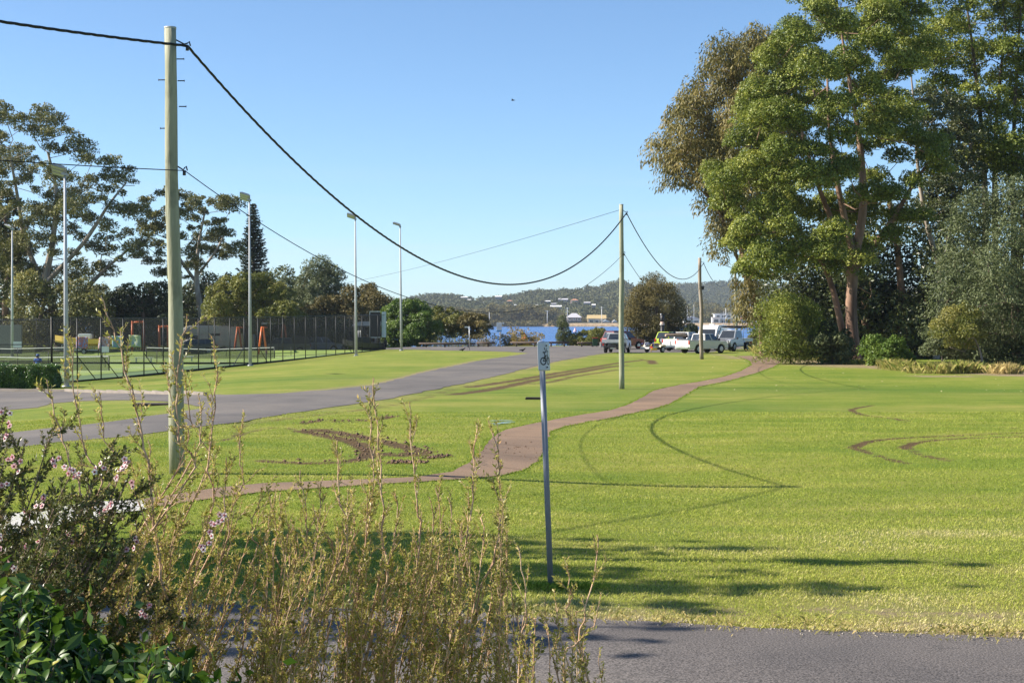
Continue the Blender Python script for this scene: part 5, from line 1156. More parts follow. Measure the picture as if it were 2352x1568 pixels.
q = ru.location; roll('long tan canvas bundle lying across the tub of the left white ute', (q[0] - .95, q[1] - 1.2, q[2] + 1.5), math.radians(20), 2.2, .14, M_TAN); roll('dark rolled bundle beside the tan one on the left white ute', (q[0] - .7, q[1] - .85, q[2] + 1.6), math.radians(24), 2.3, .16, M_BLKP)
M_YELP = plain('yellow_plastic', (.75, .5, .12), .5); M_CREAMP = plain('cream_mudguard', (.62, .53, .33), .5); M_BLUES = plain('blue_strap', (.05, .09, .3), .6)
def trailer(label, px, py, Z, deg):
    r = car_root('boat_trailer', label, 'trailer', px, py, deg, Z)
    MB().box((0, -.62, .48), (3.2, .07, .1)).box((0, .62, .48), (3.2, .07, .1)).box((-1.3, 0, .48), (.08, 1.3, .08)).box((0, 0, .48), (.08, 1.3, .08)).box((1.3, 0, .48), (.08, 1.3, .08)).box((2.4, 0, .5), (1.9, .08, .1)).build('frame', M_GALV, r)
    for s in (-1, 1):
        wheel(r, -.1, s * .85, .3, .2)
        MB().prism([(-.55, .5), (-.45, .66), (-.1, .72), (.25, .66), (.35, .5), (.25, .6), (-.1, .66), (-.45, .6)], 'y', s * .85 - .13, s * .85 + .13).build('mudguard', M_CREAMP, r)
        MB().box((-1.62, s * .7, .5), (.06, .3, .12)).build('tail_light', M_TAIL, r)
    MB().box((-1.66, 0, .42), (.03, .9, .14)).build('light_board', M_W, r); MB().tube([(2.5, -.0, .5), (2.5, 0, 1.0), (2.35, 0, 1.05)], .035, 6).build('winch_post', M_GALV, r)
    for s in (-1, 1): MB().tube([(-.9, s * .45, .5), (-.9, s * .45, .8)], .03, 6).box((-.9, s * .45, .82), (1.1, .12, .05)).build('bunk', M_BLUES, r)
    return r
tr = trailer('empty boat trailer with cream mudguards left of the lime green car', 1505, 806.5, 143.5, 50)
q = tr.location
o = MB().box((0, 0, .13), (.5, .35, .26)).build('yellow_crate', M_YELP, bevel=.03); o.location = (q[0] - .15, q[1] - .75, q[2] + .2); tag(o, 'yellow crate on the back of the boat trailer', 'crate')
o = MB().box((0, 0, .15), (.42, .36, .3)).build('cooler_box', M_W, bevel=.04); o.location = (q[0] - .75, q[1] + .3, q[2] + .62); tag(o, 'white cooler box standing on the boat trailer', 'cooler')
o = MB().tube([(-.4, 0, 0), (-.4, 0, .6), (-.32, 0, .75), (-.2, 0, .8), (.3, 0, .8), (.42, 0, .75), (.48, 0, .6), (.48, 0, 0)], .035, 8).build('bike_hoop', M_YELP); o.location = (q[0] + .15, q[1] + 1.5, q[2]); tag(o, 'yellow-orange hoop rail between the trailer and the lime car', 'hoop')
# marker post behind the lime car
g = P(1521, 790, 168); zg = float(gz(g[0], g[1])); r = empty('marker_post', (g[0], g[1], zg), label='black marker post with pale band standing above the lime green car', cat='post')
zt = lambda py: P(1521, py, 168)[2] - zg
MB().tube([(0, 0, 0), (0, 0, zt(746))], .19, 12).build('post', M_BLKP, r); MB().tube([(0, 0, zt(746)), (0, 0, zt(739))], [.24, .2], 12).build('pale_band', plain('tan_band', (.55, .38, .3), .7), r)
MB().tube([(0, 0, zt(739)), (0, 0, zt(735)), (0, 0, zt(723))], [.16, .2, .22], 12).build('black_top', M_BLKP, r); MB().tube([(0, 0, zt(745.8)), (0, 0, zt(744.6))], .27, 12).build('white_ring', M_W, r); MB().tube([(-.14, 0, zt(723)), (-.14, 0, zt(720.5))], .07, 8).build('cap', M_W, r)
# bin, white block, log rails, sign posts
g = G(1367, 796.5); r = empty('wheelie_bin', g, label='green wheelie bin with red lid beside the log rail', cat='bin')
MB().add([(-.24, -.26, .1), (.24, -.26, .1), (.24, .26, .1), (-.24, .26, .1), (-.3, -.34, .95), (.3, -.34, .95), (.3, .34, .95), (-.3, .34, .95)], [(3, 2, 1, 0), (4, 5, 6, 7), (0, 1, 5, 4), (1, 2, 6, 5), (2, 3, 7, 6), (3, 0, 4, 7)]).build('body', plain('bin_green', (.02, .07, .03), .5), r, bevel=.03)
MB().box((0, -.02, .99), (.64, .74, .08)).build('lid', plain('bin_red_lid', (.4, .02, .02), .45), r, bevel=.03)
for s in (-1, 1): MB().tube([(s * .22 - .04, .3, .1), (s * .22 + .04, .3, .1)], .1, 12).build('wheel', M_TYRE, r)
M_LOG = plain('rail_timber', (.06, .045, .035), .85, var=.3); 
o = MB().box((0, 0, .28), (.75, .6, .56)).box((.1, 0, .62), (.45, .5, .12)).build('concrete_block', M_CONC, bevel=.03); g = G(1386, 797); o.location = g; tag(o, 'pale concrete block between the bin and the red wagon', 'block')
M_LOGR = plain('timber_rail', (.09, .065, .05), .85, var=.25)
def lograil(label, x0, x1, y, hpx, posts):
    a = G(x0, y); b_ = G(x1, y); h = hpx / F * a[1]; root = empty('log_rail', a, label=label, cat='barrier'); d = b_ - a
    MB().tube([(0, 0, h), tuple(d * .5 + V3(0, 0, h)), tuple(d + V3(0, 0, h))], [.11, .12, .11], 10).build('rail', M_LOGR, root)
    for px in posts: t = (px - x0) / (x1 - x0); c = d * t; MB().tube([c - V3(0, 0, .1), c + V3(0, 0, h)], .09, 8).build('post', M_LOG, root)
lograil('long low log rail at the lake edge left of the white notice', 962, 1092, 797.5, 8.5, (979, 1022, 1076)); lograil('short log rail just left of the white notice board', 1094, 1137, 796.5, 9, (1098, 1121))
lograil('log rail at the lake edge behind the bicycle sign', 1172, 1308, 796, 9.5, (1186, 1228, 1266, 1296)); lograil('short log rail beside the wheelie bin', 1326, 1376, 796, 8.5, (1336, 1360))
lograil('log rail at the right behind the silver tray truck', 1712, 1745, 801, 8, (1716, 1738))
def sign_text(body, size, loc, rot, mat, parent, name='lettering', ext=.003):
    c = bpy.data.curves.new(name, 'FONT'); c.body = body; c.size = size; c.align_x = 'CENTER'; c.align_y = 'CENTER'; c.extrude = ext
    o = bpy.data.objects.new(name, c); COL.objects.link(o)
    dg = bpy.context.evaluated_depsgraph_get(); me = bpy.data.meshes.new_from_object(o.evaluated_get(dg)); bpy.data.objects.remove(o)
    o = bpy.data.objects.new(name, me); COL.objects.link(o); me.materials.clear(); me.materials.append(mat); o.location = loc; o.rotation_euler = rot; o.parent = parent; return o
M_BLUEP = plain('sign_blue', (.12, .35, .62), .5); M_SBLK = plain('sign_black', (.02, .02, .02), .5); M_GREYTXT = plain('faded_print', (.5, .5, .5), .6)
g = G(1149, 796); k = g[1] / F; r = empty('notice_sign', g, label='white notice sign with blue foot on a post at the lake edge', cat='sign'); H_ = (796 - 740) * k
MB().tube([(0, 0, 0), (0, 0, H_)], .05, 8).build('post', plain('sign_post_tan', (.35, .3, .2), .7), r)
b_ = MB().box((-.12, -.06, (796 - 751.5) * k), (12 * k, .04, 22 * k)).build('board', M_W, r, bevel=.01); MB().box((-.12, -.085, (796 - 760) * k), (11.6 * k, .012, 4 * k)).build('blue_strip', M_BLUEP, r)
mbt = MB()
for i in range(6): mbt.box((-.12, -.083, (796 - 744 - i * 2) * k), ((9 - (i % 3) * 1.5) * k, .006, .5 * k))
mbt.build('print', M_GREYTXT, r)
MB().box((.34, -.02, (796 - 742) * k), (4 * k, .03, 4 * k)).build('small_plate', M_W, r)
g = G(1078, 804); k = g[1] / F; r = empty('street_sign', g, label='thin post with a small white street name blade, near the log rail', cat='sign')
MB().tube([(0, 0, 0), (0, 0, 55 * k)], .04, 8).build('post', M_GALV, r); MB().box((-.22, 0, 53 * k), (11 * k, .03, 3 * k)).build('blade', M_W, r)
# buoys
def buoy(label, px, py, h, m, m2):
    Yb = F * (EYE - WZ) / (py - 740); c = P(px, py, Yb); k = Yb / F; H_ = h * k; r = empty('buoy', (c[0], c[1], WZ), label=label, cat='buoy')
    MB().tube([(0, 0, -.2), (0, 0, 0), (0, 0, H_ * .3), (0, 0, H_ * .42), (0, 0, H_ * .85), (0, 0, H_)], [H_ * .5, H_ * .55, H_ * .52, H_ * .3, H_ * .26, H_ * .1], 14).build('float', m, r)
    MB().tube([(0, 0, H_), (0, 0, H_ * 1.2)], H_ * .05, 6).build('top_mark', m2, r)
M_BRED = plain('buoy_red', (.75, .10, .05), .5); M_BPINK = plain('buoy_pink_white', (.75, .4, .42), .5)
buoy('red buoy on the water beside the bare tree', 1206, 780, 13, M_BRED, M_BRED); buoy('pink and white buoy farther out near the young conifer', 1321, 761.5, 8, M_BPINK, M_BRED)

# ------------------------------------------------------------------ car park behind the courts
P_WHITEs = P_WHITE
def camper(label, px, py, deg, Z):
    r = car_root('camper_van', label, 'van', px, py, deg, Z)
    MB().prism(body_profile(-3.1, 3.0, .4, [(3.05, .8), (2.9, 1.3), (2.3, 1.5), (1.95, 2.1), (-3.1, 2.1)], [-1.6, 2.0], .38), 'y', -1.05, 1.05).build('body', P_WHITEs, r, bevel=.08)
    MB().prism([(-3.1, 2.1), (1.9, 2.1), (2.9, 2.25), (2.95, 2.5), (2.5, 2.95), (1.9, 3.1), (-3.1, 3.1)], 'y', -1.08, 1.08).build('luton_top', P_WHITEs, r, bevel=.12)
    glassy(r, 'windscreen', [(2.33, -.85, 1.5), (2.33, .85, 1.5), (1.99, .8, 2.07), (1.99, -.8, 2.07)], .03, .03)
    for s in (-1, 1):
        MB().box((-.6, s * 1.06, 2.2), (1.1, .03, .5)).box((1.7, s * 1.06, 1.75), (.8, .03, .45)).build('side_window', M_GLASSD, r)
        for x in (-1.6, 2.0): wheel(r, x, s * .95, .38)
    MB().box((-2.2, 0, 3.2), (.9, .7, .2)).build('roof_unit', M_W, r, bevel=.04)
ZC = 176.
camper('white motorhome with rounded overcab behind the court fence', 478, 800, 200, ZC)
suv('parked_car', 'dark estate car behind the court fence, left of the motorhome', 445, 801, 195, P_DARK, L=4.8, H=1.6, Z=ZC - 6)
ute('parked_ute', 'grey-green ute with long dark canopy behind the court fence', 655, 800, 186, P_GREY, Z=ZC - 2, L=5.6, canopy=plain('dark_canopy', (.045, .045, .055), .6), H=1.8)
ute('parked_ute', 'blue-silver crew ute parked right of the dark canopy one', 735, 799, 2, P_BLUEG, Z=ZC + 2, L=5.1)
van('pale van partly hidden behind the second light pole', 535, 799, 185, ZC + 6, H=2.2)
def boat(label, px, pyz, L, deg, Z, mat, m2, z0=.55):
    r = car_root('boat', label, 'boat', px, pyz, deg, Z)
    n = 9; vs = []; fs = []
    for i in range(n):
        t = i / (n - 1); x = (t - .5) * L; w_ = .95 * (1 - t ** 3.2); k = .45 * t ** 3
        vs += [(x, -w_, z0 + .75 + k), (x, -w_ * .8, z0 + .25 + k * .8), (x, 0, z0 + k * 1.0), (x, w_ * .8, z0 + .25 + k * .8), (x, w_, z0 + .75 + k)]
    for i in range(n - 1):
        for j in range(4): a = i * 5 + j; fs.append((a, a + 1, a + 6, a + 5))
    fs.append((0, 1, 2, 3, 4)); fs += [(i * 5, i * 5 + 4, i * 5 + 9, i * 5 + 5) for i in range(n - 1)]
    MB().add(vs, fs).build('hull', mat, r); MB().box((-.1, 0, z0 + 1.05), (1.5, 1.2, .6)).build('cabin', m2, r, bevel=.1)
    MB().box((.68, 0, z0 + 1.15), (.05, 1.0, .35)).build('windscreen', M_GLASSD, r); MB().box((-L / 2 - .12, 0, z0 + .7), (.3, .35, .8)).build('outboard', M_BLKP, r, bevel=.05)
    return r
boat('white cabin boat with yellow hull parked behind the painted banners', 195, 800, 6.5, 182, ZC - 4, M_YELP, M_W, .9)
trailer('trailer under the yellow-hulled boat behind the courts', 195, 800, ZC - 4, 182)
boat('low dark dinghy on the ground near the white shelter', 835, 800, 4.5, 180, 168, M_BLKP, M_BLKP, .1)
M_ORG = plain('orange_play_steel', (.75, .17, .04), .4)
def gantry(label, px, pyb, w, h, Z=172):
    g = P(px, pyb, Z); zg = float(gz(g[0], g[1])); k = Z / F; r = empty('play_frame', (g[0], g[1], zg), label=label, cat='play frame'); W_ = w * k; H_ = P(px, pyb - h, Z)[2] - zg
    for s in (-1, 1): MB().tube([(s * W_ / 2, 0, 0), (s * W_ / 2, 0, H_)], .13, 8).build('leg', M_ORG, r)
    MB().tube([(-W_ / 2 - .1, 0, H_ - .15), (W_ / 2 + .1, 0, H_ - .15)], .12, 8).build('top_bar', M_ORG, r)
gantry('tall orange steel play frame behind the banners', 317, 795, 26, 58); gantry('lower orange play frame beside the near utility pole', 376, 795, 20, 48)
def aframe(label, px, pyb, h, Z=171, board=False):
    g = P(px, pyb, Z); zg = float(gz(g[0], g[1])); r = empty('swing_frame', (g[0], g[1], zg), label=label, cat='swing frame'); H_ = P(px, pyb - h, Z)[2] - zg
    for s in (-1, 1): MB().tube([(s * .45, 0, 0), (s * .06, 0, H_)], .11, 8).build('leg', M_ORG, r)
    if board: MB().box((-1.3, 0, H_ - .12), (2.4, .2, .18)).build('white_beam', M_W, r)
    else: MB().tube([(0, 0, H_ - .1), (0, 3.2, H_ - .1)], .09, 8).build('top_bar', M_ORG, r)
aframe('leaning orange swing frame leg left of the second light pole', 547, 796, 46); aframe('orange swing A-frame in front of the grey-green ute', 603, 796, 46, 168); aframe('orange swing frame with white beam above the canopy ute', 652, 790, 50, 176, True)
g = P(842, 800, 182); zg = float(gz(g[0], g[1])); r = empty('picnic_shelter', (g[0], g[1], zg), label='white curved-roof picnic shelter behind the fence corner', cat='shelter'); k = 182 / F; zt_ = P(842, 741, 182)[2] - zg
mb = MB(); W_ = 64 * k; mb.prism([(-W_ / 2, zt_ - .35), (-W_ / 2 + .5, zt_ + .02), (-W_ / 2 + 1.1, zt_ + .15), (W_ / 2, zt_ + .15), (W_ / 2, zt_ - .35)], 'y', -1.5, 1.5); mb.build('roof', M_W, r)
for sx in (-W_ / 2 + .8, W_ / 2 - .5):
    for sy in (-1.2, 1.2): MB().tube([(sx, sy, 0), (sx, sy, zt_ - .34)], .07, 8).build('post', M_GALV, r)
MB().box((0, 0, .75), (1.8, .9, .06)).box((0, 0, .37), (.5, .3, .7)).build('table', M_GALV, r)
# scoreboard-like notice on the fence corner
c = P(870, 745, N0[1] - .5); hh = 58 / F * N0[1]; cw = 33 / F * N0[1]; r = empty('club_notice', c, label='tall dark club board with pale printed strip on the fence corner', cat='sign')
MB().box((-.25 * cw, 0, 0), (cw * .72, .05, hh)).build('dark_board', plain('dark_board', (.035, .03, .03), .7), r); MB().box((cw * .36, -.01, 0), (cw * .30, .05, hh)).build('pale_strip', plain('pale_strip', (.42, .52, .55), .6), r)
MB().box((-.25 * cw, -.0, hh / 2 + .03), (cw * .74, .07, .06)).box((-.25 * cw, 0, -hh / 2 - .03), (cw * .74, .07, .06)).box((-.62 * cw, 0, 0), (.05, .07, hh + .1)).build('frame', M_W, r)
mbt = MB()
for i in range(13):
    mbt.box((cw * .36, -.04, hh * (.44 - i * .07)), (cw * (.22 - .03 * (i % 3)), .01, .035 if i % 4 else .09))
mbt.build('print', M_GREYTXT, r)
# low wall behind courts at left, lids, culvert
o = MB().box((0, 0, 1.6), (4.4, .4, 3.2)).build('concrete_wall', plain('grey_block_wall', (.22, .2, .19), .9, var=.15)); c = P(4, 800, 172); o.location = (c[0], c[1], float(gz(c[0], c[1]))); tag(o, 'grey block practice wall at the far left behind the courts', 'wall')
for px, py, w_, lab in ((350, 931, .75, 'dark drain lid on the grass island by the nearest pole'), (1224, 917, .34, 'small dark drain lid on the grass left of the bicycle sign')):
    g = G(px, py); o = MB().box((0, 0, .03), (w_ * 1.6, w_, .1)).build('drain_lid', M_LOG, bevel=.02); o.location = g; tag(o, lab, 'drain lid')
def bird(label, px, py, s=1.):
    g = G(px, py); r = empty('bird', g, label=label, cat='bird')
    skin_body('body', [(0, 0, .11 * s), (.09 * s, 0, .13 * s), (.15 * s, 0, .19 * s), (.19 * s, 0, .19 * s), (-.1 * s, 0, .1 * s), (-.2 * s, 0, .08 * s), (0, .02 * s, .0), (0, -.02 * s, .0)], [(0, 1), (1, 2), (2, 3), (0, 4), (4, 5), (0, 6), (0, 7)], [.05 * s, .045 * s, .03 * s, .008 * s, .04 * s, .015 * s, .008 * s, .008 * s], M_BLACK, r, 1)
bird('small dark bird on the grass tip between the roads, left one', 1062, 806.5, 1.6); bird('small dark bird on the grass tip between the roads, right one', 1200, 807.5, 1.6)
c = P(1178, 231, 60); r = empty('bird', c, label='tiny bird flying high in the open sky', cat='bird')
skin_body('body', [(-.07, 0, 0), (0, 0, 0), (.06, 0, .01), (.09, 0, .012)], [(0, 1), (1, 2), (2, 3)], [.008, .02, .015, .006], M_BLACK, r, 1)
MB().add([(.03, 0, .01), (-.03, 0, .01), (-.05, -.12, .04), (.0, -.13, .04), (-.05, .12, .04), (.0, .13, .04)], [(0, 1, 2, 3), (0, 5, 4, 1)]).build('wings', M_BLACK, r)
# puddle
m, nt_, b__ = new_mat('puddle_water'); b__.inputs['Base Color'].default_value = (.10, .16, .24, 1); b__.inputs['Roughness'].default_value = .04
for k_, (px, py, rx, ry) in enumerate(((1148, 974, .26, .10), (1163, 971, .2, .08), (1136, 968, .14, .06), (1156, 967, .16, .05), (1140, 977, .12, .05), (1170, 968, .1, .05))):
    g = G(px, py); poly = [(g[0] + rx * (1 + .3 * math.sin(3 * a + k_)) * math.cos(a), g[1] + ry * (1 + .25 * math.sin(2 * a)) * math.sin(a)) for a in np.linspace(0, 2 * math.pi, 24, endpoint=False)]; drape('puddle_water', poly, .03, m, .4)

# ------------------------------------------------------------------ bicycle sign
M_SPOLE = plain('galvanised_sign_pole', (.22, .235, .27), .6, .2, var=.12, scale=9); M_PLATE = plain('sign_plate', (.50, .53, .56), .45, .1, var=.05, scale=12)
g = G(1266, 1349); t = P(1243, 783, g[1]) - g; sp = empty('bicycle_sign', g, label='small white bicycle path sign on a leaning grey pole', cat='sign')
MB().tube([(0, 0, -.1), t], .030, 18).build('pole', M_SPOLE, sp)
zt_, zb_ = P(1243, 784, g[1])[2] - g[2], P(1243, 851, g[1])[2] - g[2]
PWD = .225; aR, aL = math.radians(70), math.radians(40)
ax = lambda z: t[0] * z / t[2] + .024
def plate_pt(s, z, off=0.):
    # s<0: left part bent towards the road; s>0: right part runs away from the viewer
    if s < 0:
        k = -s * PWD; x = -k * math.cos(aL) ; y = -k * math.sin(aL) * .9; n = V3(math.sin(aL), -math.cos(aL), 0)
    else:
        k = s * PWD; x = k * math.cos(aR); y = k * math.sin(aR); n = V3(math.sin(aR), -math.cos(aR), 0)
    return V3(ax(z) + x + .02, y - .034, z) + n * off
def plate_sheet(name, mat, rings, off, par):
    vs = [plate_pt(s, zb_ + (zt_ - zb_) * v, off) for s, v in rings]; n = len(vs)
    return vs
ns, nv = 16, 18; vs = []; fs = []
for j in range(nv + 1):
    v = j / nv; corner = .06
    for i in range(ns + 1):
        s = i / ns - .5; ed = max(0, abs(s) - (.5 - .1)) / .1; vv = v
        hgt = 1 - .05 * ed ** 2; vv = .5 + (v - .5) * hgt
        vs.append(plate_pt(s, zb_ + (zt_ - zb_) * vv - .012 * (s + .5) * 0 + .01 * (abs(s) > .3) * 0))
for j in range(nv):
    for i in range(ns): a = j * (ns + 1) + i; fs.append((a, a + 1, a + ns + 2, a + ns + 1))
po = mesh_np('plate', vs, fs, M_PLATE, sp, smooth=True); so_ = po.modifiers.new('thick', 'SOLIDIFY'); so_.thickness = .003; so_.offset = 0
sy = MB()
def stroke(pts, w, closed=False):
    pts = [np.array(p, float) for p in pts]; asp = (zt_ - zb_) / PWD
    q = pts + [pts[0]] if closed else pts
    for a, b_ in zip(q[:-1], q[1:]):
        m_ = max(1, int(abs(a[0] - b_[0]) / .06))
        for k in range(m_):
            p0 = a + (b_ - a) * k / m_; p1 = a + (b_ - a) * (k + 1) / m_; d = (p1 - p0) * V3(1, asp, 0)[:2]; L_ = np.hypot(*d) or 1; nrm = np.array([-d[1], d[0] / asp]) / L_ * w / 2; e = np.array([d[0], d[1] / asp]) / L_ * w * .25
            c4 = [p0 - nrm - e, p1 - nrm + e, p1 + nrm + e, p0 + nrm - e]
            f_ = [plate_pt(s, zb_ + (zt_ - zb_) * v, .0035) for s, v in c4]; sy.add(f_, [(0, 1, 2, 3)])
def circ(cs, cv, r, n=26): asp = (zt_ - zb_) / PWD; return [(cs + r * math.cos(a), cv + r / asp * math.sin(a)) for a in np.linspace(0, 2 * math.pi, n, endpoint=False)]
stroke(circ(-.19, .33, .16), .055, True); stroke(circ(.25, .33, .16), .055, True)
stroke([(-.19, .33), (-.08, .52), (.17, .52), (.25, .33)], .05); stroke([(-.08, .52), (.04, .34), (.17, .52)], .045); stroke([(-.19, .33), (.04, .34)], .04)
stroke([(-.08, .52), (-.12, .62)], .045); stroke([(-.19, .63), (-.04, .63)], .06); stroke([(.17, .52), (.12, .66), (.24, .67), (.27, .63)], .045)
stroke([(-.1, .78), (.0, .66), (.12, .78)], .05)
sy.build('bicycle_symbol', M_SBLK, po)
bt = MB()
for v in (.86, .12): c = plate_pt(.02, zb_ + (zt_ - zb_) * v, .004); bt.tube([c, c + V3(.006, -.008, 0)], .0075, 8)
bt.build('bolt', M_SBLK, po)

# ------------------------------------------------------------------ grass blades near the camera, tall grass by the trees
def blades(name, label, X, Y, h, w, lean, mat, tint):
    n = len(X); a = rng.random(n) * 2 * np.pi; b = np.stack([X, Y, gz(X, Y) + .0], -1); d = np.stack([np.cos(a), np.sin(a), 0 * a], -1); s = np.stack([-np.sin(a), np.cos(a), 0 * a], -1)
    h = np.broadcast_to(h, n)[:, None]; w = np.broadcast_to(w, n)[:, None]; l = np.broadcast_to(lean, n)[:, None] * rng.random((n, 1))
    v = np.stack([b - s * w / 2, b + s * w / 2, b + s * w * .3 + d * h * l * .4 + V3(0, 0, 1) * h * .6, b + d * h * l + V3(0, 0, 1) * h * (1 - .3 * l)], 1).reshape(-1, 3)
    return tag(mesh_np(name, v, np.arange(4 * n).reshape(-1, 4), mat, None, tint), label, 'grass', kind='stuff')
LM_TALL = leafmat('tall_grass', [(0, (.12, .17, .03)), (.5, (.30, .29, .07)), (1, (.52, .40, .17))], .7, .35, .15)
LM_LAWN = leafmat('lawn_blades', [(0, (.155, .24, .024)), (.5, (.36, .405, .062)), (.8, (.51, .49, .13)), (1, (.66, .57, .30))], .7, .35, .15)
N = 520000; Yb = 14.0 + 34 * rng.random(N) ** 1.7; Xb = rng.uniform(-1, 1, N) * (.335 * Yb + 2.6)
rutd = np.zeros(N)
for line, hw, st in RUTS + DIRT[5:8]: rutd = np.maximum(rutd, st * np.exp(-(pdist(Xb, Yb, [tuple(p) for p in smooth_line(gpoly(line), 3)]) / (hw * 1.2)) ** 2))
ok = (rng.random(N) > rutd * 1.5) & ~inpoly(Xb, Yb, w_path) & ~inpoly(Xb, Yb, w_near_poly) & ~inpoly(Xb, Yb, w_road); Xb, Yb = Xb[ok], Yb[ok]
patch = .5 + .5 * np.sin(Xb * 1.3 + np.sin(Yb * .9) * 2) * np.sin(Yb * 1.7 + Xb * .4)
drz = np.clip(1 - (Yb - 15) / 8, 0, 1) * np.clip(.3 + Xb * .1, 0, .7)
dnb = Yb - np.interp(Xb, [q[0] for q in w_near], [q[1] for q in w_near]); strw = np.clip(1 - dnb / np.clip(1.3 + .28 * Xb, 1., 2.6), 0, 1) * (.6 + .4 * np.sin(Xb * 2.1)); kp = rng.random(len(Xb)) > strw * .8
Xb, Yb, patch, drz, strw = Xb[kp], Yb[kp], patch[kp], drz[kp], strw[kp]; drz = drz + strw * 1.3 + .7 * np.exp(-((Yb - 21.5) / 1.7) ** 2) * np.clip(.45 + .08 * Xb, 0, 1)
blades('short_grass', 'short mown grass blades of the lawn', Xb, Yb, rng.uniform(.018, .045, len(Xb)) * (.8 + .5 * patch), .0045 + .00018 * Yb, .9, LM_LAWN, np.clip(rng.normal(.40, .15, len(Xb)) + .26 * (patch - .5) + .16 * np.sin(Yb * 2.6 + np.sin(Xb * .6) * 1.5) * np.sin(Xb * .35 + Yb) + drz * .38, 0, 1))
# ragged taller tufts along the near road edge and the path
def along(line, n, spread):
    line = [np.array(p) for p in line]; seg = [np.linalg.norm(b_ - a) for a, b_ in zip(line[:-1], line[1:])]; cum = np.r_[0, np.cumsum(seg)]; u = rng.random(n) * cum[-1]; k = np.clip(np.searchsorted(cum, u) - 1, 0, len(seg) - 1)
    A = np.array(line)[k]; B = np.array(line)[k + 1]; f = ((u - cum[k]) / np.array(seg)[k])[:, None]; p = A + (B - A) * f; return p + rng.normal(size=(n, 2)) * spread, p
edge = [p for p in w_near if -8 < p[0] < 8] ; edge = [(-6.5, np.interp(-6.5, [q[0] for q in w_near], [q[1] for q in w_near]))] + [p for p in edge if -6.5 < p[0] < 6] + [(6, np.interp(6, [q[0] for q in w_near], [q[1] for q in w_near]))]
pe, _ = along(edge, 5500, .2); pe[:, 1] += .16; tuft = np.sin(pe[:, 0] * 5) + np.sin(pe[:, 0] * 13 + 1) > -.3; pe = pe[tuft | (rng.random(len(pe)) < .3)]
blades('edge_grass', 'ragged pale grass along the edge of the near road', pe[:, 0], pe[:, 1], rng.uniform(.015, .08, len(pe)), .0035, 1.2, LM_TALL, np.clip(rng.normal(.68, .25, len(pe)), 0, 1))
pa, _ = along(w_path, 16000, .05); ok = ~inpoly(pa[:, 0], pa[:, 1], w_path); pa = pa[ok]
blades('edge_grass', 'longer green grass fringe along the footpath', pa[:, 0], pa[:, 1], rng.uniform(.03, .07, len(pa)), .012, 1., LM_LAWN, np.clip(rng.normal(.2, .15, len(pa)), 0, 1))
gp = G(1290, 1352); aa = rng.normal(size=(900, 2)) * [.22, .1] + gp[:2]
blades('edge_grass', 'tuft of bright grass round the foot of the bicycle sign', aa[:, 0], aa[:, 1], rng.uniform(.05, .1, 900), .006, 1., LM_LAWN, np.clip(rng.normal(.15, .12, 900), 0, 1))
def tallpatch(label, pts, n, spread, h, tm):
    p, _ = along(gpoly(pts), n, spread); cl = rng.normal(size=(40, 2)) * spread * .9; c0, _ = along(gpoly(pts), 40, spread * .8); k = rng.integers(0, 40, n); m_ = rng.random(n) < .7; p[m_] = c0[k[m_]] + rng.normal(size=(m_.sum(), 2)) * .22
    hh = h * np.where(m_, (.45 + .55 * np.abs(np.sin(k * 1.7))), .4) * rng.uniform(.5, 1., n); return blades('tall_grass', label, p[:, 0], p[:, 1], hh, .022, .9, LM_TALL, np.clip(rng.normal(tm, .2, n) + .15 * np.sin(k), 0, 1))
tallpatch('tall straw-coloured grass at the left foot of the stand of trees', [(1740, 806), (1770, 812), (1800, 818)], 2600, .7, .9, .7)
tallpatch('yellow-green grass under the twin trunks', [(1860, 826), (1930, 832), (2000, 838)], 2200, .6, .5, .45)
tallpatch('tall green and yellow grass in front of the dark trees', [(2040, 846), (2085, 852)], 1800, .4, .8, .45)
tallpatch('tall dry grass bank between the saplings', [(2125, 858), (2180, 857), (2240, 854)], 3600, .5, .85, .5)
tallpatch('rust-brown dry grass tuft at the foot of the casuarina', [(2300, 858), (2320, 858)], 1300, .35, .8, .95)
# clods of torn-up soil along the deeper ruts and scattered over the path
def clods(name, label, P2, size, mat):
    n = len(P2); o = np.array([(1, 0, 0), (0, 1, 0), (-1, 0, 0), (0, -1, 0), (0, 0, .8), (0, 0, -.5)], float); F8 = np.array([(0, 1, 4), (1, 2, 4), (2, 3, 4), (3, 0, 4), (1, 0, 5), (2, 1, 5), (3, 2, 5), (0, 3, 5)])
    v = o[None] * size[:, None, None] * rng.uniform(.6, 1.4, (n, 6, 3)); b = np.c_[P2, gz(P2[:, 0], P2[:, 1]) + .012 + size * .2]; v = v + b[:, None]
    tag(mesh_np(name, v.reshape(-1, 3), (F8[None] + 6 * np.arange(n)[:, None, None]).reshape(-1, 3), mat, None), label, 'soil', kind='stuff')
M_SOIL = plain('torn_soil', (.13, .08, .05), .95, var=.5, scale=20)
cl_ = []
for line, hw, st in RUTS:
    if st >= .8 and line[0][0] < 1500: q, _ = along([tuple(p) for p in smooth_line(gpoly(line), 3)], 170 if hw > .15 else 90, hw * .75); cl_.append(q)
cl_ = np.vstack(cl_); clods('soil_clods', 'torn clods of brown soil along the tyre ruts', cl_, rng.uniform(.3, 1, len(cl_)) ** 3 * .045 + .006, M_SOIL)
gp = G(1185, 1035)[:2]; q = gp + rng.normal(size=(150, 2)) * [.5, 1.2]; q = q[inpoly(q[:, 0], q[:, 1], w_path)]; clods('soil_clods', 'brown soil crumbs scattered over the bend of the footpath', q, rng.uniform(.2, 1, len(q)) ** 3 * .025 + .004, M_SOIL)
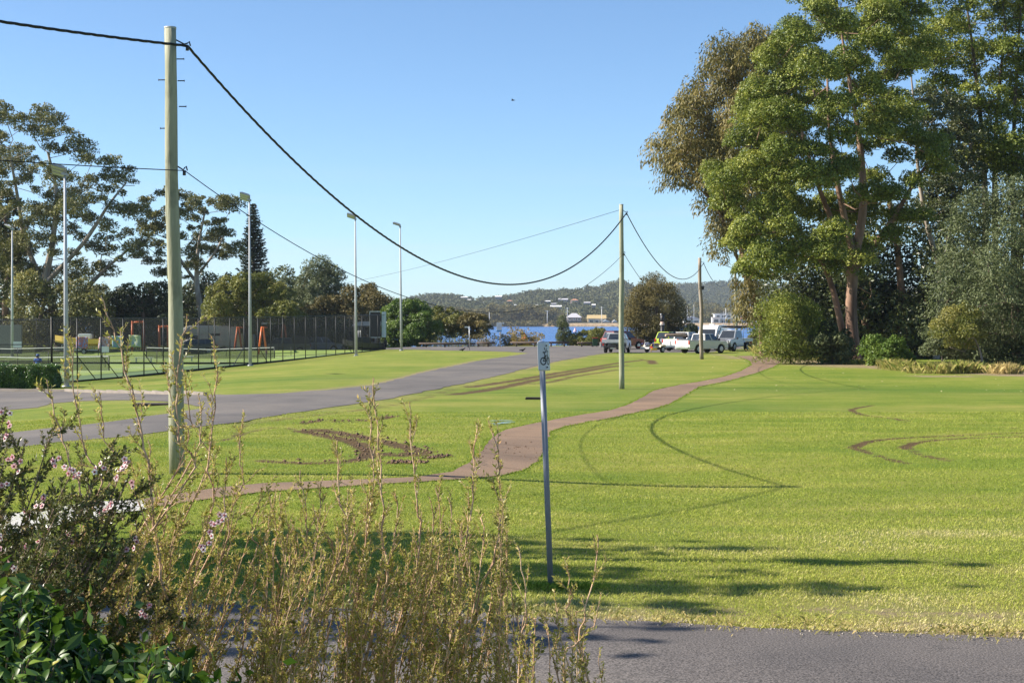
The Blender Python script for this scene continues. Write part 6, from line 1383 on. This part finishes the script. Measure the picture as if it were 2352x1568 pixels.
q, _ = along(w_near[1:-1], 900, .12); q = q[(np.abs(q[:, 0]) < 9)]; clods('gravel', 'loose grit along the edge of the near road', q, rng.uniform(.004, .014, len(q)), plain('road_grit', (.30, .26, .21), .9, var=.4, scale=30))
# leaf litter and scraps on the lawn
n = 150; px_ = rng.uniform(1450, 2352, n); py_ = rng.uniform(815, 900, n); gl = np.array([G(a, b_) for a, b_ in zip(px_, py_)]); v, f = leaf_arrays(gl + V3(0, 0, .03), rng.normal(size=(n, 3)) * V3(1, 1, .1), V3(0, 0, 1) + rng.normal(size=(n, 3)) * .3, rng.uniform(.06, .13, n), .05)
tag(mesh_np('fallen_leaves', v, f, plain('leaf_litter', (.6, .5, .3), .8), None), 'pale fallen leaves scattered over the lawn', 'leaves', kind='stuff')

# ------------------------------------------------------------------ trees left of the frame whose crowns shade the near lawn
def side_tree(label, x, leaders, nl):
    y = leaders[0][0]; root = empty('garden_tree', (x, y, float(gz(x, y))), label=label, cat='tree'); cen = []; rad = []; tr = []
    for (yl, h0, h1, r) in leaders:
        dx = rng.normal() * .3; tr.append(np.array([(0, 0, -.1, .12), (dx * .5, (yl - y) * .6, h0 * .6, .09), (dx, yl - y, h0, .06), (dx, yl - y, h1, .02)]))
        z = h0
        while z < h1:
            k = 1 - .55 * (z - h0) / (h1 - h0)
            cen.append(V3(dx + rng.normal() * .6, yl - y + rng.normal() * r * k * .9, z)); rad.append(r * k * rng.uniform(1., 1.9))
            z += .24
    cen = np.array(cen); A, B, ra, rb = skeleton(tr, cen, .012, .5); v, f = segs(A, B, ra, rb, 6); mesh_np('trunk', v, f, BK_DARK, root, smooth=True)
    p, d, nn, L, W, tint = clump_leaves(cen, np.array(rad), nl / len(cen), .10, .8, .3, .2, .35); leaves('crown', p, d, nn, L, W, tint, LM_GUM, root)
side_tree('slim many-stemmed garden tree beyond the left edge, shading the far part of the lawn strip', -11.6, [(20.6, 6.5, 10.8, .22), (19.9, 6.0, 11.2, .2), (19.1, 5.5, 9.6, .26)], 16000)
side_tree('slim garden tree beyond the left edge, shading the lawn by the bicycle sign', -11.2, [(18.0, 5.5, 9.4, .26), (17.4, 5.0, 10.4, .30), (16.7, 6.5, 11.2, .24)], 20000)
side_tree('slim garden tree beyond the left edge, shading the lawn next to the near road', -10.8, [(16.2, 5.5, 10.6, .24), (15.5, 5.0, 9.6, .28)], 14000)
side_tree('slim garden tree beyond the left edge, shading the near road', -10.6, [(14.3, 5.5, 9.4, .20), (13.7, 5.5, 8.8, .18), (13.1, 5.2, 8.0, .16)], 9000)
side_tree('broad many-stemmed garden tree beyond the left edge', -13.0, [(19.5, 5.5, 10.4, .24), (17.8, 6, 11.4, .22), (16.5, 6, 11.6, .24), (15.2, 6, 10.6, .2), (18.4, 6, 9.4, .3), (17.0, 5, 9.0, .3), (15.9, 5, 8.4, .3)], 42000)
side_tree('single tall spire of a garden tree beyond the left edge', -12.4, [(18.7, 11.6, 13.0, .22), (18.6, 6, 11.0, .06)], 2500)

# ------------------------------------------------------------------ foreground shrubs
LM_TWIG = leafmat('small_heath_leaves', [(0, (.11, .13, .022)), (.45, (.35, .34, .07)), (.8, (.56, .48, .16)), (1, (.64, .38, .18))], .4, .5, .4)
LM_DKTW = leafmat('dark_heath_leaves', [(0, (.03, .045, .012)), (.6, (.11, .125, .035)), (.85, (.24, .21, .07)), (1, (.36, .24, .12))], .35, .25, .5)
BK_TWIG = barkmat('twig_bark', (.36, .20, .12), (.66, .46, .30), 30, .3); BK_TWD = barkmat('old_stem_bark', (.14, .09, .06), (.33, .23, .16), 20, .3)
def grow_stem(base, top, r0, bend, out, dens=1., bare=0.12, side=.26, leafdens=1., spread=.46, pts=None):
    """one upright heath stem with feathery side shoots; out collects segments and leaves"""
    if pts is None:
        mid_ = (base + top) / 2 + bend; pts = smooth_line([base, base * .7 + mid_ * .3 + bend * .25, mid_, mid_ * .4 + top * .6 + bend * .15, top], 6)
    pts = np.array(pts); n = len(pts); pts[1:-1] += rng.normal(size=(n - 2, 3)) * .0035
    L = np.r_[0, np.cumsum(np.linalg.norm(np.diff(pts, axis=0), axis=1))]; T = L[-1]; rad = r0 * (1 - .84 * L / T)
    for i in range(n - 1): out['A'].append(pts[i]); out['B'].append(pts[i + 1]); out['ra'].append(rad[i]); out['rb'].append(rad[i + 1])
    def leafrun(a, b_, k, size, tip=0.):
        m_ = max(2, int(np.linalg.norm(b_ - a) / .0048 * k * leafdens)); u = rng.random(m_)[:, None]; d = unit(b_ - a); p = a + (b_ - a) * u; e = unit(rng.normal(size=(m_, 3))); e = unit(e - d * (e @ d)[:, None]); ld = unit(d * .75 + e * .8)
        s_ = size * rng.uniform(.7, 1.3, m_); out['lp'].append(p + ld * s_[:, None] * .5); out['ld'].append(ld); out['ln'].append(unit(e * .3 + rng.normal(size=(m_, 3)))); out['ls'].append(s_); out['lt'].append(np.clip(rng.normal(.42 + tip, .17, m_), 0, 1))
    step = .05 / dens; s = T * bare
    while s < T * .985:
        t = s / T; p = np.array([np.interp(s, L, pts[:, k]) for k in range(3)]); j = min(np.searchsorted(L, s), n - 1); d = unit(pts[j] - pts[j - 1]); e = unit(rng.normal(size=3)); e = unit(e - d * e.dot(d))
        l = side * (1 - .62 * t) * rng.uniform(.45, 1.2); dd = unit(d * rng.uniform(.95, 1.4) + e * spread); q = p + dd * l * .55; q2 = q + unit(dd + d * .5) * l * .45; r = max(.0011, .0032 * (1 - .6 * t))
        for a, b_, x, y in ((p, q, r, r * .75), (q, q2, r * .75, r * .4)): out['A'].append(a); out['B'].append(b_); out['ra'].append(x); out['rb'].append(y)
        leafrun(p + (q - p) * .15, q, 1.0, .0145); leafrun(q, q2, 1.25, .013, .12)
        for _ in range(rng.integers(1, 4)):
            u = rng.uniform(.3, .95); a = p + (q - p) * u if rng.random() < .6 else q + (q2 - q) * u; ee = unit(rng.normal(size=3)); b_ = a + unit(dd + ee * .55) * l * rng.uniform(.3, .6)
            out['A'].append(a); out['B'].append(b_); out['ra'].append(r * .55); out['rb'].append(r * .3); leafrun(a, b_, 1.3, .0125, .1)
        s += step * rng.uniform(.5, 1.5)
    leafrun(pts[-3], pts[-1], 1.6, .010, .2)
    # swollen bud at the tip
    out['bud'].append(pts[-1])
def new_out(): return dict(A=[], B=[], ra=[], rb=[], lp=[], ld=[], ln=[], ls=[], lt=[], bud=[])
def shrub_obj(name, label, base, out, lm, bm_, asp=.36):
    root = empty(name, base, label=label, cat='shrub'); b = np.array(base, float)
    v, f = segs(np.array(out['A']) - b, np.array(out['B']) - b, out['ra'], out['rb'], 5); mesh_np('stems', v, f, bm_, root, smooth=True)
    lp = np.vstack(out['lp']) - b; ls = np.concatenate(out['ls']); leaves('leaves', lp, np.vstack(out['ld']), np.vstack(out['ln']), ls, ls * asp, np.concatenate(out['lt']), lm, root); return root
# pixel tops (and optional way-points) of the stems, grouped by bush
SH = [
 ('tall heath shrub with long bare-tipped stems in front of the nearest pole', (-2.25, 4.5), [
   [(232, 682), (262, 760), (288, 850), (312, 940), (340, 1060), (352, 1180), (372, 1330), (410, 1430), (455, 1570)], [(108, 872), (140, 985), (165, 1080), (205, 1180), (222, 1300)], [(163, 775), (172, 900), (195, 1040), (215, 1180)],
   [(430, 722), (418, 800), (405, 900), (412, 1010), (400, 1150)], [(385, 842), (398, 960), (405, 1080)], [(420, 850), (432, 960), (425, 1090)], [(228, 900), (240, 1010), (252, 1150)]], 4.45, 1.1, LM_TWIG),
 ('heath shrub with two tall leafy leaders right of the nearest pole', (-1.75, 4.7), [
   [(482, 768), (500, 850), (488, 960), (478, 1080), (470, 1220)], [(455, 905), (462, 1010), (458, 1120)], [(560, 945), (548, 1050), (530, 1180)], [(340, 1010), (352, 1120), (372, 1260)], [(600, 1120), (580, 1220), (560, 1340)], [(520, 1050), (515, 1150), (505, 1300)], [(300, 1060), (330, 1200), (380, 1350)], [(570, 1290), (560, 1400)]], 4.7, 1.15, LM_TWIG),
 ('pale stemmed heath shrub in the middle left of the row', (-1.25, 4.4), [
   [(645, 1130), (640, 1230), (655, 1380)], [(690, 1080), (700, 1180), (690, 1330)], [(742, 1095), (735, 1200), (745, 1350)], [(775, 1010), (778, 1130), (770, 1300)], [(720, 1160), (715, 1300)], [(670, 1200), (668, 1340)], [(620, 1260), (640, 1400)], [(800, 1160), (790, 1300)]], 4.4, 1.2, LM_TWIG),
 ('tallest central heath shrub with a dark straight leader', (-.85, 4.6), [
   [(858, 868), (866, 980), (876, 1100), (880, 1250), (872, 1400)], [(848, 900), (852, 1020), (850, 1180)], [(940, 925), (948, 1040), (960, 1180), (955, 1320)], [(830, 1100), (838, 1250)], [(905, 1130), (900, 1260)], [(985, 1140), (980, 1300)], [(870, 1200), (866, 1350)], [(930, 1260), (925, 1400)], [(812, 1240), (820, 1400)]], 4.6, 1.2, LM_TWIG),
 ('bushy heath shrub left of the bicycle sign with reddish stems', (-.35, 4.5), [
   [(1092, 968), (1088, 1060), (1082, 1180), (1060, 1320)], [(1120, 960), (1142, 1060), (1150, 1180), (1130, 1290), (1090, 1420)], [(1028, 1140), (1030, 1260)], [(1060, 1200), (1050, 1340)], [(1110, 1180), (1100, 1320)], [(1145, 1140), (1140, 1280)], [(1010, 1230), (1005, 1380)], [(1160, 1290), (1140, 1420)], [(1080, 1260), (1070, 1400)], [(1000, 1120), (1010, 1280)]], 4.5, 1.2, LM_TWIG),
 ('low sparse heath shrub with budded reddish tips at the foot of the sign', (.1, 4.3), [
   [(1188, 1252), (1205, 1330), (1208, 1420), (1190, 1540)], [(1172, 1320), (1180, 1420)], [(1225, 1415), (1230, 1500)], [(1212, 1400), (1200, 1500)], [(1160, 1370), (1165, 1480)], [(1240, 1470), (1228, 1560)]], 4.3, .8, LM_TWIG),
 ('small heath shrub at the right end of the row with one tall reddish tip', (.55, 4.4), [
   [(1371, 1228), (1368, 1300), (1345, 1390), (1330, 1470), (1300, 1568)], [(1306, 1300), (1312, 1370), (1320, 1460)], [(1300, 1390), (1290, 1470)], [(1380, 1360), (1365, 1440), (1340, 1510)], [(1275, 1395), (1290, 1480), (1285, 1560)], [(1340, 1400), (1325, 1480)]], 4.4, .7, LM_TWIG)]
for lab, (bx, by_), stems, Zs, dn_, lm in SH:
    base = V3(bx, by_ + .1, float(gz(bx, by_))); out = new_out()
    for st in stems:
        dz = rng.uniform(-.22, .22); w3 = [P(px, py, Zs + dz) for px, py in st]; low = w3[-1]; foot = base + V3(rng.normal() * .1, rng.normal() * .08, 0)
        join = foot * .45 + low * .55 + V3(0, 0, .1); line = smooth_line([foot, join] + w3[::-1], 4)
        grow_stem(None, None, .0075 + .0022 * len(st) / 5, None, out, dn_ * 1.25, .30, .17, 1.0, pts=line)
    xs_ = [p[0][0] for p in stems]; nfill = int(12 + 8 * dn_) if Zs != 4.3 and bx < .4 else 3
    for _ in range(nfill):   # shorter leafy stems that thicken the bush
        px = rng.uniform(min(xs_) - 20, max(xs_) + 25); py = rng.uniform(1120 if bx < 0 else 1360, 1500)
        tp = P(px, py, Zs + rng.uniform(-.3, .3)); foot = base + V3((tp[0] - base[0]) * .4 + rng.normal() * .1, rng.normal() * .1, 0); grow_stem(foot, tp, .006, V3(rng.normal() * .05, 0, 0), out, dn_ * 1.1, .45, .18, 1.0)
    shrub_obj('heath_shrub', lab, base, out, lm, BK_TWIG)
# pink-flowering tea-tree at the left
def tea_tree():
    base = V3(-1.75, 4.25, 0.); out = new_out(); fl = []
    ends = [(10, 935, .1), (60, 1010, 0), (130, 965, 0), (270, 1000, .1), (300, 1085, 0), (165, 1085, -.1), (330, 1100, 0), (40, 1080, .1), (90, 1130, 0), (210, 1130, -.1), (250, 1190, -.1), (130, 1180, -.2), (-40, 1000, 0), (-60, 1120, 0), (20, 1190, -.1), (60, 1260, -.2), (180, 1260, -.2), (290, 1250, -.1), (350, 1320, 0), (120, 1310, -.25), (-50, 1260, 0), (30, 1340, -.1), (240, 1340, 0), (310, 1400, .1), (-20, 1400, 0), (420, 1420, .1), (200, 1400, .1), (100, 1390, .1), (380, 1480, .1), (300, 1500, .15), (150, 1120, .2), (230, 1060, .2), (10, 1050, .3), (80, 1200, .3), (330, 1190, .2), (400, 1360, .2), (450, 1500, .15)]
    for px, py, dz in ends:
        tp = P(px, py, 4.2 + dz); foot = base + V3(rng.normal() * .07, rng.normal() * .06, 0); md = foot * .4 + tp * .6; md[2] += .12; md[0] += (foot[0] - tp[0]) * .15
        grow_stem(None, None, .009, None, out, 1.9, .35, .21, 1.7, spread=.95, pts=smooth_line([foot, foot * .7 + md * .3, md, tp], 7))
    root = shrub_obj('tea_tree', 'dense dark tea-tree shrub with small pink flowers at the left edge', base, out, LM_DKTW, BK_TWD, .42)
    M_PINKF = leafmat('pink_petals', [(0, (.65, .35, .38)), (.6, (.82, .60, .60)), (1, (.85, .78, .76))], .6, .4, .2); M_CEN = plain('flower_centre', (.25, .03, .05), .6)
    fc = [(10, 950), (15, 975), (12, 1000), (130, 1056), (118, 1066), (150, 1070), (165, 1078), (172, 1095), (178, 1085), (160, 1090), (280, 1066), (292, 1060), (285, 1074), (270, 1078), (265, 1100), (300, 1112), (225, 1070), (215, 1080), (40, 1064), (30, 1070), (20, 1052), (90, 1162), (102, 1140), (70, 1175), (60, 1258), (5, 1235), (10, 1115), (30, 1090), (235, 1155), (240, 1175), (232, 1180), (250, 1160), (115, 1215), (105, 1200), (155, 1225), (95, 1240), (160, 1245), (5, 1240), (300, 1260), (310, 1250), (490, 1200), (500, 1190), (480, 1230), (510, 1195), (470, 1250), (465, 1258), (330, 1408), (338, 1400), (328, 1415), (38, 1308), (20, 1300), (120, 1355), (70, 1330)]
    pc, pd, pn, ps, pt, cc = [], [], [], [], [], []
    for px, py in fc:
        for _ in range(2):
            c = P(px + rng.normal() * 5, py + rng.normal() * 5, 4.12 + rng.normal() * .06); nf = unit(V3(rng.normal() * .6 - .3, -1 + rng.normal() * .4, .5 + rng.normal() * .4)); u = unit(np.cross(nf, V3(.1, .2, 1))); v_ = np.cross(nf, u); cc.append((c, nf)); t0 = rng.random()
            for k in range(5):
                a = k * 2 * math.pi / 5; d = u * math.cos(a) + v_ * math.sin(a) + nf * .15; pc.append(c + d * .0052); pd.append(d); pn.append(nf); ps.append(.008); pt.append(t0)
    b = base; ps = np.array(ps); leaves('blossoms', np.array(pc) - b, np.array(pd), np.array(pn), ps, ps * .95, np.array(pt), M_PINKF, root)
    mb = MB()
    for c, nf in cc: mb.tube([c - b, c - b + nf * .003], .0028, 6)
    mb.build('flower_dots', M_CEN, root)
tea_tree()
# glossy camellia at the bottom left
def camellia():
    base = V3(-1.35, 3.0, 0.); root = empty('camellia_bush', base, label='glossy dark green camellia bush in the bottom left corner', cat='bush')
    LM = leafmat('camellia_leaves', [(0, (.02, .05, .006)), (.5, (.075, .15, .015)), (.85, (.20, .29, .03)), (1, (.40, .36, .06))], .42, .28, .4)
    prof = [(-200, 1300), (0, 1330), (55, 1352), (110, 1395), (170, 1455), (240, 1500), (290, 1500), (345, 1478), (410, 1550), (470, 1620)]
    vs, fs, ti = [], [], []; A, B, ra, rb = [], [], [], []
    def leaf(p, d, up, L, W, t):
        d = unit(d); n = unit(up - d * up.dot(d)); s = np.cross(d, n); k0 = len(vs); rows = 5; cv = rng.uniform(.15, .45)
        for i in range(rows + 1):
            u = i / rows; w_ = W * .5 * math.sin(math.pi * min(u * .93 + .04, 1)) ** .75; c = p + d * L * u - n * L * cv * u * u
            for q in (-1, 0, 1): vs.append(c + s * w_ * q + n * abs(q) * w_ * .35)
        for i in range(rows):
            for q in (0, 1): a = k0 + i * 3 + q; fs.append((a, a + 1, a + 4, a + 3)); ti.append(t)
    spots = []
    for _ in range(4000):
        px = rng.uniform(-180, 460); top = np.interp(px, [a[0] for a in prof], [a[1] for a in prof]); py = top + 6 + abs(rng.normal()) * 120
        if py > 1760: continue
        Zp = 3.15 - .5 * min(1, (py - top) / 260) + rng.uniform(-.04, .16); c = P(px, py, Zp)
        if all(np.linalg.norm(c - q) > .036 for q in spots): spots.append(c)
        if len(spots) > 380: break
    for c in spots:
        out_ = unit(c - (base + V3(-.1, .15, .95))); d = unit(V3(0, 0, 1.) + out_ * .7 + rng.normal(size=3) * .25); foot = base + V3(rng.normal() * .12, rng.normal() * .1, .0); k = c - d * .13
        A += [foot * .5 + k * .5 - V3(0, 0, .05), k]; B += [k, c]; ra += [.004, .0022]; rb += [.0024, .0014]
        e = unit(np.cross(d, rng.normal(size=3))); e2 = np.cross(d, e); young = rng.random() < .3
        for i in range(8):
            a = i * 2.4 + rng.normal() * .3; o_ = e * math.cos(a) + e2 * math.sin(a); h = -.013 * i; L = rng.uniform(.032, .046) * (1 if i > 1 else .75)
            leaf(c + d * h, o_ * (.45 + .12 * i) + d * max(.9 - .13 * i, .05), d + o_ * .15, L, L * rng.uniform(.42, .52), float(np.clip((.8 if young and i < 3 else .42) + rng.normal() * .16, 0, 1)))
    v, f = segs(np.array(A) - base, np.array(B) - base, ra, rb, 5); mesh_np('stems', v, f, BK_TWD, root)
    mesh_np('leaves', np.array(vs) - base, fs, LM, root, ti, smooth=True)
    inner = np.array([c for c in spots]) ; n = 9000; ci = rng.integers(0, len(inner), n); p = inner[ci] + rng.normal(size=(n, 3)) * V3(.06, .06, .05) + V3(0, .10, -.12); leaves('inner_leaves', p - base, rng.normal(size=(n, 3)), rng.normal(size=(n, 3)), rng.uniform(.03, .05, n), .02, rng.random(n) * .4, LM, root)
camellia()

# ------------------------------------------------------------------ haze
hz = MB().box((100, 1890, 60), (5200, 3900, 146)).build('haze', bpy.data.materials.new('haze_air')); hm_ = hz.data.materials[0]; hm_.use_nodes = True; hn = hm_.node_tree
for n_ in list(hn.nodes):
    if n_.type != 'OUTPUT_MATERIAL': hn.nodes.remove(n_)
pv = hn.nodes.new('ShaderNodeVolumePrincipled'); pv.inputs['Color'].default_value = (.75, .85, 1, 1); pv.inputs['Density'].default_value = .000075; pv.inputs['Anisotropy'].default_value = .2
hn.links.new(pv.outputs[0], [n_ for n_ in hn.nodes if n_.type == 'OUTPUT_MATERIAL'][0].inputs['Volume']); tag(hz, kind='stuff')
